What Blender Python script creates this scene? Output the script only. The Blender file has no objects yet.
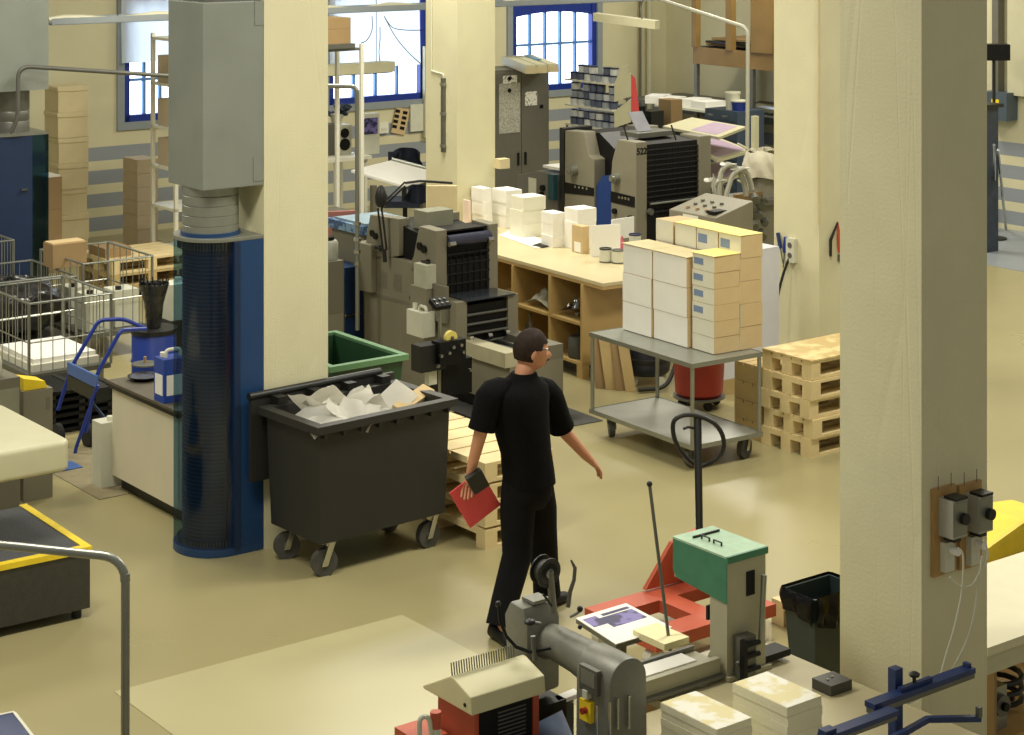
import bpy, bmesh, math, random
from mathutils import Vector, Matrix
random.seed(7)
C = bpy.context.scene.collection
H, F, YH, CX = 4.26, 1950.0, -100.0, 512.0     # camera height, focal length in pixels, horizon row, centre column
YAW = math.radians(37.2)                        # the hall's grid of pillars against the view
R = math.radians

# ---------- measuring: a pixel of the 1024x735 frame to a place in the hall ----------
def G(px, row, z=0.0):
    d = (H - z) * F / (row - YH)
    return Vector(((px - CX) / F * d, d, z))
def W(px, row, d):
    return Vector(((px - CX) / F * d, d, H - (row - YH) * d / F))
def along(P, ang, px):
    k = (px - CX) / F; c, s = math.cos(ang), math.sin(ang)
    return (k * P[1] - P[0]) / (c - k * s)
def lenX(P, px, yaw=None): return along(P, YAW if yaw is None else yaw, px)
def lenY(P, px, yaw=None): return along(P, (YAW if yaw is None else yaw) + math.pi / 2, px)
def zrow(P, row): return H - (row - YH) * P[1] / F
def off(P, x, y, z=0, yaw=None):
    a = YAW if yaw is None else yaw
    return Vector((P[0] + x * math.cos(a) - y * math.sin(a), P[1] + x * math.sin(a) + y * math.cos(a), P[2] + z))
def faceY(P, pts, x0=0, yaw=None):              # pixels on the plane x'=x0 -> (y', z)
    out = []; Q = off(P, x0, 0, 0, yaw)
    for px, row in pts:
        t = lenY(Q, px, yaw); out.append((t, zrow(off(Q, 0, t, 0, yaw), row) - P[2]))
    return out
def faceX(P, pts, y0=0, yaw=None):              # pixels on the plane y'=y0 -> (x', z)
    out = []; Q = off(P, 0, y0, 0, yaw)
    for px, row in pts:
        t = lenX(Q, px, yaw); out.append((t, zrow(off(Q, t, 0, 0, yaw), row) - P[2]))
    return out

# ---------- materials ----------
def lin(c): 
    c = c / 255.0
    return c / 12.92 if c <= .04045 else ((c + .055) / 1.055) ** 2.4
def rgb(t): return (lin(t[0]), lin(t[1]), lin(t[2]), 1)
MATS = {}
def mat(name, col, rough=.6, metal=0, noise=.08, nscale=8, bump=0, bscale=60, trans=0, alpha=1, emit=None, estr=0, spec=.5, coat=0):
    if name in MATS: return MATS[name]
    m = bpy.data.materials.new(name); m.use_nodes = True; nt = m.node_tree; b = nt.nodes['Principled BSDF']
    b.inputs['Roughness'].default_value = rough; b.inputs['Metallic'].default_value = metal
    b.inputs['Specular IOR Level'].default_value = spec; b.inputs['Coat Weight'].default_value = coat
    tc = nt.nodes.new('ShaderNodeTexCoord')
    if noise:
        n = nt.nodes.new('ShaderNodeTexNoise'); n.inputs['Scale'].default_value = nscale; n.inputs['Detail'].default_value = 5
        nt.links.new(tc.outputs['Object'], n.inputs['Vector'])
        r = nt.nodes.new('ShaderNodeValToRGB'); c = rgb(col)
        r.color_ramp.elements[0].position = .3; r.color_ramp.elements[1].position = .7
        r.color_ramp.elements[0].color = tuple(x * (1 - noise) for x in c[:3]) + (1,)
        r.color_ramp.elements[1].color = tuple(min(1, x * (1 + noise)) for x in c[:3]) + (1,)
        nt.links.new(n.outputs['Fac'], r.inputs['Fac']); nt.links.new(r.outputs['Color'], b.inputs['Base Color'])
    else: b.inputs['Base Color'].default_value = rgb(col)
    if bump:
        n2 = nt.nodes.new('ShaderNodeTexNoise'); n2.inputs['Scale'].default_value = bscale; n2.inputs['Detail'].default_value = 4
        nt.links.new(tc.outputs['Object'], n2.inputs['Vector'])
        bp = nt.nodes.new('ShaderNodeBump'); bp.inputs['Strength'].default_value = bump; bp.inputs['Distance'].default_value = .02
        nt.links.new(n2.outputs['Fac'], bp.inputs['Height']); nt.links.new(bp.outputs['Normal'], b.inputs['Normal'])
    if trans: b.inputs['Transmission Weight'].default_value = trans
    if alpha < 1: b.inputs['Alpha'].default_value = alpha
    if emit: b.inputs['Emission Color'].default_value = rgb(emit); b.inputs['Emission Strength'].default_value = estr
    MATS[name] = m; return m
def nodes(m): return m.node_tree.nodes, m.node_tree.links, m.node_tree.nodes['Principled BSDF']
def mixcol(m, a, b, facsock):
    N, L, B = nodes(m); x = N.new('ShaderNodeMix'); x.data_type = 'RGBA'
    L.new(facsock, x.inputs['Factor'])
    for s, c in ((6, a), (7, b)):
        if isinstance(c, tuple): x.inputs[s].default_value = c
        else: L.new(c, x.inputs[s])
    return x.outputs[2]
def mth(m, op, a, b=None, c=None):
    N, L, B = nodes(m); n = N.new('ShaderNodeMath'); n.operation = op
    for i, v in enumerate((a, b, c)):
        if v is None: continue
        if hasattr(v, 'default_value') or hasattr(v, 'is_linked'): L.new(v, n.inputs[i])
        else: n.inputs[i].default_value = v
    return n.outputs[0]

cream = (214, 209, 172)
M_pillar = mat('painted_concrete', cream, .62, noise=.035, nscale=3, bump=.1, bscale=9)
def board_marks(m):                              # shutter board joints and pits in the painted concrete
    N, L, B = nodes(m)
    tc = N.new('ShaderNodeTexCoord'); mp = N.new('ShaderNodeMapping'); mp.inputs['Scale'].default_value = (7, 7, .25)
    L.new(tc.outputs['Object'], mp.inputs['Vector'])
    w = N.new('ShaderNodeTexVoronoi'); w.inputs['Scale'].default_value = 1.0; w.feature = 'DISTANCE_TO_EDGE'; L.new(mp.outputs[0], w.inputs['Vector'])
    n = N.new('ShaderNodeTexNoise'); n.inputs['Scale'].default_value = 70; L.new(tc.outputs['Object'], n.inputs['Vector'])
    wv = N.new('ShaderNodeTexWave'); wv.bands_direction = 'Z'; wv.inputs['Scale'].default_value = 12; wv.inputs['Distortion'].default_value = 9; wv.inputs['Detail'].default_value = 3
    L.new(tc.outputs['Object'], wv.inputs['Vector'])
    line = mth(m, 'MINIMUM', w.outputs['Distance'], .02)
    h = mth(m, 'ADD', mth(m, 'MULTIPLY', line, 30), mth(m, 'ADD', mth(m, 'MULTIPLY', n.outputs['Fac'], .5), mth(m, 'MULTIPLY', wv.outputs['Fac'], .04)))
    bp = N.new('ShaderNodeBump'); bp.inputs['Strength'].default_value = .2; bp.inputs['Distance'].default_value = .015
    L.new(h, bp.inputs['Height']); L.new(bp.outputs['Normal'], B.inputs['Normal'])
board_marks(M_pillar)
M_wall = mat('striped_wall_paint', (206, 200, 164), .7, noise=.04, nscale=2)
def stripes(m):
    N, L, B = nodes(m)
    g = N.new('ShaderNodeNewGeometry'); s = N.new('ShaderNodeSeparateXYZ'); L.new(g.outputs['Position'], s.inputs[0])
    u = mth(m, 'SUBTRACT', 1.13, s.outputs['Z'])
    f = mth(m, 'LESS_THAN', mth(m, 'FLOORED_MODULO', u, .295), .175)
    f = mth(m, 'MULTIPLY', f, mth(m, 'GREATER_THAN', u, 0.0))
    src = B.inputs['Base Color'].links[0].from_socket
    L.new(mixcol(m, src, rgb((140, 146, 150)), f), B.inputs['Base Color'])
stripes(M_wall)
M_floor = mat('vinyl_floor', (158, 149, 108), .3, noise=.05, nscale=.7, spec=.5)
def floor_wear(m):
    N, L, B = nodes(m)
    tc = N.new('ShaderNodeTexCoord'); n = N.new('ShaderNodeTexNoise'); n.inputs['Scale'].default_value = 1.3; n.inputs['Detail'].default_value = 8
    L.new(tc.outputs['Object'], n.inputs['Vector'])
    mr = N.new('ShaderNodeMapRange'); mr.inputs[3].default_value = .2; mr.inputs[4].default_value = .42; L.new(n.outputs['Fac'], mr.inputs[0])
    L.new(mr.outputs[0], B.inputs['Roughness'])
    n2 = N.new('ShaderNodeTexNoise'); n2.inputs['Scale'].default_value = 2.2; L.new(tc.outputs['Object'], n2.inputs['Vector'])
    bp = N.new('ShaderNodeBump'); bp.inputs['Strength'].default_value = .12; bp.inputs['Distance'].default_value = .02
    L.new(n2.outputs['Fac'], bp.inputs['Height']); L.new(bp.outputs['Normal'], B.inputs['Normal'])
floor_wear(M_floor)
M_inlay = mat('pale_vinyl', (178, 171, 130), .35, noise=.03, nscale=1)
M_fgrey = mat('bluish_concrete', (140, 146, 150), .35, noise=.06, nscale=2)
M_duct = mat('galvanised_duct', (140, 145, 136), .5, .35, noise=.07, nscale=2.5)
M_spiral = mat('galvanised_spiral', (150, 152, 140), .4, .6, noise=.08, nscale=6)
M_steel = mat('brushed_steel', (150, 152, 142), .38, .75, noise=.08, nscale=5)
M_dsteel = mat('dull_steel', (112, 112, 104), .45, .6, noise=.1, nscale=8)
M_chrome = mat('chrome', (200, 200, 196), .2, 1, noise=0)
M_pblue = mat('cabinet_blue', (28, 62, 104), .4, noise=.05, nscale=3)
M_dblue = mat('deep_blue', (18, 40, 72), .5, noise=.06)
M_wblue = mat('window_blue', (22, 50, 140), .45, noise=.05)
M_wgrey = mat('window_surround_grey', (140, 148, 150), .6, noise=.04)
M_cblue = mat('clamp_blue', (30, 50, 96), .45, noise=.15, nscale=20)
M_black = mat('black_plastic', (26, 27, 24), .45, noise=.1, nscale=5)
M_binblk = mat('bin_plastic', (38, 38, 35), .5, noise=.12, nscale=3, bump=.05, bscale=120)
M_rubber = mat('rubber', (26, 26, 24), .7, noise=.1)
M_wheelg = mat('grey_rubber', (74, 74, 68), .7, noise=.1)
M_void = mat('black_metal', (10, 10, 10), .5, .0, noise=.2, nscale=30, spec=.3)
M_press = mat('press_beige', (126, 121, 102), .5, noise=.05, nscale=4)
M_pressd = mat('press_beige_dark', (112, 108, 92), .5, noise=.05, nscale=4)
M_mach = mat('hammered_grey', (124, 124, 112), .42, .2, noise=.06, nscale=40, bump=.08, bscale=220)
M_cream = mat('cream_enamel', (196, 192, 160), .4, noise=.03)
M_white = mat('white_enamel', (222, 220, 200), .5, noise=.03)
M_paper = mat('white_paper', (238, 236, 226), .8, noise=.02)
M_papery = mat('ivory_paper', (232, 224, 176), .8, noise=.03)
M_card = mat('brown_card', (152, 126, 86), .8, noise=.05)
M_tan = mat('tan_card', (198, 174, 128), .8, noise=.04)
M_buff = mat('buff_card', (202, 188, 146), .8, noise=.04)
M_pink = mat('greyish_card', (196, 180, 150), .8, noise=.04)
M_pine = mat('pine', (220, 200, 148), .65, noise=.1, nscale=4)
M_pined = mat('weathered_pine', (186, 162, 108), .7, noise=.12, nscale=4)
M_wood = mat('birch_board', (186, 156, 98), .5, noise=.06, nscale=4)
M_orangewood = mat('orange_pine', (134, 106, 56), .55, noise=.1, nscale=4)
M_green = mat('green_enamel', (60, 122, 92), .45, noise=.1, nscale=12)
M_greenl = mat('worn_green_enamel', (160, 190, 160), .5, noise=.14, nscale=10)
M_gbin = mat('green_bin_plastic', (28, 66, 38), .5, noise=.08)
M_gbinl = mat('green_bin_rim', (92, 134, 92), .5, noise=.05)
M_red = mat('orange_red_enamel', (184, 84, 56), .5, noise=.08, nscale=6)
M_redb = mat('red_barrel', (150, 46, 34), .45, noise=.1)
M_folder = mat('red_folder', (222, 78, 82), .6, noise=.03)
M_yellow = mat('yellow_enamel', (236, 206, 40), .5, noise=.08)
M_plate = mat('checker_plate', (72, 72, 68), .45, .5, noise=.1, nscale=20)
M_hdpe = mat('milky_plastic', (206, 206, 186), .45, noise=.04)
M_wrap = mat('stretch_film', (46, 46, 44), .16, .2, noise=.6, nscale=14, bump=1, bscale=12)
M_bag = mat('bin_bag', (20, 20, 22), .2, noise=.3, nscale=20, bump=.8, bscale=18)
M_skin = mat('skin', (196, 140, 108), .55, noise=.05)
M_cloth = mat('black_cloth', (11, 11, 12), .9, noise=.2, nscale=20, bump=.2, bscale=14, spec=.15)
M_hair = mat('dark_hair', (60, 44, 32), .7, noise=.3, nscale=40)
M_pinkseat = mat('dusty_pink_vinyl', (150, 100, 92), .55, noise=.05)
M_navy = mat('navy_cloth', (44, 50, 66), .85, noise=.15)
M_lilac = mat('printed_lilac', (170, 150, 170), .5, noise=.1)
M_cabgrey = mat('cabinet_grey', (104, 102, 90), .5, noise=.04)
M_mat = mat('dark_mat', (70, 70, 66), .8, noise=.1)
M_pink2 = mat('pale_green_label', (170, 190, 180), .7, noise=0)
M_lab = mat('blue_label', (120, 140, 170), .7, noise=0)
def emis(name, col, s):
    m = bpy.data.materials.new(name); m.use_nodes = True; nt = m.node_tree
    nt.nodes.remove(nt.nodes['Principled BSDF']); e = nt.nodes.new('ShaderNodeEmission'); e.inputs[0].default_value = rgb(col); e.inputs[1].default_value = s
    nt.links.new(e.outputs[0], nt.nodes['Material Output'].inputs[0]); return m
M_day = emis('daylit_pane', (222, 238, 255), 4.2)
M_dayf = emis('daylit_frosted_pane', (200, 222, 240), 1.15)
def glassmat(name, col, a):
    m = bpy.data.materials.new(name); m.use_nodes = True; N, L, B = nodes(m)
    t = N.new('ShaderNodeBsdfTransparent'); t.inputs[0].default_value = rgb(col); g = N.new('ShaderNodeBsdfGlossy'); g.inputs['Roughness'].default_value = .12
    x = N.new('ShaderNodeMixShader'); x.inputs[0].default_value = a; L.new(t.outputs[0], x.inputs[1]); L.new(g.outputs[0], x.inputs[2])
    L.new(x.outputs[0], N['Material Output'].inputs[0]); return m
M_glass = glassmat('bent_acrylic', (168, 194, 208), .05)
M_clear = glassmat('clear_plastic', (214, 220, 214), .15)
M_film = glassmat('clear_film', (190, 196, 200), .3)
def printed(name, a, b, sc, seed=0, lo=.45, hi=.55):                   # paper with printed areas
    m = mat(name, a, .5, noise=0); N, L, B = nodes(m)
    tc = N.new('ShaderNodeTexCoord'); n = N.new('ShaderNodeTexNoise'); n.inputs['Scale'].default_value = sc; n.inputs['Detail'].default_value = 3; n.noise_dimensions = '4D'; n.inputs['W'].default_value = seed
    L.new(tc.outputs['Object'], n.inputs['Vector']); r = N.new('ShaderNodeMapRange'); r.inputs[1].default_value = lo; r.inputs[2].default_value = hi; L.new(n.outputs['Fac'], r.inputs[0])
    L.new(mixcol(m, rgb(a), rgb(b), r.outputs[0]), B.inputs['Base Color']); return m
M_photo = printed('printed_photograph', (44, 40, 84), (120, 110, 170), 14)
M_cover = printed('printed_cover', (236, 234, 218), (224, 212, 158), 11, 3)
M_form = printed('ruled_form', (196, 194, 176), (160, 160, 148), 60, 1)
M_ad = printed('printed_notice', (236, 234, 220), (120, 120, 116), 40, 2, .55, .6)
M_map = printed('blue_overlay', (120, 150, 176), (60, 84, 120), 14, 5)
M_mess = printed('crumpled_mix', (70, 66, 56), (150, 144, 124), 20, 6)
M_pray = printed('plywood_grain', (226, 204, 146), (196, 170, 112), 5, 7)

# ---------- mesh building ----------
class MB:
    def __init__(s): s.b = bmesh.new()
    def _v(s, pts): return [s.b.verts.new(p) for p in pts]
    def hexa(s, p):                               # 8 corners: bottom 4 then top 4
        v = s._v(p)
        for f in ((3, 2, 1, 0), (4, 5, 6, 7), (0, 1, 5, 4), (1, 2, 6, 5), (2, 3, 7, 6), (3, 0, 4, 7)): s.b.faces.new([v[i] for i in f])
        return s
    def box(s, x0, x1, y0, y1, z0, z1, M=None):
        p = [Vector(q) for q in ((x0, y0, z0), (x1, y0, z0), (x1, y1, z0), (x0, y1, z0), (x0, y0, z1), (x1, y0, z1), (x1, y1, z1), (x0, y1, z1))]
        if M: p = [M @ q for q in p]
        return s.hexa(p)
    def prism(s, poly, a, b, axis='z'):           # polygon extruded along an axis
        def P(u, w, t):
            return {'z': (u, w, t), 'x': (t, u, w), 'y': (u, t, w)}[axis]
        A = s._v([P(u, w, a) for u, w in poly]); B = s._v([P(u, w, b) for u, w in poly]); n = len(poly)
        fs = [s.b.faces.new(A), s.b.faces.new(B[::-1])]
        for i in range(n): fs.append(s.b.faces.new((A[i], B[i], B[(i + 1) % n], A[(i + 1) % n])))
        bmesh.ops.recalc_face_normals(s.b, faces=fs); return s
    def cyl(s, p0, p1, r, r2=None, n=16, caps=True):
        p0, p1 = Vector(p0), Vector(p1); r2 = r if r2 is None else r2; d = (p1 - p0).normalized()
        a = d.orthogonal().normalized(); b = d.cross(a)
        A = s._v([p0 + (a * math.cos(t) + b * math.sin(t)) * r for t in [2 * math.pi * i / n for i in range(n)]])
        B = s._v([p1 + (a * math.cos(t) + b * math.sin(t)) * r2 for t in [2 * math.pi * i / n for i in range(n)]])
        for i in range(n): s.b.faces.new((A[i], A[(i + 1) % n], B[(i + 1) % n], B[i]))
        if caps: s.b.faces.new(A[::-1]); s.b.faces.new(B)
        return s
    def tube(s, pts, r, n=8, closed=False):
        pts = [Vector(p) for p in pts]; N = len(pts); rings = []
        prev = None
        for i, p in enumerate(pts):
            if closed: d = (pts[(i + 1) % N] - pts[i - 1]).normalized()
            elif i == 0: d = (pts[1] - p).normalized()
            elif i == N - 1: d = (p - pts[-2]).normalized()
            else: d = ((pts[i + 1] - p).normalized() + (p - pts[i - 1]).normalized()).normalized()
            a = d.orthogonal().normalized() if prev is None else (prev - d * prev.dot(d)).normalized()
            prev = a; b = d.cross(a)
            rr = r[i] if isinstance(r, (list, tuple)) else r
            rings.append(s._v([p + (a * math.cos(t) + b * math.sin(t)) * rr for t in [2 * math.pi * k / n for k in range(n)]]))
        for i in range(N if closed else N - 1):
            A, B = rings[i], rings[(i + 1) % N]
            for k in range(n): s.b.faces.new((A[k], A[(k + 1) % n], B[(k + 1) % n], B[k]))
        if not closed: s.b.faces.new(rings[0][::-1]); s.b.faces.new(rings[-1])
        return s
    def lathe(s, prof, cx=0, cy=0, n=24, z0=0):
        rings = [s._v([(cx + r * math.cos(2 * math.pi * k / n), cy + r * math.sin(2 * math.pi * k / n), z0 + z) for k in range(n)]) for r, z in prof]
        for A, B in zip(rings, rings[1:]):
            for k in range(n): s.b.faces.new((A[k], A[(k + 1) % n], B[(k + 1) % n], B[k]))
        s.b.faces.new(rings[0][::-1]); s.b.faces.new(rings[-1]); return s
    def grid(s, fn, nu, nv, th=0):                # surface from fn(u, v); th thickens it downwards
        V = [[s.b.verts.new(fn(u / nu, v / nv)) for v in range(nv + 1)] for u in range(nu + 1)]
        for i in range(nu):
            for j in range(nv): s.b.faces.new((V[i][j], V[i + 1][j], V[i + 1][j + 1], V[i][j + 1]))
        if th:
            g = s.b.faces[:]; bmesh.ops.solidify(s.b, geom=g, thickness=th)
        return s
    def sphere(s, c, r, sx=1, sy=1, sz=1, n=16):
        M = Matrix.Translation(c) @ Matrix.Diagonal((r * sx, r * sy, r * sz, 1))
        bmesh.ops.create_uvsphere(s.b, u_segments=n, v_segments=max(6, n * 2 // 3), radius=1, matrix=M); return s
    def build(s, name, m, parent=None, bev=0, smooth=False, loc=None, yaw=0, seg=2):
        if bev:
            e = [x for x in s.b.edges if len(x.link_faces) == 2 and x.calc_face_angle(0) > .6]
            bmesh.ops.bevel(s.b, geom=e, offset=bev, segments=seg, affect='EDGES', profile=.6, clamp_overlap=True)
        me = bpy.data.meshes.new(name); s.b.to_mesh(me); s.b.free(); me.materials.append(m)
        if smooth:
            for p in me.polygons: p.use_smooth = True
            try: me.set_sharp_from_angle(angle=R(40))
            except Exception: pass
        o = bpy.data.objects.new(name, me); C.objects.link(o)
        if parent: o.parent = parent
        if loc is not None: o.location = loc; o.rotation_euler = (0, 0, yaw)
        return o
def tag(o, label, cat, group=None):
    o['label'] = label; o['category'] = cat
    if group: o['group'] = group
    return o
def thing(name, label, cat, loc=(0, 0, 0), yaw=YAW, group=None):
    o = bpy.data.objects.new(name, None); C.objects.link(o); o.location = loc; o.rotation_euler = (0, 0, yaw); o.empty_display_size = .1
    return tag(o, label, cat, group)
def struct(o): o['kind'] = 'structure'; return o
def dup(o, loc=None, yaw=None, label=None, group=None):
    def cp(x, par):
        c = x.copy(); C.objects.link(c); c.parent = par
        for ch in [k for k in KIDS.get(x.name, [])]: cp(ch, c)
        return c
    global KIDS
    KIDS = {}
    for x in bpy.data.objects:
        if x.parent: KIDS.setdefault(x.parent.name, []).append(x)
    c = cp(o, None)
    if loc is not None: c.location = loc
    if yaw is not None: c.rotation_euler = (0, 0, yaw)
    if label: c['label'] = label
    if group: c['group'] = group
    return c
def text(s, m, parent, size, M, name='lettering'):
    cu = bpy.data.curves.new(name, 'FONT'); cu.body = s; cu.size = size; cu.extrude = .0008; cu.align_x = 'LEFT'; cu.offset = .004 * size / .1
    o = bpy.data.objects.new(name, cu); C.objects.link(o); dg = bpy.context.evaluated_depsgraph_get(); me = bpy.data.meshes.new_from_object(o.evaluated_get(dg)); bpy.data.objects.remove(o); me.materials.clear(); me.materials.append(m); o = bpy.data.objects.new(name, me); C.objects.link(o); o.parent = parent; o.matrix_local = M; return o
FX_M = Matrix(((1, 0, 0, 0), (0, 0, -1, 0), (0, 1, 0, 0), (0, 0, 0, 1)))           # writing on a -Y' face
FY_M = Matrix(((0, 0, -1, 0), (-1, 0, 0, 0), (0, 1, 0, 0), (0, 0, 0, 1)))          # writing on a -X' face
ORD = ['first', 'second', 'third', 'fourth', 'fifth', 'sixth', 'seventh', 'eighth', 'ninth', 'tenth', 'eleventh', 'twelfth']
def bend(pts, r=.06, k=5):                       # round the corners of a pipe run
    P = [Vector(p) for p in pts]; out = [P[0]]
    for i in range(1, len(P) - 1):
        a = P[i] + (P[i - 1] - P[i]).normalized() * r; b = P[i] + (P[i + 1] - P[i]).normalized() * r
        for j in range(k + 1):
            t = j / k; out.append(a.lerp(P[i], t).lerp(P[i].lerp(b, t), t))
    out.append(P[-1]); return out
# ================= THE SETTING =================
WC = Vector((2.41, 30.5, 0))                      # far corner of the hall
fl = MB(); fl.box(-14, 14, 2, 36, -.1, 0); struct(fl.build('floor', M_floor))
P = G(114, 692); LX = lenX(P, 402)
o = MB().box(0, LX, -2.6, 0, .0005, .003).build('floor_inlay', M_inlay, loc=P, yaw=YAW); struct(o)
P = G(992, 262)
o = MB().box(-.2, 6, -1.0, 5.6, .0005, .003).build('floor_paint', M_fgrey, loc=P, yaw=YAW); struct(o)

# back wall with three window openings
def wx(px): return lenX(WC, px)
wins = [(wx(116.5), wx(206), 1.32, 3.1), (wx(322), wx(431), 1.34, 3.1), (wx(506.5), wx(601.5), 1.32, 3.1)]
w = MB(); xs = -22
for a, b, z0, z1 in wins:
    w.box(xs, a, 0, .3, 0, 6); w.box(a, b, 0, .3, 0, z0); w.box(a, b, 0, .3, z1, 6); xs = b
w.box(xs, .3, 0, .3, 0, 6)
struct(w.build('wall_back', M_wall, loc=WC, yaw=YAW))
w = MB().box(0, .3, -16, 0, 0, 6); struct(w.build('wall_right', M_wall, loc=WC, yaw=YAW))
for i, (a, b, z0, z1) in enumerate(wins):
    n = 'window_%d' % (i + 1)
    s = MB(); t = .1                              # grey painted surround
    s.box(a, a + t, -.03, .2, z0, z1); s.box(b - t, b, -.03, .2, z0, z1); s.box(a + t, b - t, -.03, .2, z0, z0 + t); s.box(a + t, b - t, -.03, .2, z1 - t, z1)
    root = s.build(n, M_wgrey, loc=WC, yaw=YAW); struct(root)
    a2, b2, c0, c1 = a + t, b - t, z0 + t, z1 - t
    fr = MB(); q = .085
    fr.box(a2, a2 + q, .0, .12, c0, c1); fr.box(b2 - q, b2, .0, .12, c0, c1); fr.box(a2, b2, .0, .12, c0, c0 + q); fr.box(a2, b2, .0, .12, c1 - q, c1)
    if i == 2:                                   # arched head filled with blue board
        zt = 2.62; arc = [(a2, c1), (a2, zt - .1)] + [(a2 + (b2 - a2) * k / 12, zt - .1 + .07 * math.sin(math.pi * k / 12)) for k in range(1, 12)] + [(b2, zt - .1), (b2, c1)]
        fr.prism(arc, .02, .08, 'y')
    fr.build('window_frame', M_wblue, root)
    mu = MB(); nb = 5 if i == 2 else 4
    for k in range(1, nb):
        x = a2 + q + (b2 - a2 - 2 * q) * k / nb; mu.box(x - .02, x + .02, .04, .09, c0 + q, c1)
    for z in ((2.11,) if i == 2 else (1.95, 2.4)): mu.box(a2 + q, b2 - q, .045, .085, z - .018, z + .018)
    mu.build('muntin', mat('pale_window_blue', (96, 140, 196), .5, noise=.03), root)
    MB().box(a2, b2, .1, .115, c0, c1).build('window_glass', M_day if i != 1 else M_day, root)
# pillars
def pillar(P, a, b):
    o = MB().box(0, a, 0, b, 0, 6).build('pillar', M_pillar, bev=.012, loc=P, yaw=YAW); return struct(o)
P1 = G(264, 549); P2 = Vector((-.564, 20, 0)); P3 = Vector(((819 - 512) / F * 17.3, 17.3, 0)); P4 = Vector(((921.5 - 512) / F * 8.5, 8.5, 0))
pillar(P1, lenX(P1, 328), .55)
pillar(P2, lenX(P2, 495), lenY(P2, 426)); pillar(P3, .55, lenY(P3, 774)); pillar(P4, lenX(P4, 987), lenY(P4, 840))
# pipe and cable trunking running down pillar 2
o = thing('wall_conduit', 'grey cable conduit clipped vertically to the middle pillar', 'conduit', P2)
y = lenY(P2, 444.5); z0, z1 = zrow(off(P2, 0, y), 152), zrow(off(P2, 0, y), 78)
MB().box(-.03, 0, y - .025, y + .025, z0, z1).build('cover', M_dsteel, o, bev=.004)
for z in (z0 + .05, (z0 + z1) / 2, z1 - .08): MB().box(-.036, 0, y - .035, y + .035, z, z + .03).build('clip', M_steel, o)
MB().tube(bend([(-.012, y, z1), (-.012, y, z1 + .04), (-.012, y + .22, z1 + .06), (-.012, y + .22, 4.2)], .02), .008).build('cable', M_hdpe, o)

# high cable tray along the windows
T0 = W(377, 12, 22.3); L0 = lenX(T0, 52); L1 = lenX(T0, 782)
o = thing('cable_tray', 'long perforated cable tray hanging across the windows', 'cable tray', T0)
m = MB(); m.box(L0, L1, 0, .28, 0, .008); m.box(L0, L1, 0, .006, 0, .07); m.box(L0, L1, .274, .28, 0, .07)
x = L0 + .05
m.build('tray', M_wgrey, o)
MB().tube([(L0 + (L1 - L0) * k / 60, .1 + .03 * math.sin(k * 1.9), .05 + .02 * math.sin(k * 1.1)) for k in range(61)], .03).build('cable_bundle', M_cream, o, smooth=True)
for k in range(5):
    x = L0 + .8 + (L1 - L0 - 1.6) * k / 4
    MB().cyl((x, .14, 0), (x, .14, 6 - T0[2]), .006, n=6).build('hanger', M_dsteel, o)
# cables dangling in front of window 2 and the lamp row
def cable(name, label, pts, d, r=.006, m=M_black, cat='cable'):
    q = [W(px, row, d) for px, row in pts]; base = q[0].copy()
    sm = []
    for i in range(len(q) - 1):
        for k in range(6):
            t = k / 6; p0 = q[max(i - 1, 0)]; p1 = q[i]; p2 = q[i + 1]; p3 = q[min(i + 2, len(q) - 1)]
            sm.append(.5 * ((2 * p1) + (p2 - p0) * t + (2 * p0 - 5 * p1 + 4 * p2 - p3) * t * t + (-p0 + 3 * p1 - 3 * p2 + p3) * t ** 3) - base)
    sm.append(q[-1] - base)
    return tag(MB().tube(sm, r, 6).build(name, m, smooth=True, loc=base), label, cat)
cable('hanging_cable', 'black cable looping from the tray towards the middle pillar', [(384, 16), (392, 27), (405, 30), (424, 30)], 23.8)
cable('hanging_cable', 'long thin cable dropping diagonally across the draped window', [(384, 16), (395, 36), (408, 52), (421, 64)], 23.75)
cable('hanging_cable', 'short cable curling below the tray beside the brown boxes', [(372, 16), (372, 30), (367, 40), (361, 43)], 23.8)
cable('hanging_cable', 'pull cord hanging straight down the middle of the draped window', [(380, 27), (380, 40), (379, 52), (380, 63)], 23.8)

# blinds
def blind(label, px0, px1, r0, r1, i):
    P = off(WC, 0, -.12); a, b = lenX(P, px0), lenX(P, px1)
    zt, zb = zrow(off(P, a, 0), r0), zrow(off(P, (a + b) / 2, 0), r1)
    def f(u, v): return (a + (b - a) * u, -.12 + .012 * math.sin(u * 31) + .02 * math.sin(u * 7 + v * 3), zt + (zb - zt) * v)
    o = MB().grid(f, 40, 12, .004).build('window_blind', M_sheet, loc=WC, yaw=YAW, smooth=True)
    return tag(o, label, 'blind')
M_sheet = mat('backlit_sheet', (236, 238, 232), .8, noise=.03, nscale=2)
N_, L_, B_ = nodes(M_sheet); tr = N_.new('ShaderNodeBsdfTranslucent'); tr.inputs[0].default_value = (.9, .93, .95, 1); mx = N_.new('ShaderNodeMixShader'); mx.inputs[0].default_value = .7
L_.new(B_.outputs[0], mx.inputs[1]); L_.new(tr.outputs[0], mx.inputs[2]); L_.new(mx.outputs[0], N_['Material Output'].inputs[0])
blind('white fabric blind half lowered over the window by the box stacks', 122, 200, -30, 61, 0)
blind('white sheet draped over the window beside the middle pillar', 330, 420, -30, 67, 1)

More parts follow.
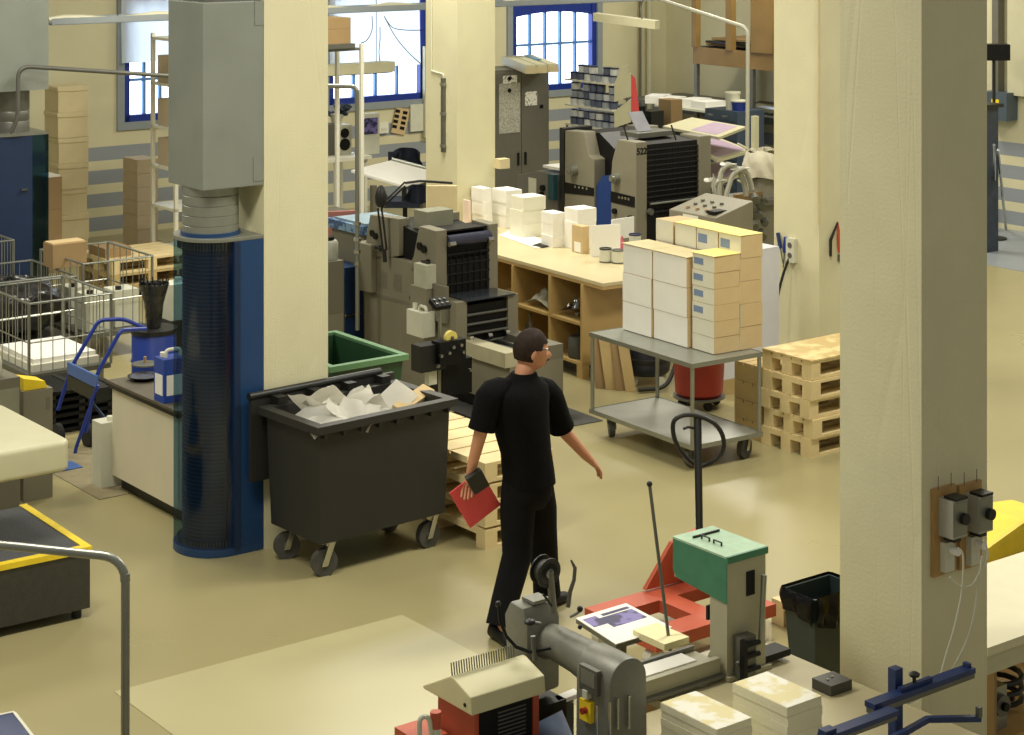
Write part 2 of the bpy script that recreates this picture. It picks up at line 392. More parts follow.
# ================= LEFT: ventilation units =================
def vent_unit(label, P, px, drop=True, sc=1.0):
    o = thing('ventilation_unit', label, 'air unit', P)
    return o
PV = P1.copy(); V = vent_unit('tall blue air unit with curved acrylic front and square grey duct, by the wheeled bin', PV, 0)
zt = 2.04; gx = .003
rect = [(-gx, .02), (-.2, 0)] 
def arcpts(cx, cy, r, a0, a1, n=20): return [(cx + r * math.cos(R(a0 + (a1 - a0) * i / n)), cy + r * math.sin(R(a0 + (a1 - a0) * i / n))) for i in range(n + 1)]
foot = [(-.004, .0), (-.22, .0)] + arcpts(-.22, .27, .27, -90, -270, 24)[1:-1] + [(-.22, .54), (-.004, .54)]
MB().prism(foot, .0, .05).build('base_plinth', M_pblue, V, bev=.004)
MB().prism(foot, zt, zt + .025).build('top_rim', M_spiral, V, bev=.004)
MB().box(-.22, -.004, .0, .54, .05, zt).build('cabinet', M_pblue, V, bev=.004)
MB().box(-.225, -.185, -.012, .0, .05, zt).build('door_edge', M_dblue, V, bev=.003)
core = MB(); core.prism(arcpts(-.225, .27, .2, -95, -265, 20), .05, zt); core.build('filter_core', M_dblue, V)
g = MB()
for k in range(76):
    z = .09 + k * .0255
    g.prism(arcpts(-.225, .27, .207, -95, -265, 14), z, z + .008)
g.build('grille', mat('grille_blue', (26, 62, 96), .45, .1, noise=.1), V)
g = MB(); A = arcpts(-.22, .27, .266, -92, -268, 28)
for z0, z1 in ((.05, zt),):
    v0 = [g.b.verts.new((x, y, z0)) for x, y in A]; v1 = [g.b.verts.new((x, y, z1)) for x, y in A]
    for i in range(len(A) - 1): g.b.faces.new((v0[i], v0[i + 1], v1[i + 1], v1[i]))
g.build('acrylic_front', M_glass, V, smooth=True)
g = MB()
for x, y in arcpts(-.22, .27, .24, -100, -250, 30):
    g.box(x - .003, x + .003, y - .003, y + .003, zt - .06, zt - .01); g.box(x - .003, x + .003, y - .003, y + .003, .055, .09)
g.build('tooth_strip', M_dsteel, V)
# round spiral duct and the square duct
cx, cy, rr = -.26, .25, .185
prof = [(rr, 0)]
for k in range(5): prof += [(rr, k * .065 + .005), (rr - .005, k * .065 + .009), (rr, k * .065 + .013)]
prof += [(rr, .345)]
MB().lathe(prof, cx, cy, 64, zt + .02).build('round_duct', M_spiral, V)
MB().lathe([(rr + .012, 0), (rr + .012, .03)], cx, cy, 36, zt + .02).build('collar', M_pblue, V)
D = MB(); D.prism([(-.45, .0), (-.004, .0), (-.004, .48), (-.45, .48)], 2.39, 3.6); D.build('square_duct', M_duct, V, bev=.006)
MB().box(-.08, -.005, -.004, .0, 2.42, 2.58).build('patch_plate', M_duct, V); MB().box(-.07, -.005, -.004, .0, 3.44, 3.6).build('patch_plate', M_duct, V)
MB().prism([(-.42, .03), (-.02, .03), (-.02, .45), (-.42, .45)], 3.6, 4.4).build('upper_duct', M_dsteel, V)

# second unit further left
PV2 = Vector(((23 - 512) / F * 19.3, 19.3, 0))
V2 = thing('ventilation_unit', 'far blue air unit with short square duct beyond the roll cages', 'air unit', PV2)
zt = zrow(PV2, 136)
foot = [(.25, .0), (-.1, .0)] + arcpts(-.1, .25, .25, -90, -270, 20)[1:-1] + [(-.1, .5), (.25, .5)]
MB().prism(foot, 0, .05).build('base_plinth', M_pblue, V2)
MB().prism([(-.34, 0.04), (.1, .0), (.1, .5), (-.34, .5)], .05, zt).build('cabinet', M_dblue, V2, bev=.005)
MB().prism(foot, zt, zt + .03).build('top_rim', M_steel, V2)
g = MB(); g.box(.1, .27, 0, .005, .05, zt); g.box(.265, .27, 0, .4, .05, zt); g.build('acrylic_front', M_glass, V2)
MB().box(-.02, .04, -.02, 0, zt * .72, zt * .72 + .02).build('handle', M_chrome, V2)
MB().lathe([(.17, 0), (.17, .1), (.165, .11), (.17, .12), (.17, .2), (.165, .21), (.17, .22), (.17, .42)], -.02, .22, 30, zt + .03).build('round_duct', M_dsteel, V2, smooth=True)
q = faceX(PV2, [(48, 96), (2, 98)]); z9 = q[0][1]
MB().box(-.34, .26, -.02, .5, zt + .45, zt + 2.5).build('square_duct', M_duct, V2, bev=.006)

# compressed air pipe on brackets between the units
d = 19.15
o = thing('air_pipe', 'grey steel air pipe bent down beside the far blue unit', 'pipe', W(16, 130, d), 0)
b0 = o.location.copy(); q = [W(10, 133, d), W(18, 122, d), W(18, 66, d), W(172, 76, 19.6)]
MB().tube([p - b0 for p in bend(q, .13)], .022, 10).build('pipe', M_dsteel, o, smooth=True)
o2 = thing('air_pipe', 'thin steel air drop pipe bent down in front of the desk', 'pipe', W(392, 325, 17.2), 0)
b0 = o2.location.copy(); q = [W(326, 86, 17.2), W(357, 87, 17.2), W(357, 225, 17.2)]
q = [W(326, 86, 17.2), W(357, 86.5, 17.2), W(357.5, 330, 17.2)]
q = [p + Vector((0, 0, 0)) for p in q]
MB().tube([p - b0 for p in bend(q, .06)], .02, 10).build('pipe', M_steel, o2, smooth=True)
for r_ in (222, 238, 250, 262): MB().cyl(W(357.3, r_, 17.2) - b0, W(357.3, r_ + 3, 17.2) - b0, .032, n=10).build('valve', M_chrome, o2)
o3 = thing('air_pipe', 'white painted air pipe sloping over the big press then dropping', 'pipe', W(748, 200, 21.7), 0)
b0 = o3.location.copy(); q = [W(655, -2, 22.6), W(748, 28, 21.7), W(747, 205, 21.7)]
MB().tube([p - b0 for p in bend(q, .09)], .022, 10).build('pipe', mat('white_pipe', (190, 188, 170), .4, .2, noise=.04), o3, smooth=True)

# ================= LEFT BACK: boxes and shelf =================
def carton(w, dpt, h, name='carton', side=M_tan, front=None, label=None, tape=False, lid=False):
    o = MB().box(0, w, 0, dpt, 0, h).build(name, side, bev=.004)
    return o
PS = Vector(((58.5 - 512) / F * 22.6, 22.6, 0))
wS, dS = lenX(PS, 88), lenY(PS, 45); zs = [zrow(PS, r) for r in (245, 205, 181.5, 157.5, 134, 110.5, 87)]
hh = zs[3] - zs[2]
n_ = 7; z_ = 0.0; hB = zs[6] / n_
for k in range(n_):
    o = thing('archive_box', 'buff archive box with folded lid, %s up from the floor in the tall stack' % ORD[k], 'box', off(PS, .01 * math.sin(k * 2.1), .01 * math.cos(k * 3), k * hB), YAW, 'tall stack of buff archive boxes')
    MB().box(0, wS, 0, dS, 0, hB - .035).build('body', M_buff, o, bev=.003)
    MB().prism([(-.012, hB - .05), (-.012, hB - .012), (.0, hB - .002), (wS, hB - .002), (wS, hB - .06), (.3 * wS, hB - .06)], -.01, dS, 'y').build('lid', M_buff, o, bev=.002)
PB = Vector(((45 - 512) / F * 22.2, 22.2, 0)); wB = lenX(PB, 62)
hB2 = zrow(PB, 178)
for k in range(3):
    o = MB().box(0, wB, 0, .3, 0, hB2 / 3 - .002).build('carton', M_card, bev=.004, loc=off(PB, 0, 0, k * hB2 / 3), yaw=YAW)
    tag(o, 'brown cardboard carton, %s from the bottom, beside the tall archive stack' % ORD[k], 'box', 'short pile of brown cartons')
o = MB().box(.02, wB * .9, 0, .28, 0, .02).build('paper_ream', M_paper, loc=off(PB, 0, 0, hB2), yaw=YAW); tag(o, 'white paper lying on top of the short brown carton pile', 'paper')
PS2 = Vector(((137.5 - 512) / F * 23.2, 23.2, 0)); w2, d2 = lenX(PS2, 158), lenY(PS2, 123); h2 = zrow(PS2, 160) / 7
for k in range(7):
    o = MB().box(0, w2, 0, d2, 0, h2 - .003).build('carton', M_pink, bev=.005, loc=off(PS2, 0, 0, k * h2), yaw=YAW)
    tag(o, 'pinkish grey carton, %s up in the lower stack under the window' % ORD[k], 'box', 'stack of pinkish cartons')
# white steel shelf rack partly behind the duct
PR = Vector(((176 - 512) / F * 21.6, 21.6, 0)); yR = lenY(PR, 153)
o = thing('shelf_rack', 'white steel shelf rack half hidden behind the square duct', 'shelf', PR)
for x, y in ((0, 0), (1.0, 0), (0, yR), (1.0, yR)): MB().box(x - .02, x + .02, y - .02, y + .02, 0, zrow(PR, 40) + .05).build('post', M_white, o)
zsR = [zrow(PR, r) for r in (255, 212, 172, 132, 88, 42)]
for z in zsR: MB().box(-.02, 1.02, -.02, yR + .02, z, z + .03).build('shelf_board', M_white, o)
cnt = 0
for z in zsR[2:5]:
    for x in (.04, .5):
        q = MB().box(0, .42, 0, yR - .08, 0, .3).build('carton', M_pink, bev=.005, loc=off(PR, x, .04, z + .032), yaw=YAW)
        tag(q, '%s carton standing on the %s shelf of the half hidden white rack' % ('left' if x < .1 else 'inner', ('fourth', 'third', 'second')[cnt // 2]), 'box', 'cartons on the white rack'); cnt += 1
# wooden pallet with brown packs behind the cages
def pallet_parts(o, LXp, LYp, top=M_pine, hgt=.144, boards=5, rot=False):
    # deck boards run along x when rot is False
    t = MB(); bw = LYp / (boards + (boards - 1) * .12)
    for k in range(boards):
        y = k * bw * 1.12
        t.box(0, LXp, y, y + bw, hgt - .022, hgt)
    t.build('top_deck', top, o, bev=.002)
    cr = MB()
    for x in (0, LXp / 2 - .05, LXp - .1): cr.box(x, x + .1, 0, LYp, hgt - .044, hgt - .0225)
    cr.build('cross_board', top, o)
    for x in (0, LXp / 2 - .05, LXp - .1):
        for y in (0, LYp / 2 - .05, LYp - .1):
            MB().box(x, x + .1, y, y + .1, .022, hgt - .0445).build('block', top, o)
    for y in (0, LYp / 2 - .05, LYp - .1): MB().box(0, LXp, y, y + .1, 0, .0215).build('bottom_board', top, o)
PP = G(108, 305); PP = Vector(((112 - 512) / F * 20.6, 20.6, 0))
for k in range(3):
    o = thing('wooden_pallet', '%s pine pallet of the pile beyond the roll cages' % ('bottom', 'middle', 'top')[k], 'pallet', off(PP, 0, 0, .147 * k), YAW, 'pallets beyond the roll cages')
    pallet_parts(o, .95, .8, M_pined if k < 2 else M_pine)
o = MB().box(.02, .32, .2, .6, 0, .1).build('cardboard_sheet', M_card, bev=.01, loc=off(PP, 0, 0, .44), yaw=YAW); tag(o, 'brown folded cardboard lying on the pallets beyond the roll cages', 'cardboard')
# ================= LEFT: roll cages, sack truck, cabinet =================
def cage(label, P, wx_, dy_, zb, zt, yaw=YAW, nv=7, front=True):
    o = thing('roll_cage', label, 'roll cage', P, yaw, 'grey wire roll cages')
    r = .014
    MB().box(0, wx_, 0, dy_, zb - .04, zb).build('base_tray', M_dsteel, o, bev=.005)
    def panel(a, b, name):
        a, b = Vector(a), Vector(b); m = MB(); m.tube([a, a + Vector((0, 0, zt - zb)), b + Vector((0, 0, zt - zb)), b], r, 8)
        m.tube([a + Vector((0, 0, (zt - zb) * .45)), b + Vector((0, 0, (zt - zb) * .45))], .007, 6)
        for k in range(1, nv): m.tube([a.lerp(b, k / nv), a.lerp(b, k / nv) + Vector((0, 0, zt - zb))], .0045, 5)
        m.build(name, M_steel, o, smooth=True)
    if front: panel((0, 0, zb), (wx_, 0, zb), 'side_panel')
    panel((0, 0, zb), (0, dy_, zb), 'side_panel'); panel((wx_, 0, zb), (wx_, dy_, zb), 'side_panel'); panel((0, dy_, zb), (wx_, dy_, zb), 'side_panel')
    for x in (.07, wx_ - .07):
        for y in (.07, dy_ - .07):
            c = MB().cyl((x - .015, y, .05), (x + .015, y, .05), .05, n=14).build('caster', M_rubber, o)
            MB().box(x - .025, x + .025, y - .02, y + .02, .06, zb - .041).build('fork', M_steel, c)
    return o
P = G(29, 404); 
cg = cage('near wire roll cage with white boards inside, behind the sack truck', P, lenX(P, 111), 1.0, .24, zrow(P, 304))
o = thing('stacked_boards', 'white boards lying flat inside the near roll cage', 'boards', off(P, .06, .08, .241))
MB().box(0, .62, 0, .8, 0, .06).build('lower_board', M_white, o, bev=.004); MB().box(.03, .6, .03, .75, .0601, .1).build('upper_board', M_paper, o, bev=.004)
Pc = off(P, .08, 1.12); wc = .86; tc_ = .8
cage('roll cage full of dark stretch film waste at the frame edge', Pc, wc, 1.0, .24, tc_)
o = thing('film_waste', 'crumpled dark stretch film filling the roll cage', 'plastic waste', off(Pc, .02, .06, .245))
m = MB(); random.seed(3)
def blob(u, v):
    th = 2 * math.pi * u; ph = math.pi * v
    r = .41 * (1 + .12 * math.sin(5 * th + 3 * ph) * math.sin(ph) + .08 * math.sin(11 * th) * math.sin(7 * ph))
    return (.41 + min(.4, max(-.39, 1.3 * r * math.sin(ph) * math.cos(th))), .46 + min(.44, max(-.44, 1.35 * r * math.sin(ph) * math.sin(th))), .25 - .25 * math.cos(ph) * (1 + .1 * math.sin(9 * th)))
m.grid(blob, 48, 32); m.build('film', M_wrap, o, smooth=True)
Pd = off(Pc, .93, .0)
cage('roll cage behind the white boards holding milky jerrycans', Pd, .7, .95, .24, .9)
for k, (x, y) in enumerate(((.08, .1), (.38, .12), (.1, .5))):
    j = MB(); j.prism([(0, 0), (.24, 0), (.24, .26), (0, .26)], 0, .33); j = j
    root = thing('jerrycan', 'milky jerrycan with black cap in the rear roll cage, %s' % ('nearest corner', 'by its long side', 'behind the others')[k], 'jerrycan', off(Pd, x, y, .245), YAW, 'jerrycans in the rear roll cage')
    MB().box(0, .24, 0, .26, 0, .34).build('body', M_hdpe, root, bev=.03, smooth=True); j.b.free()
    MB().cyl((.06, .06, .34), (.06, .06, .375), .03).build('cap', M_black, root)
Pe = off(Pc, -.1, 1.06)
cage('farther roll cage behind the one full of dark film', Pe, .8, .5, .24, 1.0)
# box resting on cage rail
xb, yb = .38, -.06
ob = thing('open_carton', 'small open brown cardboard box balanced on the roll cage rail', 'box', Vector((W(53, 271, 18.2).x, 18.2, tc_ + .016)))
MB().box(0, .34, 0, .22, 0, .22).build('body', M_card, ob, bev=.006)
MB().box(0.005, .335, .02, .2, .2201, .232).build('flap', M_tan, ob, bev=.003)
# black slatted stack under the boards is a plastic pallet
o = thing('plastic_pallet', 'dark slatted pallet pile on the floor behind the sack truck', 'pallet', off(G(50, 436), .0, .0))
m = MB()
for k in range(6): m.box(0, .55, 0, .55, .012 + k * .06, .04 + k * .06)
m.build('slat', M_void, o, bev=.004)
for x in (.0, .25, .5): MB().box(x, x + .05, .0, .55, 0, .345).build('rail', M_black, o)

# sack truck (blue)
P = Vector(((94 - 512) / F * 15.1, 15.1, 0))
o = thing('sack_truck', 'blue tubular sack truck leaning beside the white cabinet', 'sack truck', P, YAW)
w = .36
def st(px, row, d): return W(px, row, d) - P
inv = Matrix.Rotation(-YAW, 3, 'Z')
def lp(v): return inv @ v
A = [lp(st(px, r, d)) for px, r, d in ((58, 410, 15.4), (72, 366, 15.4), (99, 320, 15.5), (124, 319, 15.5), (146, 329, 15.6))]
B = [lp(st(px, r, d)) for px, r, d in ((86, 432, 15.0), (97, 374, 14.95), (121, 330, 15.0), (146, 329, 15.2))]
MB().tube(bend(A, .05), .016, 8).build('frame_tube', M_wblue, o, smooth=True); MB().tube(bend(B, .05), .016, 8).build('frame_tube', M_wblue, o, smooth=True)
c0, c1 = lp(st(67, 362, 15.3)), lp(st(96, 376, 14.9))
def slab(a, b, up, th, name, m, par):
    a, b, up = Vector(a), Vector(b), Vector(up); n = (b - a).cross(up).normalized() * th
    return MB().hexa([a, b, b + n, a + n, a + up, b + up, b + up + n, a + up + n]).build(name, m, par, bev=.002)
slab(c0, c1, (0, 0, -.09), .02, 'cross_plate', mat('plate_blue', (70, 100, 160), .5, noise=.1), o)
slab(c0 + Vector((0, 0, -.1)), c1 + Vector((0, 0, -.1)), (0, 0, -.1), .12, 'pouch', M_black, o)
MB().tube([lp(st(98, 385, 14.9)), lp(st(76, 448, 15.0)), (lp(st(73, 465, 15.0)))], .014, 8).build('rear_leg', M_wblue, o, smooth=True)
MB().tube([lp(st(72, 372, 15.4)), lp(st(90, 400, 15.2)), lp(st(110, 425, 15.0))], .012, 8).build('brace', M_dblue, o, smooth=True)
for px in (58, 88):
    q = lp(st(px, 0, 15.2)); MB().cyl((q.x - .02, q.y, .09), (q.x + .02, q.y, .09), .09, n=18).build('wheel', M_rubber, o)
toe = lp(G(62, 468) - P); MB().box(toe.x - .2, toe.x + .12, toe.y - .1, toe.y + .1, 0.002, .012).build('toe_plate', mat('plate_blue', (70, 100, 160)), o)

# white low cabinet with dark worktop
P = G(190, 528); P = Vector(((180 - 512) / F * 13.35, 13.35, 0)); P = G(181, 524)
yw = YAW; dC = lenY(P, 114); zc = .66
o = thing('low_cabinet', 'low white cabinet with dark worktop beside the tall blue unit', 'cabinet', P)
zt_ = zrow(P, 419) ; zt_ = .78
MB().box(0, .56, 0, dC, .09, zt_ - .05).build('body', M_white, o, bev=.004)
MB().box(-.018, -.001, .01, dC - .01, .1, zt_ - .055).build('side_panel', mat('panel_cream', (222, 214, 186), .5, noise=.05, nscale=2), o, bev=.003)
MB().box(.04, .54, .04, dC - .04, 0, .0895).build('plinth', M_black, o)
MB().box(-.035, .6, -.02, dC + .03, zt_ - .05, zt_ - .02).build('edge_band', M_black, o, bev=.003)
MB().box(-.04, .6, -.02, dC + .035, zt_ - .0195, zt_).build('worktop', mat('worn_dark_top', (92, 86, 70), .5, noise=.2, nscale=7), o, bev=.003)
PT = P
def onC(x, y): return off(PT, x, y, zt_ + .001)
Q = G(144, 379.5, zt_)
o = thing('metal_dish', 'shallow black dish with wet tools on the dark cabinet top', 'dish', Q + Vector((0, 0, .001)), 0)
MB().lathe([(.07, 0), (.11, .022), (.12, .03), (.113, .031), (.104, .023), (.066, .008)], n=32).build('bowl', M_void, o, smooth=True)
MB().lathe([(.1, .0), (.1, .002)], n=32, z0=.018).build('liquid', mat('inky_liquid', (60, 66, 90), .1, noise=.5, nscale=30), o)
Q = G(144, 366, zt_); o = thing('lid', 'dark round lid with knob lying on the cabinet worktop', 'lid', Q + Vector((.0, .04, .001)), 0)
MB().lathe([(.1, 0), (.1, .01), (.03, .016)], n=28).build('disc', M_dsteel, o, smooth=True); MB().cyl((0, 0, .014), (0, 0, .06), .012, n=10).build('knob', M_card, o)
# blue and white canister
Q = G(164, 404, zt_)
o = thing('canister', 'blue and white plastic canister on the dark cabinet top', 'canister', Q + Vector((.0, .0, .001)))
MB().box(0, .2, 0, .15, 0, .3).build('body', mat('canister_blue', (34, 70, 160), .4, noise=.05), o, bev=.02, smooth=True)
MB().box(-.003, .0, .02, .13, .05, .19).build('label', M_paper, o); MB().box(.02, .18, -.003, 0, .05, .19).build('label', M_paper, o)
MB().tube(bend([(.05, .07, .29), (.05, .07, .35), (.16, .07, .35), (.16, .07, .29)], .03), .014, 8).build('handle', M_white, o, smooth=True)
MB().cyl((.05, .11, .3), (.05, .11, .33), .022).build('cap', M_white, o)
# blue barrel with black bin and bag
Q = Vector(((154 - 512) / F * 15.9, 15.9, 0))
o = thing('blue_barrel', 'blue plastic barrel behind the dark cabinet top', 'barrel', Q, 0)
h_ = zrow(Q, 329)
MB().lathe([(.17, 0), (.18, .03), (.18, h_ * .33), (.19, h_ * .34), (.18, h_ * .36), (.18, h_ * .66), (.19, h_ * .67), (.18, h_ * .69), (.18, h_ - .02), (.165, h_)], n=32).build('drum', mat('barrel_blue', (26, 54, 138), .4, noise=.05), o, smooth=True)
MB().lathe([(.19, h_ * .97), (.19, h_ + .012), (.15, h_ + .012)], n=32).build('rim', M_black, o)
o = thing('waste_basket', 'black tapered basket of dark strapping standing on the blue barrel', 'basket', Q + Vector((.0, .0, h_ + .014)), 0)
MB().lathe([(.055, 0), (.06, .02), (.08, .2), (.125, .36), (.115, .36), (.07, .2), (.05, .025)], n=20).build('shell', M_wrap, o, smooth=True)
m = MB()
for k in range(16):
    a = k * .393; m.tube([(.05 * math.cos(a), .05 * math.sin(a), .1), (.1 * math.cos(a + .2), .1 * math.sin(a + .2), .33), (.12 * math.cos(a + .3), .12 * math.sin(a + .3), .39)], .006, 5)
m.build('strapping', M_void, o)
Q2 = Vector(((178 - 512) / F * 16.4, 16.4, 0)); o = thing('jerrycan', 'white jerrycan behind the blue air unit on a dark crate', 'jerrycan', Q2 + Vector((0, 0, .75)))
MB().box(-.12, .12, -.1, .1, 0, .3).build('body', M_hdpe, o, bev=.03, smooth=True); MB().cyl((0, 0, .3), (0, 0, .34), .03).build('cap', M_hdpe, o)
o = MB().box(-.16, .16, -.14, .14, 0, .748).build('storage_crate', M_void, bev=.01, loc=Q2, yaw=YAW); tag(o, 'black crate under a white jerrycan, behind the tall blue unit', 'crate')
# milky jerrycan on the floor by the cabinet
Q = G(101, 489)
o = thing('jerrycan', 'tall milky jerrycan on the floor at the low cabinet corner', 'jerrycan', Q)
x_ = lenX(Q, 115); MB().box(0, .17, 0, .15, 0, zrow(Q, 424)).build('body', M_hdpe, o, bev=.05, smooth=True, seg=3)
MB().cyl((.1, .06, zrow(Q, 424)), (.1, .06, zrow(Q, 424) + .03), .025).build('cap', M_white, o)
Q = G(106, 494)
o = MB().box(-.1, .5, -.1, 1.2, 0.0005, .005).build('floor_mat', mat('dusty_mat', (132, 122, 92), .8, noise=.15), loc=Q, yaw=YAW); tag(o, 'worn grey brown mat under the white jerrycan', 'mat')

# cream rounded machine table at the left edge
Q = G(72, 440, 1.05)
o = thing('machine_table', 'cream rounded machine feed table reaching in at the frame edge', 'table', Vector((Q.x, Q.y, 0)), YAW)
zt2 = 1.05
pl = [(0, .07), (.02, .02), (.07, 0), (-1.6, 0)]
poly = arcpts(-.07, .07, .07, -90, 0, 8) + arcpts(-.07, 1.0, .07, 0, 90, 8) + [(-1.6, 1.07), (-1.6, 0)]
MB().prism(poly, zt2 - .18, zt2).build('table_top', M_cream, o, bev=.03, smooth=True, seg=4)
MB().box(-1.5, -1.15, .3, .8, .0, zt2 - .181).build('pedestal', M_cream, o, bev=.01)
# low grey devices behind
Q = Vector(((12 - 512) / F * 13.6, 13.6, 0))
o = thing('control_cabinet', 'grey electronics cabinet behind the cream table', 'cabinet', Q)
MB().box(-.5, .06, 0, .3, 0, zrow(Q, 378)).build('body', M_pressd, o, bev=.01); MB().box(-.48, .05, -.004, 0, zrow(Q, 425), zrow(Q, 388)).build('front_panel', mat('sage_grey', (140, 140, 120)), o)
z6 = zrow(Q, 378)
bt = thing('squeeze_bottle', 'milky squeeze bottle on the grey electronics cabinet', 'bottle', off(Q, -.08, .1, z6 + .001), 0)
MB().lathe([(.04, 0), (.045, .01), (.045, .11), (.035, .14), (.014, .155), (.014, .17)], n=20).build('body', M_hdpe, bt, smooth=True); MB().lathe([(.017, .165), (.017, .195), (.006, .2)], n=14).build('cap', M_white, bt)
Q = Vector(((50 - 512) / F * 13.9, 13.9, 0))
o = thing('label_printer', 'small beige machine box with yellow tray near the roll cages', 'machine', Q)
z7 = zrow(Q, 388)
MB().box(-.2, .02, 0, .4, 0, z7).build('body', M_press, o, bev=.01); MB().box(-.03, .0, -.003, 0, z7 - .15, z7 - .06).build('vent_panel', M_pressd, o)
o = MB().prism([(0, 0), (.18, 0), (.16, .05), (.0, .09)], 0, .16, 'y').build('yellow_tray', M_yellow, bev=.004, loc=off(Q, -.19, .02, z7 + .001), yaw=YAW); tag(o, 'bright yellow plastic tray on the small beige machine', 'tray')

# checker plate platform with yellow edge
zp = .42
A_, B_2 = G(0, 497, zp), G(90, 547, zp)
P = Vector((B_2.x, B_2.y, 0)); o = thing('step_platform', 'black checker plate step with yellow edges at the frame edge', 'platform', P, R(36))
def chk(name):
    m = mat(name, (72, 72, 68), .4, .5, noise=.1, nscale=20); N, L, B = nodes(m)
    tc = N.new('ShaderNodeTexCoord'); mp = N.new('ShaderNodeMapping'); mp.inputs['Rotation'].default_value = (R(45), R(45), R(45)); L.new(tc.outputs['Object'], mp.inputs[0])
    v = N.new('ShaderNodeTexChecker'); v.inputs['Scale'].default_value = 42; L.new(mp.outputs[0], v.inputs[0])
    bp = N.new('ShaderNodeBump'); bp.inputs['Strength'].default_value = .7; bp.inputs['Distance'].default_value = .01; L.new(v.outputs['Fac'], bp.inputs['Height']); L.new(bp.outputs[0], B.inputs['Normal']); return m
MB().box(-.95, 0, 0, 1.0, .06, zp - .03).build('plinth', chk('checker_side'), o, bev=.004)
MB().box(-.94, -.02, .02, .98, zp - .0295, zp).build('tread_mat', mat('ribbed_rubber', (70, 72, 74), .8, noise=.1, nscale=50, bump=.3, bscale=90), o)
m = MB(); m.box(-.95, .01, -.01, .045, zp - .028, zp + .006); m.box(-.04, .01, .046, 1.0, zp - .028, zp + .006); m.build('yellow_nosing', M_yellow, o, bev=.003)
for x in (-.06, -.85): MB().cyl((x, .06, 0), (x, .06, .06), .03).build('foot', M_rubber, o)

# steel handrail near the camera
dd = 7.4
b0 = Vector(W(125, 770, dd)); zb = 0
o = thing('handrail', 'bent steel tube handrail crossing the bottom corner of the view', 'handrail', Vector((b0.x, b0.y, 0)), 0)
q = [W(125, 1200, dd), W(125.5, 558, dd), W(0, 545, dd + .1), W(-160, 538, dd + .3)]; q[0].z = 0.001
MB().tube([p - o.location for p in bend(q, .1, 8)], .017, 14).build('tube', M_steel, o, smooth=True)
MB().cyl((0, 0, 0.0005), (0, 0, .008), .05).build('floor_flange', M_steel, o)
qz = zrow((0, dd, 0), 573); MB().cyl((.0005, 0, qz - .03), (.0005, 0, qz), .0195, n=16).build('sleeve', M_steel, o)
# blue corner thing bottom-left
Qb = W(8, 742, 6.8)
o = thing('display_case', 'blue edged panel corner just showing at the bottom frame edge', 'panel', Vector((Qb.x, Qb.y, 0)), R(30))
t = W(-4, 708, 6.8).z
MB().box(-.5, .02, -.3, .02, t - .12, t - .04).build('panel_body', M_dblue, o, bev=.004); MB().box(-.5, .022, -.3, .022, t - .0395, t - .03).build('top_sheet', M_cblue, o)
MB().box(-.5, .03, .023, .034, t - .06, t - .028).build('white_edge', M_white, o); MB().box(.023, .034, -.3, .0225, t - .06, t - .028).build('white_edge', M_white, o)
MB().box(-.46, -.1, -.26, -.02, 0, t - .1205).build('pedestal', M_dblue, o)

# ================= BLACK WHEELED BIN =================
YB = R(40.5)
P = G(318, 585); o = thing('waste_container', 'large black wheeled waste container full of white offcuts', 'waste bin', P, YB)
zr = .975; Lb = 1.12; Db = .68
def ring(x0, x1, y0, y1, z): return [(x0, y0, z), (x1, y0, z), (x1, y1, z), (x0, y1, z)]
def tub(m, x0, x1, y0, y1, z0, z1, tp, th):
    a = m._v(ring(x0 + tp, x1 - tp, y0 + tp, y1 - tp, z0)); b = m._v(ring(x0, x1, y0, y1, z1))
    c = m._v(ring(x0 + th, x1 - th, y0 + th, y1 - th, z1)); d_ = m._v(ring(x0 + tp + th, x1 - tp - th, y0 + tp + th, y1 - tp - th, z0 + .03))
    m.b.faces.new(a[::-1])
    for p, q in ((a, b), (b, c), (c, d_)):
        for i in range(4): m.b.faces.new((p[i], p[(i + 1) % 4], q[(i + 1) % 4], q[i]))
    m.b.faces.new(d_); return m
m = tub(MB(), .04, Lb - .04, .04, Db - .04, .22, zr - .03, .022, .03)
m.build('tub', M_binblk, o, bev=.012, smooth=True)
m = MB(); e = .035
for a in ((0, Lb, 0, .07), (0, Lb, Db - .07, Db), (0, .07, .07, Db - .07), (Lb - .07, Lb, .07, Db - .07)): m.box(a[0], a[1], a[2], a[3], zr - .05, zr)
m.build('rim', M_binblk, o, bev=.012, smooth=True)
for k in range(8): MB().box(.06 + k * .14, .07 + k * .14, .005, .04, zr - .085, zr - .0505).build('rim_rib', M_binblk, o)
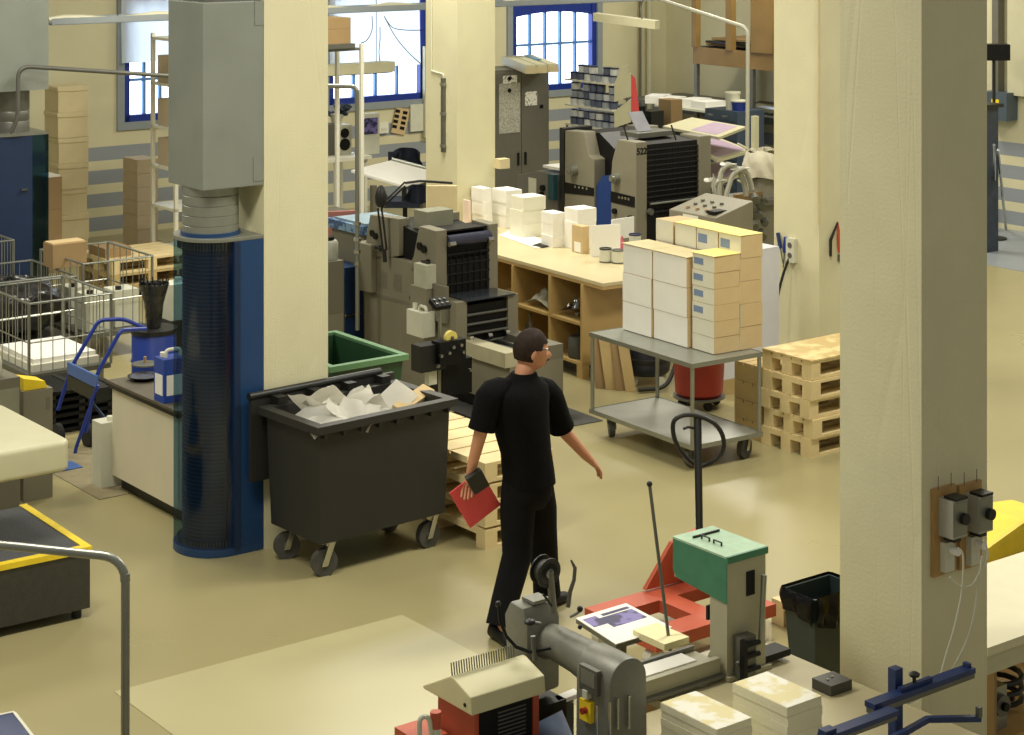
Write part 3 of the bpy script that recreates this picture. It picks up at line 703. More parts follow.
# lid folded back, hanging at the rear
m = MB(); m.box(-.03, Lb + .01, Db + .03, Db + .062, .48, zr + .04); m.build('lid', M_binblk, o, bev=.01)
m = MB(); m.cyl((-.04, Db + .045, zr + .06), (Lb - .1, Db + .045, zr + .06), .026, n=12); m.build('hinge_bar', M_black, o, smooth=True)
for x in (.12, .4, .68, .96): MB().box(x, x + .07, Db - .06, Db + .04, zr, zr + .05).build('hinge_lug', M_black, o, bev=.005)
def caster(par, x, y, rr_, ang, zt9):
    c, s = math.cos(ang), math.sin(ang)
    w_ = MB().cyl((x - .022 * s, y + .022 * c, rr_), (x + .022 * s, y - .022 * c, rr_), rr_, n=28).build('wheel', M_wheelg, par, bev=.008, smooth=True)
    MB().cyl((x - .027 * s, y + .027 * c, rr_), (x + .027 * s, y - .027 * c, rr_), rr_ * .3, n=16).build('hub', M_dsteel, w_)
    f = MB()
    for sg in (-1, 1):
        ox, oy = -sg * .032 * s, sg * .032 * c
        f.hexa([Vector((x + ox + a * c * .02 + bq * -s * .004, y + oy + a * s * .02 + bq * c * .004, z)) + Vector((c * (z - rr_) * .35, s * (z - rr_) * .35, 0)) for z in (rr_ - .02, zt9) for a, bq in ((-1, -1), (1, -1), (1, 1), (-1, 1))])
    f.build('fork', M_chrome, par)
    MB().box(x - .05, x + .06, y - .045, y + .045, zt9, zt9 + .008).build('mount_plate', M_steel, par)
for x, y, a in ((.13, .12, 25), (Lb - .16, .12, 40), (.13, Db - .14, 20), (Lb - .16, Db - .14, 50)): caster(o, x, y, .085, R(a - 40), .212)
BP = P
# paper waste heaped in the bin
random.seed(11)
def sheet(name, label, P, wx_, wy_, tilt, yaw, m=M_paper, curl=.06, grp=None, th=.002):
    ph = random.random() * 6
    def f(u, v): return ((u - .5) * wx_, (v - .5) * wy_, curl * math.sin(u * 3 + ph) * math.cos(v * 2.3 + ph) + curl * .4 * math.sin(7 * u + 5 * v))
    o = MB().grid(f, 10, 10, th).build(name, m, smooth=True); o.location = P; o.rotation_euler = (tilt[0], tilt[1], yaw)
    return tag(o, label, 'paper', grp)
def heap(u, v):
    x = .12 + .62 * u; y = .1 + (Db - .2) * v
    z = .72 + .26 * math.exp(-((u - .45) ** 2 * 9 + (v - .45) ** 2 * 5)) + .05 * math.sin(u * 17 + 3 * v) * math.sin(v * 13) + .03 * math.sin(u * 41) * math.sin(v * 37 + u * 9)
    return (x, y, z)
q = MB(); pts = []
q.grid(heap, 26, 18, .02); o = q.build('paper_offcuts', M_paper, loc=BP + Vector((0, 0, 0)), yaw=YB); tag(o, 'mass of white paper offcuts filling the black container', 'paper'); o['kind'] = 'stuff'
SP = [(.2, .3, .93, .5, -.4, 20), (.35, .42, .99, -.5, .5, 60), (.3, .2, .95, .7, .2, 100), (.5, .3, .97, .3, -.6, 10), (.42, .18, .93, .8, .1, -20), (.6, .3, .93, -.3, .5, 75), (.25, .45, .97, .9, .3, 140), (.15, .15, .93, .3, -.2, 35), (.55, .45, .95, .4, .6, 200)]
desc = ['curled at the rim corner', 'folded upright at the top of the heap', 'lying against the near rim', 'tilted in the middle', 'pressed on the near side', 'sloping to the empty end', 'standing at the rear', 'poking out over the hinge end', 'bent near the far rim']
for k, (x, y, z, tx, ty, yw_) in enumerate(SP):
    sheet('paper_sheet', 'crumpled white sheet %s of the black container' % desc[k], off(BP, x, y, z + .02, YB), .27, .22, (tx, ty), R(yw_), curl=.035, grp='loose sheets in the black container')
q = off(BP, .83, .34, .93, YB); o = sheet('paper_sheet', 'large white folded sheet leaning at the far end of the black container', q, .3, .2, (.5, -.55), YB, curl=.01, th=.01)
q = off(BP, .98, .3, .93, YB); o = MB().box(-.16, .16, -.05, .05, -.02, .02).build('card_roll', M_tan, bev=.01); o.location = q; o.rotation_euler = (.3, -.25, YB + .2); tag(o, 'tan cardboard strip poking from the far end of the black container', 'cardboard')

# green dumpster behind
P = G(409, 443); P = Vector(((409 - 512) / F * 14.0, 14.0, 0))
o = thing('dumpster', 'green open waste bin behind the black wheeled container', 'waste bin', P)
m = tub(MB(), -.62, -.03, .03, .95, .2, .98, .06, .025); m.build('tub', M_gbin, o)
m = MB()
for a in ((-.66, 0, 0, .05), (-.66, 0, .93, .98), (-.05, 0, .05, .93), (-.66, -.61, .05, .93)): m.box(a[0], a[1], a[2], a[3], .96, 1.0)
m.build('rim', M_gbinl, o, bev=.008)
for x in (-.15, -.5):
    for y in (.15, .8): MB().cyl((x - .02, y, .08), (x + .02, y, .08), .08, n=18).build('wheel', M_wheelg, o); MB().box(x - .03, x + .03, y - .03, y + .03, .16, .2).build('mount', M_steel, o)

# ================= PALLETS centre =================
P = off(G(479, 552), .05, 0); wP = lenX(P, 553); dP = 1.2
for k in range(4):
    o = thing('wooden_pallet', 'half size pine pallet, %s of the pile behind the walking man' % ('bottom one', 'second up', 'third up', 'topmost')[k], 'pallet', off(P, 0, 0, .146 * k), YAW, 'pallets behind the walking man')
    if k == 3 : o.location.z = .146 * 3
    pallet_parts(o, wP, dP, M_pine, .13 if k < 3 else .13, boards=6)
# ================= PALLETS right =================
P = G(811, 459); wP = .95; dP = lenY(P, 762)
for k in range(5):
    o = thing('wooden_pallet', 'pine pallet, %s of the pile between the trolley and big pillar' % ('bottom one', 'second up', 'third up', 'fourth up', 'topmost')[k], 'pallet', off(P, .012 * math.sin(k * 2), .01 * math.cos(k * 3), .148 * k), YAW, 'pallets beside the big pillar')
    pallet_parts(o, wP, dP + (.0), M_pine, .1445, boards=5)
o = MB().box(0, wP, 0, dP, 0, .012).build('plywood_sheet', M_pray, bev=.002, loc=off(P, 0, 0, .148 * 4 + .1455), yaw=YAW); tag(o, 'pale plywood sheet covering the pallet pile by the big pillar', 'plywood')
P = off(P, .02, dP + .03); d2_ = max(.15, lenY(P, 747))
for k in range(4):
    o = thing('wooden_pallet', 'weathered pallet, %s of the lower pile just behind the trolley' % ('bottom one', 'second up', 'third up', 'topmost')[k], 'pallet', off(P, 0, 0, .148 * k), YAW, 'pallets just behind the trolley')
    pallet_parts(o, .9, max(d2_, .3), M_pined, .1445, boards=3)
def plate(name, label, cat, pts, z, th, m, group=None, parent=None, bev=.003):
    q = [G(px, r, z) for px, r in pts]; c = sum(q, Vector()) / 4; mb = MB()
    mb.hexa([p - c - Vector((0, 0, th)) for p in q] + [p - c for p in q]); bmesh.ops.recalc_face_normals(mb.b, faces=mb.b.faces[:])
    o = mb.build(name, m, bev=bev, loc=c)
    if label: tag(o, label, cat, group)
    return o
# ================= PRESS 1 (two colour, middle) =================
P = Vector(((436 - 512) / F * 16.6, 16.6, 0)); PR1 = P
o = thing('offset_press', 'beige two tower offset press between the round pillars of paper and wheeled bin', 'printing press', P)
o['label'] = 'beige two-tower offset press with dark rollers beside the birch work table'
wM = lenX(P, 498); a = lenX(P, 447); b = lenX(P, 489)
tow = faceY(P, [(436, 276), (436, 231), (419, 226), (413.5, 256), (411, 262)])
m = MB(); m.prism(tow + [(tow[4][0], tow[0][1] - .02)], 0, a, 'x'); m.prism(tow + [(tow[4][0], tow[0][1] - .02)], b, wM, 'x'); m.build('near_tower', M_press, o, bev=.008)
zt = tow[1][1]; yE = tow[2][0]
m = MB(); m.prism([(.04, .3), (.03, zt - .12), (.1, zt - .05), (yE - .02, zt - .03), (yE, .3)], a, b, 'x'); m.build('roller_housing', M_void, o)
m = MB()
for k in range(9): m.cyl((a, .0, zt - .22 - k * .085), (b, .0, zt - .22 - k * .085), .012, n=8)
m.build('guard_bar', mat('guard_dark', (14, 14, 14), .55, 0, noise=.2, spec=.3), o, smooth=True)
m = MB()
for k in range(7): m.box(a + (b - a) * (k + .5) / 7 - .004, a + (b - a) * (k + .5) / 7 + .004, -.012, -.0035, .5, zt - .18)
m.build('guard_grid', mat('guard_dark', (40, 40, 38)), o)
MB().box(a + .001, b - .001, -.003, .03, .5, zt - .26).build('front_guard', M_void, o)
MB().cyl((a, -.0, zt - .1), (b, 0, zt - .1), .05, n=20).build('top_roller', mat('roller_blue', (70, 72, 90), .25, .3), o, smooth=True)
MB().box(a * .2, wM, .03, .26, zt - .03, zt - .015).build('top_cover', M_void, o)
for x in (a + .02, b - .02): MB().cyl((x - .03, -.05, zt - .12), (x + .03, -.05, zt - .12), .022, n=12).build('clamp_screw', M_chrome, o)
far = faceY(P, [(398.6, 256), (398.6, 219), (370, 214.5), (366, 240), (363, 262)])
m = MB(); m.prism(far, 0, a, 'x'); m.prism(far, b, wM, 'x'); m.build('far_tower', M_press, o, bev=.008)
gap = faceY(P, [(413, 266), (413, 228), (398.6, 221), (398.6, 262)])
MB().prism([(p[0], p[1] - .05) for p in gap], .05, wM - .02, 'x').build('gap_cylinders', M_void, o)
MB().box(.03, wM - .03, far[1][0] + .02, far[2][0] - .02, .9, far[2][1] - .06).build('far_housing', M_void, o)
body = faceY(P, [(436, 275), (413, 268), (411, 262), (398, 258.5), (371, 254.5), (371, 243), (359, 241), (358.5, 262), (364, 293), (364.5, 372), (436, 400)])
body = [(y, max(.03, z)) for y, z in body]; body[-1] = (0, .03); body[-2] = (body[-2][0], .03)
MB().prism(body, .0, wM, 'x').build('press_body', M_press, o, bev=.008)
s1 = faceY(P, [(364, 291), (364, 293.5), (436, 312), (436, 309.5)]); MB().prism(s1, -.006, 0, 'x').build('seam_strip', M_pressd, o)
blk = faceY(P, [(358.8, 243), (358.8, 262), (372, 262), (372, 290), (358.8, 290)])
bx_ = faceY(P, [(359, 242), (359, 290), (372, 293), (372, 245)], -.05)
MB().prism(bx_, -.06, 0, 'x').build('end_box', M_press, o, bev=.01)
for px, rr_, n_ in ((383, 272, 7), (397, 275, 7)):
    m = MB()
    for k in range(n_):
        y, z = faceY(P, [(px, rr_ + k * 2.4)])[0]; m.box(-.004, 0, y - .07, y + .05, z - .008, z)
    m.build('vent_slot', M_pressd, o)
for px, row, w_ in ((373, 233, .03), (376.5, 236, .03), (420.5, 246, .035), (425, 249, .035), (382, 248, .025), (429, 262, .025), (413, 298, .03)):
    y, z = faceY(P, [(px, row)])[0]; MB().cyl((-.02, y, z), (0, y, z), w_, w_ * .9, n=14).build('dial', M_void, o)
    if w_ < .03: MB().box(-.05, -.02, y - .05, y + .05, z - .008, z + .012).build('lever', M_black, o, bev=.004)
# boxes fixed to the side
for (x0, r0, x1, r1, dpt, nm, mm) in ((426.5, 266, 414, 286, .1, 'drip_box', mat('milky_box', (176, 176, 156), .4)), (426, 289, 410, 308, .1, 'gear_cover', M_press), (445, 287, 426, 318, .04, 'front_gusset', M_pressd)):
    q = faceY(P, [(x0, r0), (x1, r1)], -dpt); MB().box(-dpt, 0, q[0][0], q[1][0], q[1][1], q[0][1]).build(nm, mm, o, bev=.015)
q = faceY(P, [(425, 307), (409, 333)], -.14)
jc = thing('jerrycan', 'milky jerrycan hanging on the side of the two-tower press', 'jerrycan', off(P, -.165, q[0][0], q[1][1]))
wj, hj = q[1][0] - q[0][0], q[0][1] - q[1][1]
MB().box(0, .13, 0, wj, 0, hj * .8).build('body', M_hdpe, jc, bev=.05, smooth=True, seg=3); MB().cyl((.06, wj * .8, hj * .78), (.06, wj * .8, hj), .025).build('cap', M_hdpe, jc)
MB().tube(bend([(.06, .03, hj * .75), (.06, .03, hj * .95), (.06, wj * .55, hj * .95), (.06, wj * .55, hj * .75)], .03), .014, 8).build('handle', M_hdpe, jc, smooth=True)
# rear right strip of tower
# lower unit towards camera
yL = lenY(P, 456); Q = off(P, 0, yL)
wl0 = 0; wl1 = lenX(Q, 467); wl2 = lenX(Q, 508); wl3 = lenX(Q, 518); zl = zrow(Q, 303)
m = MB(); m.box(0, wl1, yL, -.001, .5, zl); m.box(wl2, wl3, yL, -.001, .5, zl); m.build('delivery_side', M_press, o, bev=.006)
MB().box(wl1 + .001, wl2 - .001, yL + .02, -.002, .45, zl - .04).build('delivery_box', M_void, o)
m = MB()
for k in range(5): m.cyl((wl1, yL + .0, zl - .12 - k * .08), (wl2, yL + .0, zl - .12 - k * .08), .012, n=8)
m.build('delivery_rod', M_dsteel, o, smooth=True)
MB().box(wl1 - .02, wl2 + .06, yL - .03, -.01, zl + .001, zl + .012).build('glass_guard', mat('smoked_top', (60, 64, 70), .12, .2), o)
for x in (wl1 + .02, wl2 - .03, (wl1 + wl2) / 2): MB().cyl((x - .02, yL - .02, .56), (x + .02, yL - .02, .56), .03, n=14).build('grip_knob', M_chrome, o)
# conveyor to the front
yF = yL - .62
MB().box(.1, wl3, yF, yL - .001, .12, .44).build('feed_base', M_press, o, bev=.01)
MB().box(.05, .2, yF, yL - .001, .4401, .56).build('feed_rail', mat('rail_cream', (176, 170, 140), .45), o, bev=.008)
MB().box(wl3 - .15, wl3, yF, yL - .001, .4401, .56).build('feed_rail', M_pressd, o, bev=.008)
MB().box(.2005, wl3 - .1505, yF, yL - .001, .4401, .5).build('feed_belt', M_void, o)
for x in (.3, .42): MB().box(x, x + .03, yF, yL - .001, .5001, .52).build('belt_strip', M_dsteel, o)
MB().box(.14, wl3 - .04, yF + .1, -.01, .008, .12).build('feed_foot', M_void, o)
# black mechanism on its own stand with the yellow reel
Q = Vector(((447 - 512) / F * 15.7, 15.7, 0))
k = thing('counter_unit', 'black electromechanical counter on a post with a yellow reel', 'machine', Q)
def bq(px0, r0, px1, r1, dy, name, m_, y0=0):
    q = faceX(Q, [(px0, r0), (px1, r1)], y0); return MB().box(q[0][0], q[1][0], y0, y0 + dy, q[1][1], q[0][1]).build(name, m_, k, bev=.006)
bq(421, 347, 446, 369, .14, 'motor_box', M_black); bq(440, 343, 466, 362, .12, 'gear_box', M_void, -.06); bq(444, 362, 472, 392, .2, 'lower_box', M_void, .05)
bq(429, 369, 437, 384, .06, 'support_leg', M_hdpe, .04)
q = faceX(Q, [(452, 338)], -.02)[0]; MB().cyl((q[0], -.02, q[1]), (q[0], .02, q[1]), .055, n=24).build('yellow_reel', mat('reel_yellow', (226, 208, 110), .5), k, bev=.006); MB().cyl((q[0], -.03, q[1]), (q[0], -.0205, q[1]), .015, n=12).build('reel_hub', M_dsteel, k)
for px, row in ((453, 347), (441, 356), (438, 366), (461, 345), (463, 352), (449, 353), (470, 370)):
    q = faceX(Q, [(px, row)], -.07)[0]; MB().cyl((q[0], -.085, q[1]), (q[0], -.0605, q[1]), .014, n=12).build('knob', M_chrome, k)
MB().box(-.05, .3, .04, .3, 0.0, .03).build('foot_plate', M_void, k); MB().cyl((.1, .15, .03), (.1, .15, .5), .03).build('post', M_void, k)
q = faceX(Q, [(440, 396), (440, 306)], .1); MB().cyl((q[0][0], .1, 0), (q[1][0], .1, q[1][1]), .015, n=10).build('stalk', M_steel, k, smooth=True)
zq = q[1][1]; M_ = Matrix.Translation((q[1][0], .1, zq + .02)) @ Matrix.Rotation(.5, 4, 'X')
MB().box(-.075, .075, -.055, .055, -.02, .02, M_).build('button_panel', M_void, k, bev=.004)
for i in range(6): p = M_ @ Vector((-.05 + .05 * (i % 3), -.025 + .05 * (i // 3), .021)); MB().cyl(p, p + Vector((0, -.003, .008)), .011, n=10).build('push_button', M_chrome, k)
# cover and feed stack on the rear of the press
q = off(P, .25, 1.15, 0)
k = thing('print_stack', 'blue overlaid sheets stacked on the rear feeder of the two-tower press', 'paper', off(P, .12, body[6][0] + .1, 0))
MB().box(0, .5, 0, .55, .0, 1.22).build('feed_pillar', M_pressd, k); MB().box(-.04, .56, -.04, .6, 1.2205, 1.3).build('sheet_stack', M_map, k, bev=.003); MB().box(-.0, .5, -.02, .5, 1.3005, 1.32).build('top_sheet', mat('film_blue', (130, 150, 160), .3), k)
k = MB().box(.0, .28, 0, .2, 0, .16).build('roller_cover', mat('dusty_cover', (136, 136, 116), .5, noise=.06), bev=.03, smooth=True, loc=off(P, a + .02, tow[2][0] + .08, zt + .02), yaw=YAW); k.parent = None; tag(k, 'dusty grey rounded cover between the towers of the press', 'cover')
k.location = off(P, a + .0, .3, zt - .05)
# anglepoise lamp in black
Q = off(P, -.08, lenY(P, 388), 0); dd = Q.y
k = thing('task_lamp', 'black folding arm lamp clamped on the two-tower press', 'lamp', W(387, 262, dd), 0); b0 = k.location.copy()
for dx in (-2.2, 1.6): MB().tube([W(385 + dx, 250, dd) - b0, W(380 + dx, 208, dd) - b0], .01, 6).build('lower_arm', M_black, k)
for dy in (0, 4): MB().tube([W(381, 205 + dy, dd) - b0, W(405, 182 + dy, dd + .1) - b0], .009, 6).build('middle_arm', M_black, k)
MB().tube([W(405, 183, dd + .1) - b0, W(420, 181, dd + .1) - b0, W(452, 183, dd + .3) - b0], .012, 6).build('upper_arm', M_black, k)
MB().lathe([(.03, 0), (.05, .03), (.055, .1), (.03, .17), (.015, .19)], n=16).build('lamp_head', M_black, k, smooth=True).location = W(381, 207, dd) - b0
MB().cyl(W(385, 262, dd) - b0, W(384, 249, dd) - b0, .018).build('clamp', M_black, k)
# left neighbour: pink backed seat, dampening box and blue cabinet
Q = Vector(((345 - 512) / F * 17.6, 17.6, 0))
k = thing('tool_cabinet', 'narrow dark blue cabinet between pillar and two-tower press', 'cabinet', Q); w9 = lenX(Q, 363)
MB().box(0, w9, 0, .5, .0, zrow(Q, 268)).build('body', mat('mid_blue', (26, 52, 92), .45, noise=.06), k, bev=.005); MB().box(.0, w9 * .8, -.02, -.001, .5, .52).build('handle', M_chrome, k)
Q3 = Vector(((330 - 512) / F * 17.2, 17.2, 0)); w9 = lenX(Q3, 344.5)
k = thing('machine_cabinet', 'grey beige machine cabinet next to the pillar edge', 'cabinet', Q3); MB().box(-.2, w9 * .95, 0, .38, 0, zrow(Q3, 262)).build('body', M_pressd, k, bev=.006); MB().box(-.2, w9 * .9, -.004, 0, .1, .6).build('door', M_press, k)
k = thing('seat_back', 'dusty pink padded chair back behind the press', 'chair', Vector(((341 - 512) / F * 19.0, 19.0, 0)), R(15))
h1 = zrow((0, 19.0), 211); h0 = zrow((0, 19.0), 243)
MB().box(-.17, .16, -.03, .03, h0, h1).build('backrest', M_pinkseat, k, bev=.028, smooth=True, seg=3); MB().box(-.03, .03, .031, .05, .45, h0 + .1).build('back_bar', M_dsteel, k)
MB().box(-.2, .2, -.34, .06, .42, .449).build('seat', M_pinkseat, k, bev=.012); MB().cyl((0, -.15, .06), (0, -.15, .419), .03).build('post', M_dsteel, k)
for i in range(5):
    a9 = i * 1.2566; MB().tube([(0, -.15, .07), (.24 * math.cos(a9), -.15 + .24 * math.sin(a9), .05)], .02, 6).build('foot', M_black, k); MB().cyl((.24 * math.cos(a9) - .01, -.15 + .24 * math.sin(a9), .025), (.24 * math.cos(a9) + .01, -.15 + .24 * math.sin(a9), .025), .025).build('castor', M_rubber, k)
k = thing('plastic_jar', 'milky plastic jar with dark lid on the grey machine cabinet', 'jar', W(346, 262, 17.45), 0); k.location.z = zrow(Q3, 262) + .001
k.location = off(Q3, .06, .12, zrow(Q3, 262) + .001)
MB().lathe([(.08, 0), (.085, .02), (.085, .15), (.07, .17)], n=24).build('body', mat('jar_milk', (160, 162, 146), .4), k, smooth=True); MB().lathe([(.05, .17), (.05, .2), (.01, .2)], n=20).build('lid', M_void, k)
k = MB().box(-.1, .1, -.06, .06, 0, .05).build('rag', M_map, bev=.02, smooth=True); k.location = off(Q3, -.12, .1, zrow(Q3, 262) + .001); tag(k, 'bluish crumpled rag beside the milky jar', 'cloth')

# ================= WORK TABLE with cubbies =================
YT = R(34)
P = G(582, 379.5); k = thing('work_table', 'long birch work table with open cubbies below', 'table', P, YT); TP = P
zT = .9; oh = -.14; ln = 3.25
wT = 1.15
def TB(x0, x1, y0, y1, z0, z1, nm, m_=M_wood, bev=.003): return MB().box(x0, x1, y0, y1, z0, z1).build(nm, m_, k, bev=bev)
pts = [G(603, 283.5, zT)]; c0 = Matrix.Rotation(-YT, 3, 'Z') @ (pts[0] - P)
TB(c0.x, c0.x + wT, c0.y, ln, zT - .03, zT, 'table_top', mat('worn_table_top', (204, 190, 148), .35, noise=.08, nscale=2.5))
TB(c0.x + .006, c0.x + wT - .006, c0.y + .006, ln - .01, zT - .06, zT - .0301, 'top_edge')
zB = zT - .0605; th = .025
ys = [0, lenY(P, 549, YT), lenY(P, 512, YT), lenY(P, 512, YT) * 1.5, ln - .1]
TB(0, 1.0, 0, th, .12, zB, 'side_panel'); TB(.4, .42, th, ys[-1] - th, .15, zB, 'back_panel', M_wood)
for y in ys[1:]: TB(0.001, .399, y - th / 2, y + th / 2, .1455, zB, 'divider')
for a9, b9 in zip(ys, ys[1:]):
    TB(.002, .398, a9 + th, b9 - th / 2, .47, .495, 'shelf')
TB(-.002, .42, .0, ys[-1], .12, .145, 'bottom_board')
for y in (0, ys[2], ys[-1] - .08): TB(0, .08, y, y + .08, 0, .1195, 'foot'); TB(.88, .96, y, y + .08, 0, .1195, 'foot')
TB(.05, .38, .1, ys[-1] - .1, .06, .1195, 'toe_kick', M_void)
def onT(px, row): return G(px, row, zT + .001)
# cubby contents
def cub(i, lvl, x=.08, y=.1): return off(P, x, ys[i] + y, (.4955 if lvl else .1455) , YT)
for i, lvl, lab in ((0, 1, 'clear plastic bags in the upper cubby nearest the table end'), (1, 1, 'crumpled white bags and offcuts in the second upper cubby')):
    q = MB(); q.grid(lambda u, v: (.28 * u, .36 * v, .03 + .12 * abs(math.sin(u * 9 + v * 5) * math.sin(v * 11)) * math.sin(math.pi * u) * math.sin(math.pi * v) + .05 * math.sin(math.pi * v)), 18, 24, .004)
    z = q.build('plastic_bags', M_film if i == 0 else M_hdpe, smooth=True); z.location = cub(i, lvl, .04, .08); z.rotation_euler = (0, 0, YT); tag(z, lab, 'bag')
q = thing('thermos', 'dark squat can with strap in the lower end cubby', 'can', cub(0, 0, .12, .2), YT); MB().lathe([(.1, 0), (.105, .02), (.105, .17), (.09, .19)], n=24).build('body', M_wheelg, q, smooth=True); MB().cyl((0, 0, .19), (0, 0, .26), .015).build('spout', M_black, q)
q = thing('spray_bottle', 'clear bottle in the lower second cubby', 'bottle', cub(1, 0, .1, .45), YT); MB().lathe([(.04, 0), (.045, .02), (.045, .16), (.015, .2), (.015, .23)], n=18).build('body', M_clear, q, smooth=True); MB().lathe([(.018, .2301), (.018, .26)], n=12).build('cap', M_dsteel, q)
# paper stacks on the table
def pstack(px, row, x1, yl, h, label, m_=M_paper, name='paper_stack', cat='paper stack', yaw=YT, grp=None, layers=3, jit=.008):
    Q = onT(px, row); wx_, wy_ = lenX(Q, x1, yaw), lenY(Q, yl, yaw); k = thing(name, label, cat, Q, yaw, grp); z = 0
    for i in range(layers):
        jx, jy = random.uniform(-jit, jit), random.uniform(-jit, jit); MB().box(jx, wx_ + jx, jy, wy_ + jy, z + .0005, z + h / layers).build('bundle', m_, k, bev=.002); z += h / layers
    return k
def hrow(px, row, top): Q = onT(px, row); return zrow(Q, top) - zT
pstack(523, 238, 545, 510, hrow(523, 238, 198), 'tall white paper stack on the work table, nearest to the press rollers', mat('off_white', (228, 226, 206), .8, noise=.02)); 
pstack(506, 229, 522, 492, hrow(506, 229, 191), 'white paper block between the tall stack and the pillar side stack')
pstack(483, 229, 492, 472, hrow(483, 229, 189), 'white paper stack with crumpled top nearest the middle pillar')
pstack(469, 230, 471, 463, hrow(469, 230, 201), 'narrow pinkish pad pack beside the middle pillar', mat('pinkish_paper', (226, 206, 190), .8))
pstack(553, 248, 565, 541, hrow(553, 248, 214), 'low white paper stack with uneven top behind the dark folded sheet')
pstack(577, 250, 596, 564, hrow(577, 250, 210), 'white stack topped with blue edged sheets behind the small brown carton')
Q = onT(582, 254); k9 = thing('small_carton', 'small brown carton with white label among the table paper stacks', 'box', Q, YT)
x9, y9, h9 = lenX(Q, 589, YT), lenY(Q, 572, YT), hrow(582, 254, 227)
MB().box(0, x9, 0, y9, 0, h9).build('body', M_tan, k9, bev=.003); MB().box(-.003, 0, .02, y9 - .04, .01, h9 * .4).build('label', M_paper, k9)
k9 = MB().box(0, .3, 0, .01, 0, hrow(592, 256, 225)).build('white_card', M_paper, loc=onT(591, 257), yaw=YT - R(14)); tag(k9, 'big white board standing upright on the table behind the ink tins', 'board')
k9 = MB().box(0, .3, 0, .012, 0, .2).build('white_card', M_paper, loc=onT(612, 240), yaw=YT + .1); tag(k9, 'white sheet standing behind the blue lidded tin', 'board')
k9 = plate('paper_sheets', 'loose white sheets lying on the far end of the work table', 'paper', [(499, 235), (516, 227), (553, 245), (536, 248)], zT + .006, .005, M_paper)
k9 = plate('dark_sheet', 'dark glossy sheet edge lying in front of the white stacks', 'paper', [(532, 245), (540, 242.5), (552, 245), (543, 247)], zT + .012, .004, M_void)
def tin(px, row, r_, h, label, lid=M_dsteel, body=M_hdpe):
    k = thing('ink_tin', label, 'tin', onT(px, row), 0); MB().lathe([(r_, 0), (r_, .012)], n=28).build('base_rim', M_dsteel, k)
    MB().lathe([(r_ * .985, .0121), (r_ * .985, h - .012)], n=28).build('label_band', body, k, smooth=True); MB().lathe([(r_ * 1.02, h - .0119), (r_ * 1.02, h), (r_ * .85, h), (r_ * .85, h - .006)], n=28).build('lid', lid, k); return k
tin(605.5, 262, .057, .13, 'open ink tin nearest the upright white board', M_black); tin(618, 263, .057, .125, 'ink tin with dark lid touching the box stack', M_dsteel)
tin(635, 243, .06, .09, 'blue and white ink tin with dark blue lid in front of the console', mat('navy_lid', (20, 30, 70), .4))
k9 = thing('pink_bottle', 'small pink capped bottle behind the two ink tins', 'bottle', onT(622, 252), 0); MB().lathe([(.025, 0), (.025, .1), (.012, .12), (.012, .15)], n=14).build('body', mat('rose', (190, 90, 110), .4), k9, smooth=True)

# ================= TROLLEY =================
YTr = R(34); P = G(692, 474); TR = P
k = thing('platform_trolley', 'two-shelf steel platform trolley carrying the carton stacks', 'trolley', P, YTr)
lx, ly = lenX(P, 763, YTr), lenY(P, 589, YTr); zt, zl = zrow(P, 364), zrow(P, 446)
for z, nm in ((zt, 'top_shelf'), (zl, 'bottom_shelf')):
    t = MB().box(.004, lx - .004, .004, ly - .004, z - .03, z - .004).build(nm, mat('galvanised_sheet', (150, 152, 142), .35, .5, noise=.12, nscale=3), k)
    m = MB(); m.box(0, lx, 0, .004, z - .035, z); m.box(0, lx, ly - .004, ly, z - .035, z); m.box(0, .004, .004, ly - .004, z - .035, z); m.box(lx - .004, lx, .004, ly - .004, z - .035, z); m.build('edge_trim', M_steel, t)
for x, y in ((.02, .02), (lx - .02, .02), (.02, ly - .02), (lx - .02, ly - .02)): MB().cyl((x, y, zl), (x, y, zt - .031), .016, n=12).build('post', M_steel, k, smooth=True)
for x, y, a9 in ((.12, ly - .14, 60), (lx - .12, ly - .14, 60), (.12, .14, 10), (lx - .1, .1, 20)): caster(k, x, y, .082, R(a9), zl - .045)
# cartons
def carton_box(loc, w, dd_, h, mw, ms, label, grp, lab=False, yaw=YTr):
    k = thing('carton', label, 'box', loc, yaw, grp)
    MB().box(0, w, 0, dd_, 0, h).build('body', ms, k, bev=.003)
    MB().box(-.0015, .0, .001, dd_ - .001, .001, h - .001).build('white_side', mw, k)
    if lab: MB().box(-.003, -.0016, dd_ * .5, dd_ * .93, h * .35, h * .75).build('label', M_lab, k)
    return k
zs0 = zt + .001
QA = G(714, 354.5, zs0); wA, dA = lenX(QA, 740, YTr), lenY(QA, 692.5, YTr); hA = (zrow(QA, 257) - zs0) / 6
nm6 = ['bottom one', 'second up', 'third up', 'fourth up', 'fifth up', 'topmost']
for i in range(6):
    carton_box(QA + Vector((.003 * math.sin(i * 3), .002 * math.cos(i * 2), i * hA)), wA - .004, dA, hA - .002, M_white, M_tan, 'flat carton with white label side at the near trolley corner, %s' % nm6[i], 'flat labelled cartons', i > 1)
def column(off_x, off_y, w, dd_, n, htot, desc, grp, m1=M_paper, m2=M_tan, lab=False):
    b = off(QA, off_x, off_y, 0, YTr); h = htot / n
    for i in range(n):
        nn = ['bottom', 'second up', 'third up', 'fourth up', 'fifth up', 'sixth up'][i] if i < n - 1 else 'top'
        carton_box(b + Vector((.004 * math.sin(i * 2 + off_y * 5), .003 * math.cos(i + off_x * 9), i * h)), w, dd_, h - .0025, m1, m2, '%s carton of %s' % (nn, desc), grp, lab)
    return b, htot
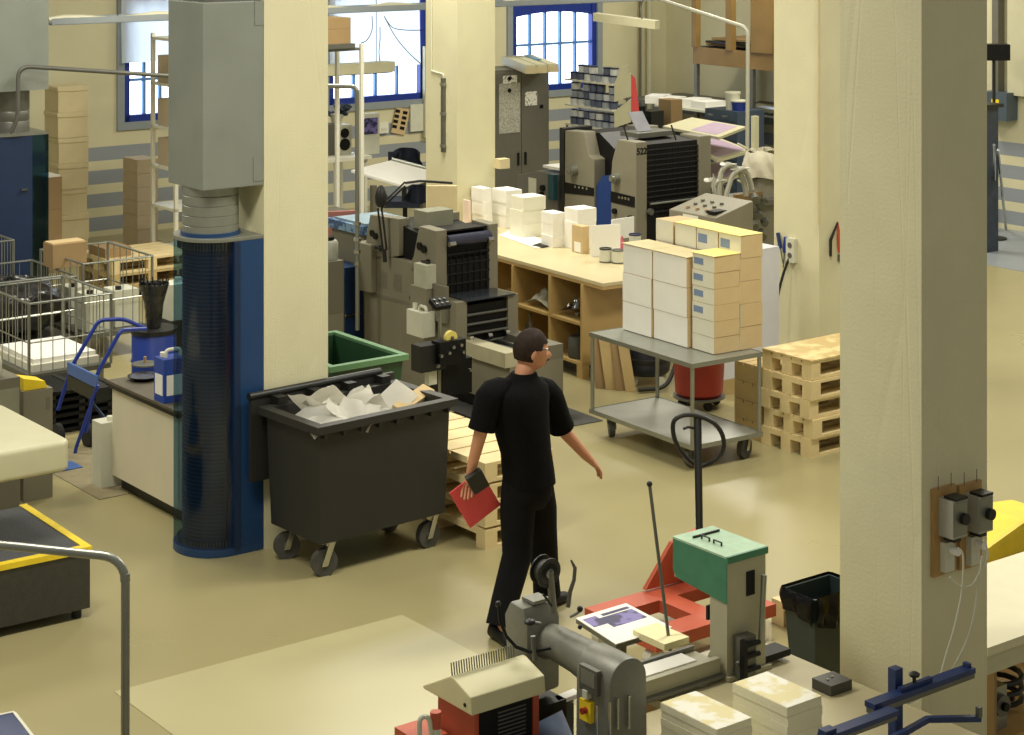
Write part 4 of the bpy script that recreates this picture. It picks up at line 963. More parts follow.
y1 = dA + .03; q1 = off(QA, -.01, y1, 0, YTr); dC = lenY(q1, 655.5, YTr); y2 = y1 + dC + .012; q2 = off(QA, -.02, y2, 0, YTr); dD = lenY(q2, 625, YTr)
h1 = zrow(q1, 250) - zs0; h2 = zrow(q2, 246) - zs0
column(-.03, y1, wA, dC, 3, .69, 'the white column behind the labelled cartons', 'white cartons in front row')
column(-.04, y2, wA, dD, 3, .69, 'the white column farthest along the trolley front', 'white cartons in front row')
bx = wA + .004; qb = off(QA, bx, 0, 0, YTr); wBk = lenX(qb, 762, YTr)
hb = .87
column(bx, .0, wBk, dA, 5, hb, 'the taller rear column at the trolley end', 'taller rear cartons', M_white, M_tan, True)
column(bx, y1 - .02, wBk + .03, dA, 5, hb, 'the taller rear column with blue label in the middle', 'taller rear cartons', M_white, M_tan, True)
column(bx, y1 + .24, wBk + .03, .26, 5, hb, 'the taller rear column of white cartons', 'taller rear cartons', M_white, M_tan)
column(bx, y1 + .53, wBk + .03, .22, 5, hb, 'the rear column farthest from the big pillar', 'taller rear cartons', M_white, M_tan)
for (x, y, w_, d_, z, lab) in ((0, -.005, wA, dA + .01, 6 * hA, 'on the flat labelled cartons'), (-.03, y1, wA, dC, .69, 'on the white column in the middle'), (-.04, y2, wA, dD, .69, 'on the white column by the work table'), (bx, 0, wBk, dA, hb, 'on the rear end column'), (bx, y1 - .02, wBk, dA, hb, 'on the rear column with blue labels'), (bx, y1 + .24, wBk, .26, hb, 'on the rear white column')):
    q = MB().box(-.01, w_ + .01, -.005, d_, 0, .004).build('cover_sheet', mat('yellow_sheet', (236, 218, 130), .7, noise=.05) if y < .1 or 'rear' in lab else M_buff, loc=off(QA, x, y, z + .001, YTr), yaw=YTr + .02); tag(q, 'yellowish cover sheet lying %s' % lab, 'sheet')
# things behind/under the trolley
Q = Vector(((699 - 512) / F * 16.4, 16.4, 0)); h9 = zrow(Q, 358)
k = thing('red_barrel', 'dull red plastic tub on a wheeled dolly behind the trolley', 'barrel', Q, 0)
MB().lathe([(.17, .1), (.2, .13), (.215, h9 - .02), (.225, h9), (.2, h9)], n=36).build('tub', M_redb, k, smooth=True); MB().lathe([(.22, .085), (.22, .1), (.15, .1)], n=30).build('dolly', M_dsteel, k)
for i in range(4): a9 = i * 1.57 + .4; MB().cyl((.16 * math.cos(a9), .16 * math.sin(a9) - .01, .04), (.16 * math.cos(a9), .16 * math.sin(a9) + .01, .04), .04).build('castor', M_rubber, k)
Q = Vector(((647 - 512) / F * 17.2, 17.2, 0)); h9 = zrow(Q, 345)
k = thing('vacuum_cleaner', 'round black industrial vacuum tub standing between trolley and table', 'vacuum cleaner', Q, 0)
MB().lathe([(.17, .09), (.2, .12), (.21, h9 - .15), (.19, h9 - .02), (.12, h9)], n=32).build('tub', mat('dark_tub', (34, 36, 46), .4), k, smooth=True); MB().lathe([(.2, .2), (.215, .21), (.215, .24), (.2, .25)], n=32).build('band', M_black, k)
for i in range(4): a9 = i * 1.57 + .7; MB().cyl((.17 * math.cos(a9), .17 * math.sin(a9) - .01, .045), (.17 * math.cos(a9), .17 * math.sin(a9) + .01, .045), .045).build('castor', M_hdpe, k)
MB().tube(bend([(.1, -.1, h9 - .02), (.2, -.2, h9), (.27, -.2, .3), (.15, -.3, .03), (-.1, -.36, .03)], .1), .018, 8).build('hose', M_black, k, smooth=True)
for i, (px, lean) in enumerate(((596, .03), (606, .05), (616, .02), (626, .06))):
    Q = Vector(((px - 512) / F * (17.0 - .04 * i), 17.0 - .04 * i, 0)); q = MB().hexa([Vector(v) for v in ((0, 0, .001), (.09, 0, .001), (.09, .025, .001), (0, .025, .001), (-lean, .12, .45), (.09 - lean, .12, .45), (.09 - lean, .145, .45), (-lean, .145, .45))]).build('wooden_board', M_pined if i % 2 else M_card, bev=.002, loc=Q, yaw=.1); tag(q, 'brown board leaning at the end of the work table, %s counted from the cubbies' % ORD[i], 'board', 'boards leaning by the work table')
Q = Vector(((742 - 512) / F * 16.9, 16.9, 0)); k = thing('paper_pallet', 'big block of white sheets wrapped on a pallet behind the trolley', 'paper stack', Q); w9 = .8
MB().box(-.35, .45, 0, .25, .13, zrow(Q, 252)).build('sheets', mat('bluish_white', (214, 216, 220), .8, noise=.03), k, bev=.004); MB().box(-.35, .45, 0, .25, 0, .1295).build('pallet_base', M_pined, k)
k = MB().box(-.85, 0, 0, 1.9, .0006, .006).build('rubber_mat', M_mat, loc=G(603, 421), yaw=YT); tag(k, 'dark rubber mat in front of the work table cubbies', 'mat')
# ================= PRESS 522 =================
P = Vector(((636 - 512) / F * 20.4, 20.4, 0)); o = thing('offset_press', 'big beige press with black number 522 and blue guard between its towers', 'printing press', P)
a = lenX(P, 647); b = lenX(P, 699); wM = lenX(P, 711)
def pr(pts): return [(y, max(0.02, z)) for y, z in faceY(P, pts)]
near = pr([(636, 320), (636, 142.5), (617.5, 139.5), (612, 161), (611, 175), (611, 320)])
m = MB(); m.prism(near, 0, a, 'x'); m.prism(near, b, wM, 'x'); m.build('near_tower', M_press, o, bev=.01)
zt = near[1][1]; yE = near[3][0]
MB().prism([(.03, .2), (.03, zt - .04), (yE - .02, zt - .02), (yE - .02, .2)], a + .001, b - .001, 'x').build('roller_housing', M_void, o)
m = MB()
for k in range(13): m.cyl((a, .02, zt - .1 - k * .055), (b, .02, zt - .1 - k * .055), .012, n=8)
m.build('guard_bar', mat('guard_dark', (20, 20, 19)), o)
m = MB()
for k in range(9): m.box(a + (b - a) * (k + .5) / 9 - .002, a + (b - a) * (k + .5) / 9 + .002, .008, .012, zt - .8, zt - .05)
m.build('guard_grid', mat('guard_dark', (40, 40, 38)), o)
MB().cyl((a + .03, -.02, zt - .66), (b - .03, -.02, zt - .66), .012, n=10).build('chrome_rod', M_steel, o)
for x in (a + .03, b - .06): MB().cyl((x, -.04, zt - .74), (x, .0, zt - .74), .035, n=16).build('grip_knob', M_dsteel, o)
far = pr([(594, 330), (594, 159.5), (589, 156), (584, 132), (565, 130.5), (564, 320)])
a2 = .3
m = MB(); m.prism(far, 0, .16, 'x'); m.prism(far, b, wM, 'x'); m.build('far_tower', M_press, o, bev=.01)
MB().prism([(y, z) for y, z in pr([(603, 320), (603, 150), (588, 134), (566, 132), (566, 320)])], .161, b - .001, 'x').build('far_housing', M_void, o)
MB().prism(pr([(564, 320), (564, 128.5), (559.5, 127.5), (559.5, 320)]), 0, .4, 'x').build('end_cover', M_black, o)
MB().prism(pr([(611, 330), (611, 176), (601, 176), (595, 186), (594.2, 330)]), .02, b, 'x').build('blue_guard', mat('guard_blue', (24, 56, 116), .4, noise=.05), o, bev=.005)
for p0, p1, r0, r1 in ((635, 611, 195, 207.5), (594, 565, 186, 196)):
    q = faceY(P, [(p0, r0 + 2), (p1, r0 - 4), (p1, r0 + 7), (p0, r1)]); MB().prism(q, -.006, 0, 'x').build('control_band', M_void, o)
    for i in range(4): y = q[0][0] + (q[1][0] - q[0][0]) * (.2 + .13 * i); z = (q[0][1] + q[3][1]) / 2 + .01; MB().box(-.01, -.006, y, y + .03, z, z + .025).build('push_button', M_chrome, o)
for px, row in ((617, 178), (575, 170)):
    y, z = faceY(P, [(px, row)])[0]; MB().cyl((-.06, y, z), (0, y, z), .05, .06, n=22).build('hand_wheel', M_steel, o, smooth=True); MB().cyl((-.09, y, z), (-.06, y, z), .03, n=16).build('wheel_cap', M_chrome, o)
for px, row in ((615.5, 211), (631, 218)): y, z = faceY(P, [(px, row)])[0]; MB().cyl((-.03, y, z), (0, y, z), .03, n=14).build('dial', M_void, o)
x_, z_ = faceX(P, [(637.2, 151)])[0]; text('522', M_void, o, .095, Matrix.Translation((.008, -.0015, zt - .13)) @ FX_M)
q = faceY(P, [(636, 224)])[0]; MB().prism(pr([(636, 206), (636, 207.5), (611, 201.5), (611, 200)]), -.004, 0, 'x').build('seam_strip', M_pressd, o)
# feeder to the far left
fd = pr([(564, 330), (564, 176), (545, 172), (524, 176), (524, 330)]); fq = thing('feeder_unit', 'grey feeder unit with white label joined to the far tower', 'machine', off(P, 0, .1))
MB().prism([(y + .03, z) for y, z in fd], 0, .7, 'x').build('body', mat('feeder_grey', (116, 114, 106), .5), fq, bev=.01)
y, z = faceY(P, [(538, 188)])[0]; MB().box(-.004, 0, y - .07, y + .07, z - .1, z + .1).build('label', M_white, fq)
for px, row in ((549, 189), (548, 196)): y, z = faceY(P, [(px, row)])[0]; MB().cyl((-.03, y, z), (0, y, z), .035, n=14).build('dial', M_void, fq)
y, z = faceY(P, [(560.5, 186)])[0]; MB().box(-.06, 0, y - .05, y + .05, z - .16, z + .12).build('ink_bottle', mat('teal', (30, 70, 76), .4), fq, bev=.01)
k = MB().box(0, .5, 0, .3, 0, .03).build('white_sheets', M_paper, bev=.004, loc=off(P, .05, faceY(P, [(556, 0)])[0][0], fd[1][1] + .04), yaw=YAW); tag(k, 'bluish white sheets on the far feeder unit', 'paper')
# top trays between the towers
k = MB().box(0, .5, 0, .3, 0, .05).build('ink_tray', M_dsteel, bev=.01, loc=off(P, a + .1, .25, zt + .0), yaw=YAW); tag(k, 'grey ink tray lying on top of the big press', 'tray'); 
k = thing('plate_stand', 'small grey tilted plate on top of the big press', 'plate', off(P, .32, .35, zt + .051)); M_ = Matrix.Rotation(.9, 4, 'X')
MB().box(0, .2, 0, .25, 0, .01, M_).build('plate_panel', mat('zinc', (150, 150, 156), .4, .4), k)
for px, row in ((628, 136), (676, 128)):
    k = MB().cyl((0, 0, 0), (-.05, 0, .16), .009, n=8).build('ink_knife', M_black, loc=W(px, row + 4, 20.6)); k.location.z = zt + .0; tag(k, 'black handled ink knife standing on the big press %s' % ('near the number' if px < 650 else 'by the light table'), 'knife')
# control console
P = Vector(((716 - 512) / F * 18.9, 18.9, 0)); k = thing('control_console', 'beige control console with round buttons before the big press', 'console', P, YAW)
ln = lenY(P, 669); zc = zrow(P, 216)
MB().prism([(0, .0), (.5, .0), (.5, zc + .1), (0, zc - .02)], 0, ln, 'y').build('body', M_press, k, bev=.01)
for i in range(9):
    x = .1 + (i % 3) * .1; y = ln * (.35 + .2 * (i // 3)); z = zc - .02 + .12 * x / .5; MB().cyl((x, y, z), (x, y, z + .02), .02, n=14).build('push_button', M_dsteel if i % 3 else M_card, k)
MB().box(.03, .2, ln * .08, ln * .25, zc + .0, zc + .03).build('keypad', M_void, k); y, z = faceY(P, [(690, 219)])[0]; MB().box(-.004, 0, y - .12, y + .1, z - .06, z + .04).build('label', M_white, k)
# tape machine and hoses right of the console
P = Vector(((751 - 512) / F * 20.35, 20.35, 0)); k = thing('numbering_machine', 'grey machine with looping pale hoses beside the back pillar', 'machine', P)
zz = zrow(P, 197)
MB().box(-.05, .5, 0, .5, 0, zz - .1).build('cabinet', M_pressd, k, bev=.01); MB().box(-.15, .55, -.05, .55, zz - .0995, zz - .05).build('table_plate', M_dsteel, k, bev=.004)
MB().box(-.12, .5, .1, .14, zz - .0495, zz + .02).build('cross_rail', M_orangewood, k)
for i, (p0, pm, p1, r0, rt, r1) in enumerate(((719, 722, 746, 196, 162, 196), (726, 735, 752, 197, 166, 190), (716, 712, 724, 196, 178, 198))):
    q = [W(p0, r0, 20.2), W((p0 + pm) / 2 - 1, (r0 + rt) / 2, 20.2), W(pm + 1, rt + 2, 20.2), W((pm + p1) / 2, rt + 2, 20.2), W(p1 - 2, (rt + r1) / 2, 20.3), W(p1, r1, 20.3)]
    MB().tube([(Matrix.Rotation(-YAW, 3, 'Z') @ (v - P)) for v in bend(q, .12)], .028, 10).build('hose', mat('hose_grey', (170, 168, 152), .45), k, smooth=True)
m = MB(); random.seed(5)
for i in range(16): x, y, z = random.uniform(-.14, .1), random.uniform(-.14, -.09), random.uniform(zz - .4, zz); m.cyl((x, y - .03, z), (x + .04, y + .03, z + .03), random.uniform(.02, .05), n=12)
m.build('gear_cluster', M_dsteel, k, smooth=True)
q = MB().cyl((0, 0, 0), (0, 0, .2), .16, .15, n=26).build('drum_base', M_press, loc=off(P, .38, .2, zz - .048)); q.name = 'motor_drum'; tag(q, 'grey motor drum under white cloth beside the back pillar', 'motor')
m = MB(); m.grid(lambda u, v: ((.21 + .02 * math.sin(9 * u * 6.283) * math.sin(v * 8)) * math.cos(u * 6.2832) * (1 - .25 * v ** 4), (.19 + .02 * math.sin(7 * u * 6.283 + v * 5)) * math.sin(u * 6.2832) * (1 - .25 * v ** 4), .0 + .27 * v + .02 * math.sin(u * 20)), 48, 14, .01); m.grid(lambda u, v: (.16 * v * math.cos(u * 6.2832), .15 * v * math.sin(u * 6.2832), .285 + .02 * math.sin(u * 20 + v * 4)), 24, 6, .01)
q = m.build('cloth_cover', mat('crumpled_cover', (206, 200, 176), .8, bump=.6, bscale=9), smooth=True); q.location = off(P, .38, .2, zz + .156); tag(q, 'crumpled off white cloth bundle on the motor drum', 'cloth')
# light table rack
k = thing('drying_rack', 'light metal rack with two tilted printing tables behind the big press', 'rack', G(719, 137, 1.45)); k.location.z = 0
for pts, z, nm in (([(719, 137), (746, 126.5), (691.6, 117.2), (662.7, 126)], 1.45, 'upper_table'), ([(717, 160), (752, 150), (712, 135), (690, 143)], 1.15, 'lower_table'), ([(712, 185), (746, 172), (720, 160), (690, 168)], .85, 'bottom_table')):
    q = [Matrix.Rotation(-YAW, 3, 'Z') @ (G(px, r, z) - k.location) for px, r in pts]; mb = MB(); mb.hexa([p - Vector((0, 0, .035)) for p in q] + q); bmesh.ops.recalc_face_normals(mb.b, faces=mb.b.faces[:])
    t = mb.build(nm, M_cream, k, bev=.004)
    c = sum(q, Vector()) / 4; r9 = [c.lerp(p, .8) + Vector((.0, 0, .001)) for p in q]
    if nm == 'upper_table': r9 = [c + (p - c) * Vector((.9, .9, 1)) if False else p for p in r9]
    mb = MB(); h_ = [r9[0], r9[1], r9[1].lerp(r9[2], .55), r9[0].lerp(r9[3], .55)] if nm == 'upper_table' else r9
    mb.hexa(h_ + [p + Vector((0, 0, .002)) for p in h_]); bmesh.ops.recalc_face_normals(mb.b, faces=mb.b.faces[:]); mb.build('printed_sheet', M_lilac, t)
for px, d_ in ((755, 21.3),):
    q = Matrix.Rotation(-YAW, 3, 'Z') @ (Vector(((px - 512) / F * d_, d_, 0)) - k.location); MB().box(q.x - .03, q.x + .03, q.y - .03, q.y + .03, 0, zrow((0, d_), 116)).build('post', M_cream, k)
    m = MB()
    for i in range(6): m.tube([(q.x, q.y, .5 + i * .2), (q.x - (.12 if i % 2 else 0) - .03, q.y + .12, .6 + i * .2)], .012, 6)
    m.build('truss_rod', M_cream, k)
# flat file cabinet
P = Vector(((737 - 512) / F * 25.9, 25.9, 0)); k = thing('flat_file_cabinet', 'dark blue flat file cabinet under the wooden shelf', 'cabinet', P); ly = lenY(P, 705); zt = zrow(P, 112)
MB().box(0, .5, 0, ly, 0, zt).build('body', mat('slate_blue', (62, 76, 92), .5, noise=.05), k, bev=.006)
for i in range(9):
    dr = MB().box(-.015, -.001, .03, ly - .03, zt - .13 - i * .13, zt - .02 - i * .13).build('drawer', mat('slate_blue', (62, 76, 92)), k, bev=.003)
    for y in (ly * .25, ly * .7): MB().box(-.03, -.016, y, y + .1, zt - .085 - i * .13, zt - .065 - i * .13).build('handle', M_steel, dr)
for i, (x, y, h, c_, lab) in enumerate(((.1, .12, .22, M_hdpe, 'white plastic tub on the blue flat file cabinet'), (.1, -.0, .12, mat('barrel_blue', (26, 54, 138)), 'small blue pot on the corner of the flat file cabinet'))):
    q = thing('storage_tub', lab, 'tub', off(P, x + .05, y + .12, zt + .001), 0); MB().lathe([(.09, 0), (.1, h - .02), (.105, h)], n=22).build('body', c_, q, smooth=True); MB().lathe([(.11, h + .0005), (.11, h + .02)], n=22).build('lid', M_white, q)
# wood rack on the right wall
P = off(WC, -1.25, -.55); k = thing('wooden_rack', 'orange pine storage rack with sheet stock along the far side wall', 'rack', P)
zb = 2.14; y0_ = lenY(P, 693)
MB().box(-.0, .06, -4.65, y0_, zb - .24, zb).build('front_beam', M_orangewood, k, bev=.004)
for y, w_ in ((y0_, .16), (lenY(P, 727), .2), (lenY(P, 752), .7)): MB().box(-.03, .06, y - w_ * .6, y, zb - 0.0, 4.6).build('upright', M_orangewood, k)
MB().box(.061, 1.2, -4.65, y0_, zb - .1, zb - .07).build('shelf_board', M_wood, k)
for y in (y0_ - .02, -2.6, -4.6): MB().box(.0, .06, y - .06, y, 0, zb - .241).build('leg', M_dsteel, k); MB().box(1.1, 1.16, y - .06, y, 0, zb - .101).build('leg', M_dsteel, k)
MB().box(.02, 1.2, -4.65, .15, 1.25, 1.28).build('lower_shelf', M_dsteel, k); MB().box(.02, 1.2, -4.65, .15, .6, .63).build('lower_shelf', M_dsteel, k)
for i in range(5):
    q = MB().box(.1, 1.0 - .05 * i, -2.9 - .1 * (i % 2), -1.35 - .08 * i, 0, .03).build('sheet_stock', M_black if i % 2 else M_card, loc=off(P, 0, 0, zb - .069 + i * .045), yaw=YAW + .03 * (i % 3)); tag(q, '%s sheet stock board from the bottom on the pine rack' % ORD[i], 'board', 'sheet stock on the pine rack')
for x, y, w_, d_, h, m_, lab in ((.12, -4.1, .5, .75, .5, M_tan, 'tan carton on the pine rack against the back pillar'), (.12, -3.3, .5, .75, .07, M_photo, 'blue patterned film roll on the pine rack')):
    q = MB().box(0, w_, 0, d_, 0, h).build('carton' if h > .1 else 'film_pack', m_, bev=.005, loc=off(P, x, y, zb - .069), yaw=YAW); tag(q, lab, 'box' if h > .1 else 'film')
q = MB().box(-.45, -.02, -1.75, -.6, 0, .03).build('tray_board', M_hdpe, bev=.003, loc=off(P, .0, -.5, 1.2805), yaw=YAW); tag(q, 'white board carrying bags on the rack shelf under the pine beam', 'board')
for i in range(4):
    q = MB().box(0, .4, 0, .3, 0, .11).build('white_package', M_paper, bev=.035, smooth=True, loc=off(P, -.42 + .1 * (i % 2), -2.15 + .32 * i, 1.3115), yaw=YAW + .2 * i); tag(q, 'white soft package on the white rack board, %s from the pillar' % ORD[i], 'package', 'white soft packages on the rack')
q = MB().cyl((0, 0, .09), (0, 1.2, .09), .09, n=16).build('film_roll', M_film, loc=off(P, .1, -3.9, 1.2805), yaw=YAW); tag(q, 'clear film roll lying on the rack near the back pillar', 'roll')
q = MB().box(0, .5, 0, .7, 0, .25).build('red_crate', M_redb, bev=.02, loc=off(P, -.3, -4.9, .8), yaw=YAW); q.location.z = .6315; tag(q, 'red crate low on the rack beside the back pillar', 'crate')
q.location = off(P, .1, -4.2, .6315)
for i in range(5):
    q = MB().box(0, .35, 0, .4, 0, .2).build('storage_box', (M_dsteel, M_black, M_card)[i % 3], bev=.01, loc=off(P, .15, -.7 - i * .55, .6315 if i < 3 else .001), yaw=YAW); tag(q, 'dark storage box in the shadowed lower rack, %s from the hall corner' % ORD[i], 'box', 'dark boxes in the lower rack')
# low stand in the corner with black box
P = W(682, 130, 25.5); k = thing('side_bench', 'dark bench with small equipment in front of the hall corner', 'bench', Vector((P.x - .5, 25.5, 0)))
zt = 1.25
MB().box(-.9, .9, 0, .5, zt - .04, zt).build('bench_top', M_dsteel, k)
for x in (-.88, .82): 
    for y in (.02, .42): MB().box(x, x + .05, y, y + .05, 0, zt - .0405).build('leg', M_dsteel, k)
for x, w_, h, m_, lab, nm in ((-.2, .3, .3, M_void, 'black boxy viewer on the dark bench', 'viewer_box'), (.2, .22, .22, M_black, 'small black case beside the boxy viewer', 'equipment_case'), (.55, .2, .35, M_card, 'brown canister at the bench end by the rack', 'canister'), (-.8, .35, .14, M_dsteel, 'grey tray of tools at the bench end by the cans', 'tray')):
    q = MB().box(0, w_, 0, .25, 0, h).build(nm, m_, bev=.01, loc=off(k.location, x, .08, zt + .001), yaw=YAW); tag(q, lab, 'equipment')
# grey steel cabinet
P = Vector(((492 - 512) / F * 23.0, 23.0, 0)); wC = lenX(P, 549.5); k = thing('steel_cabinet', 'tall grey steel cabinet with notices beside the middle pillar', 'cabinet', P); zt = zrow(P, 71)
MB().box(0, wC, 0.02, .5, 0, zt).build('body', M_cabgrey, k, bev=.006); xm = lenX(P, 521.5)
for x0, x1 in ((.01, xm - .004), (xm + .004, wC - .01)):
    dr = MB().box(x0, x1, 0, .0195, .08, zt - .03).build('door', M_cabgrey, k, bev=.003); MB().box(x1 - .06 if x0 < .1 else x0 + .04, x1 - .04 if x0 < .1 else x0 + .06, -.02, -.0005, 1.1, 1.25).build('handle', M_void, dr)
def notice(px0, r0, px1, r1, m_, nm, par=k, P=P):
    q = faceX(P, [(px0, r0), (px1, r1)], -.004); return MB().box(q[0][0], q[1][0], -.006, -.003, q[1][1], q[0][1]).build(nm, m_, par)
notice(499, 84, 520, 132, M_form, 'wall_calendar'); notice(503, 76, 517, 84, M_ad, 'notice'); notice(525, 92, 537, 105, M_ad, 'notice')
for px, r in ((509.5, 78.5), (509.5, 90.5), (541.5, 106.5)): q = faceX(P, [(px, r)], -.01)[0]; MB().cyl((q[0], -.016, q[1]), (q[0], -.0065, q[1]), .025, n=12).build('magnet', M_void, k)
for i, (x, y) in enumerate(((.05, -.25), (.21, -.2), (.38, -.05))):
    q = thing('lamp_housing', 'cream fluorescent lamp housing lying on the grey cabinet, %s' % ('nearest the pillar', 'in the middle', 'beside the blue tube')[i], 'lamp', off(P, x + .02, -.55, zt + .002), R(12), 'lamp housings on the cabinet'); MB().prism([(0, 0), (.14, 0), (.13, .1), (.01, .1)], 0, 1.35, 'y').build('housing', M_cream, q, bev=.006); MB().box(.0, .12, -.012, -.0005, 0, .08).build('end_cap', M_buff, q)
q = MB().cyl((0, 0, .06), (0, .6, .06), .06, n=16).build('blue_tube', mat('pale_blue_tube', (90, 140, 170), .4), smooth=True, loc=off(P, .62, -.1, zt + .002), yaw=R(12)); tag(q, 'pale blue tube lying beside the lamp housings', 'tube')
# small beige wall box on pillar 2
q = MB().box(0, .13, -.1, 0, 0, .1).build('power_box', M_buff, bev=.01, loc=off(P2, lenX(P2, 494), -.001, zrow(P2, 172)), yaw=YAW); tag(q, 'beige power box at the foot of the middle pillar side', 'socket')
# ink rack
P = Vector(((614 - 512) / F * 23.0, 23.0, 0)); k = thing('ink_rack', 'stepped rack full of ink cans below the window', 'rack', P); ly = lenY(P, 566); IR = P
zs = [zrow(P, 84), zrow(P, 110), zrow(P, 130)]
for z in zs: MB().box(-.02, .2, 0, ly, z - .02, z).build('shelf_board', M_white, k, bev=.002)
for y in (0, ly - .02):
    MB().box(.2, .22, y, y + .02, 0, zs[0] + .1).build('upright', M_dsteel, k); MB().box(.0, .02, y, y + .02, 0, zs[2] - .021).build('upright', M_dsteel, k)
MB().prism([(-.01, zs[0] - .02), (.21, zs[0] + .06), (.21, zs[0] + .22), (.1, zs[0] + .18)], -.006, -.001, 'y').build('end_panel', M_cream, k)
for z in (zs[0], zs[1]): MB().prism([(.0, z - .21), (.26, z - .16), (.26, z + .12), (.0, z - .02)], -.008, -.002, 'y').build('end_panel', M_cream, k)
MB().prism([(.27, zs[1] - .1), (.4, zs[1] - .1), (.33, zs[0] + .05), (.27, zs[0] + .1)], -.003, .003, 'y').build('red_flap', M_folder, k)
cans = {}
def put_can(loc, label, grp):
    n_ = int(loc[1] * 977 + loc[2] * 613) % 3
    can = cans.get(n_)
    if can is None:
        can = cans[n_] = thing('ink_can', label, 'ink can', loc, 0, grp)
        MB().lathe([(.052, 0), (.052, .074)], n=18).build('label_band', mat('can_label_%d' % n_, ((206, 208, 204), (150, 156, 164), (84, 92, 112))[n_], .4, noise=.1, nscale=60), can, smooth=True)
        MB().lathe([(.055, .0745), (.055, .09), (.045, .09)], n=18).build('lid', mat('can_lid', (22, 30, 66), .35, .1), can); return can
    return dup(can, loc, 0, label, grp)
cols = int(ly / .12)
for si, (z, lays, nm) in enumerate(((zs[0], 2, 'top'), (zs[1], 3, 'middle'), (zs[2], 3, 'bottom'))):
    z0 = z if si == 0 else z
    for c_ in range(cols):
        n_ = lays - (1 if (c_ * 7 + si * 3) % 4 == 2 else 0)
        if si > 0: n_ = min(n_, int((zs[si - 1] - .02 - z) / .0915))
        for l_ in range(n_):
            put_can(off(P, .055 + .012 * math.sin(c_ * 5 + l_ * 2),   .07 + c_ * .12, z0 + .0005 + l_ * .0915), 'ink can %s of its pile, %s pile from the near end, %s rack shelf' % (('bottom', 'second', 'third')[l_], ORD[c_], nm), 'ink cans on the %s rack shelf' % nm)
for i, y in enumerate((.03, .14, .3)): put_can(off(P, .15, y + .03, zs[0] + .0005 + 0), 'ink can %s in the back line of the top rack shelf' % ORD[i], 'ink cans in the back line')
# ================= DESK AREA =================
P = Vector(((330 - 512) / F * 23.6, 23.6, 0)); k = thing('wall_bench', 'white topped wall bench with speaker under the draped window', 'bench', P); zt = 1.12
wB = lenX(P, 372)
MB().box(-1.2, wB, 0, .7, zt - .04, zt).build('bench_top', M_white, k, bev=.004)
for x in (-1.1, .1, wB - .08): 
    for y in (.04, .6): MB().box(x, x + .04, y, y + .04, 0, zt - .0405).build('leg', M_white, k)
sp = thing('speaker', 'black and white boxy loudspeaker on the wall bench', 'speaker', off(P, .3, .3, zt + .001)); 
MB().box(0, .2, 0, .3, 0, .36).build('body', M_hdpe, sp, bev=.006); MB().box(-.26, -.001, .0, .3, 0, .38).build('side_case', M_cabgrey, sp)
for z, r_ in ((.26, .06), (.12, .075)): MB().cyl((.1, -.008, z), (.1, -.0005, z), r_, n=22).build('driver', M_void, sp)
pp = thing('potted_plant', 'small dark leaved plant in a white pot on the speaker', 'plant', off(P, .36, .42, zt + .362), 0)
MB().lathe([(.06, 0), (.09, .13), (.08, .13)], n=20).build('pot', M_hdpe, pp, smooth=True); m = MB(); random.seed(4)
for i in range(18):
    a9 = i * 2.4; r_ = .06 + .1 * random.random(); z = .12 + .14 * random.random(); m.hexa([Vector(v) for v in ((0, 0, .1), (.01, 0, .1), (.01, .01, .1), (0, .01, .1), (r_ * math.cos(a9), r_ * math.sin(a9), z), (r_ * math.cos(a9) + .05, r_ * math.sin(a9), z - .03), (r_ * math.cos(a9) + .05, r_ * math.sin(a9) + .04, z - .02), (r_ * math.cos(a9), r_ * math.sin(a9) + .04, z + .01))])
m.build('foliage', mat('leaf_dark', (24, 40, 60), .6), pp)
rd = thing('display_unit', 'white boxed display with photograph beside the speaker', 'display', off(P, .52, .1, zt + .001)); MB().box(0, .26, 0, .12, -.0, .5).build('case', M_hdpe, rd, bev=.006); MB().box(.03, .23, -.006, -.0005, .25, .45).build('picture', M_photo, rd)
q = MB().box(-.55, -.3, 0, .3, 0, .3).build('carton', M_tan, bev=.005, loc=off(P, .5, .3, zt + .001), yaw=YAW); q.location = off(P, .25, .02, zt + .001); tag(q, 'tan carton on the wall bench next to the pillar', 'box')
# hanging card with black cards
WP = off(WC, 0, -.015); 
def onwall(px0, r0, px1, r1, nm, m_, label, cat, rot=0, th=.02):
    t = lenX(WP, (px0 + px1) / 2); c = off(WP, t, 0); c.z = zrow(c, (r0 + r1) / 2); w_ = abs(lenX(WP, px1) - lenX(WP, px0)); h_ = (r1 - r0) * c.y / F
    k = thing(nm, label, cat, c); M_ = Matrix.Rotation(rot, 4, 'Y'); MB().box(-w_ / 2, w_ / 2, -th, .0, -h_ / 2, h_ / 2, M_).build('board', m_, k); return k, w_, h_, M_
k, w_, h_, M_ = onwall(393, 108, 407, 134, 'sample_board', M_tan, 'tilted tan card with black sample squares hanging under the window', 'board', R(14), .012)
for i in range(8): x = -w_ * .3 + (i % 2) * w_ * .55; z = h_ * .36 - (i // 2) * h_ * .2; MB().box(x - w_ * .2, x + w_ * .12, -.017, -.0125, z - h_ * .07, z + h_ * .05, M_).build('sample', M_void, k)
k, w_, h_, M_ = onwall(409.5, 104, 425, 131, 'paper_poster', M_hdpe, 'white curled paper sheet on the wall by the middle pillar', 'poster', 0, .03)
k, w_, h_, M_ = onwall(378, 122, 387, 133, 'wall_socket', M_white, 'white socket box on the grey wall stripe under the window', 'socket', 0, .04); MB().box(-w_ * .3, w_ * .3, -.045, -.0405, -h_ * .3, 0).build('cover', M_hdpe, k)
# boarded panel at the right of window 2
k, w_, h_, M_ = onwall(422.5, 46, 432, 137, 'window_board', M_cream, 'tall cream board standing at the window side behind the middle pillar', 'panel', 0, .06)
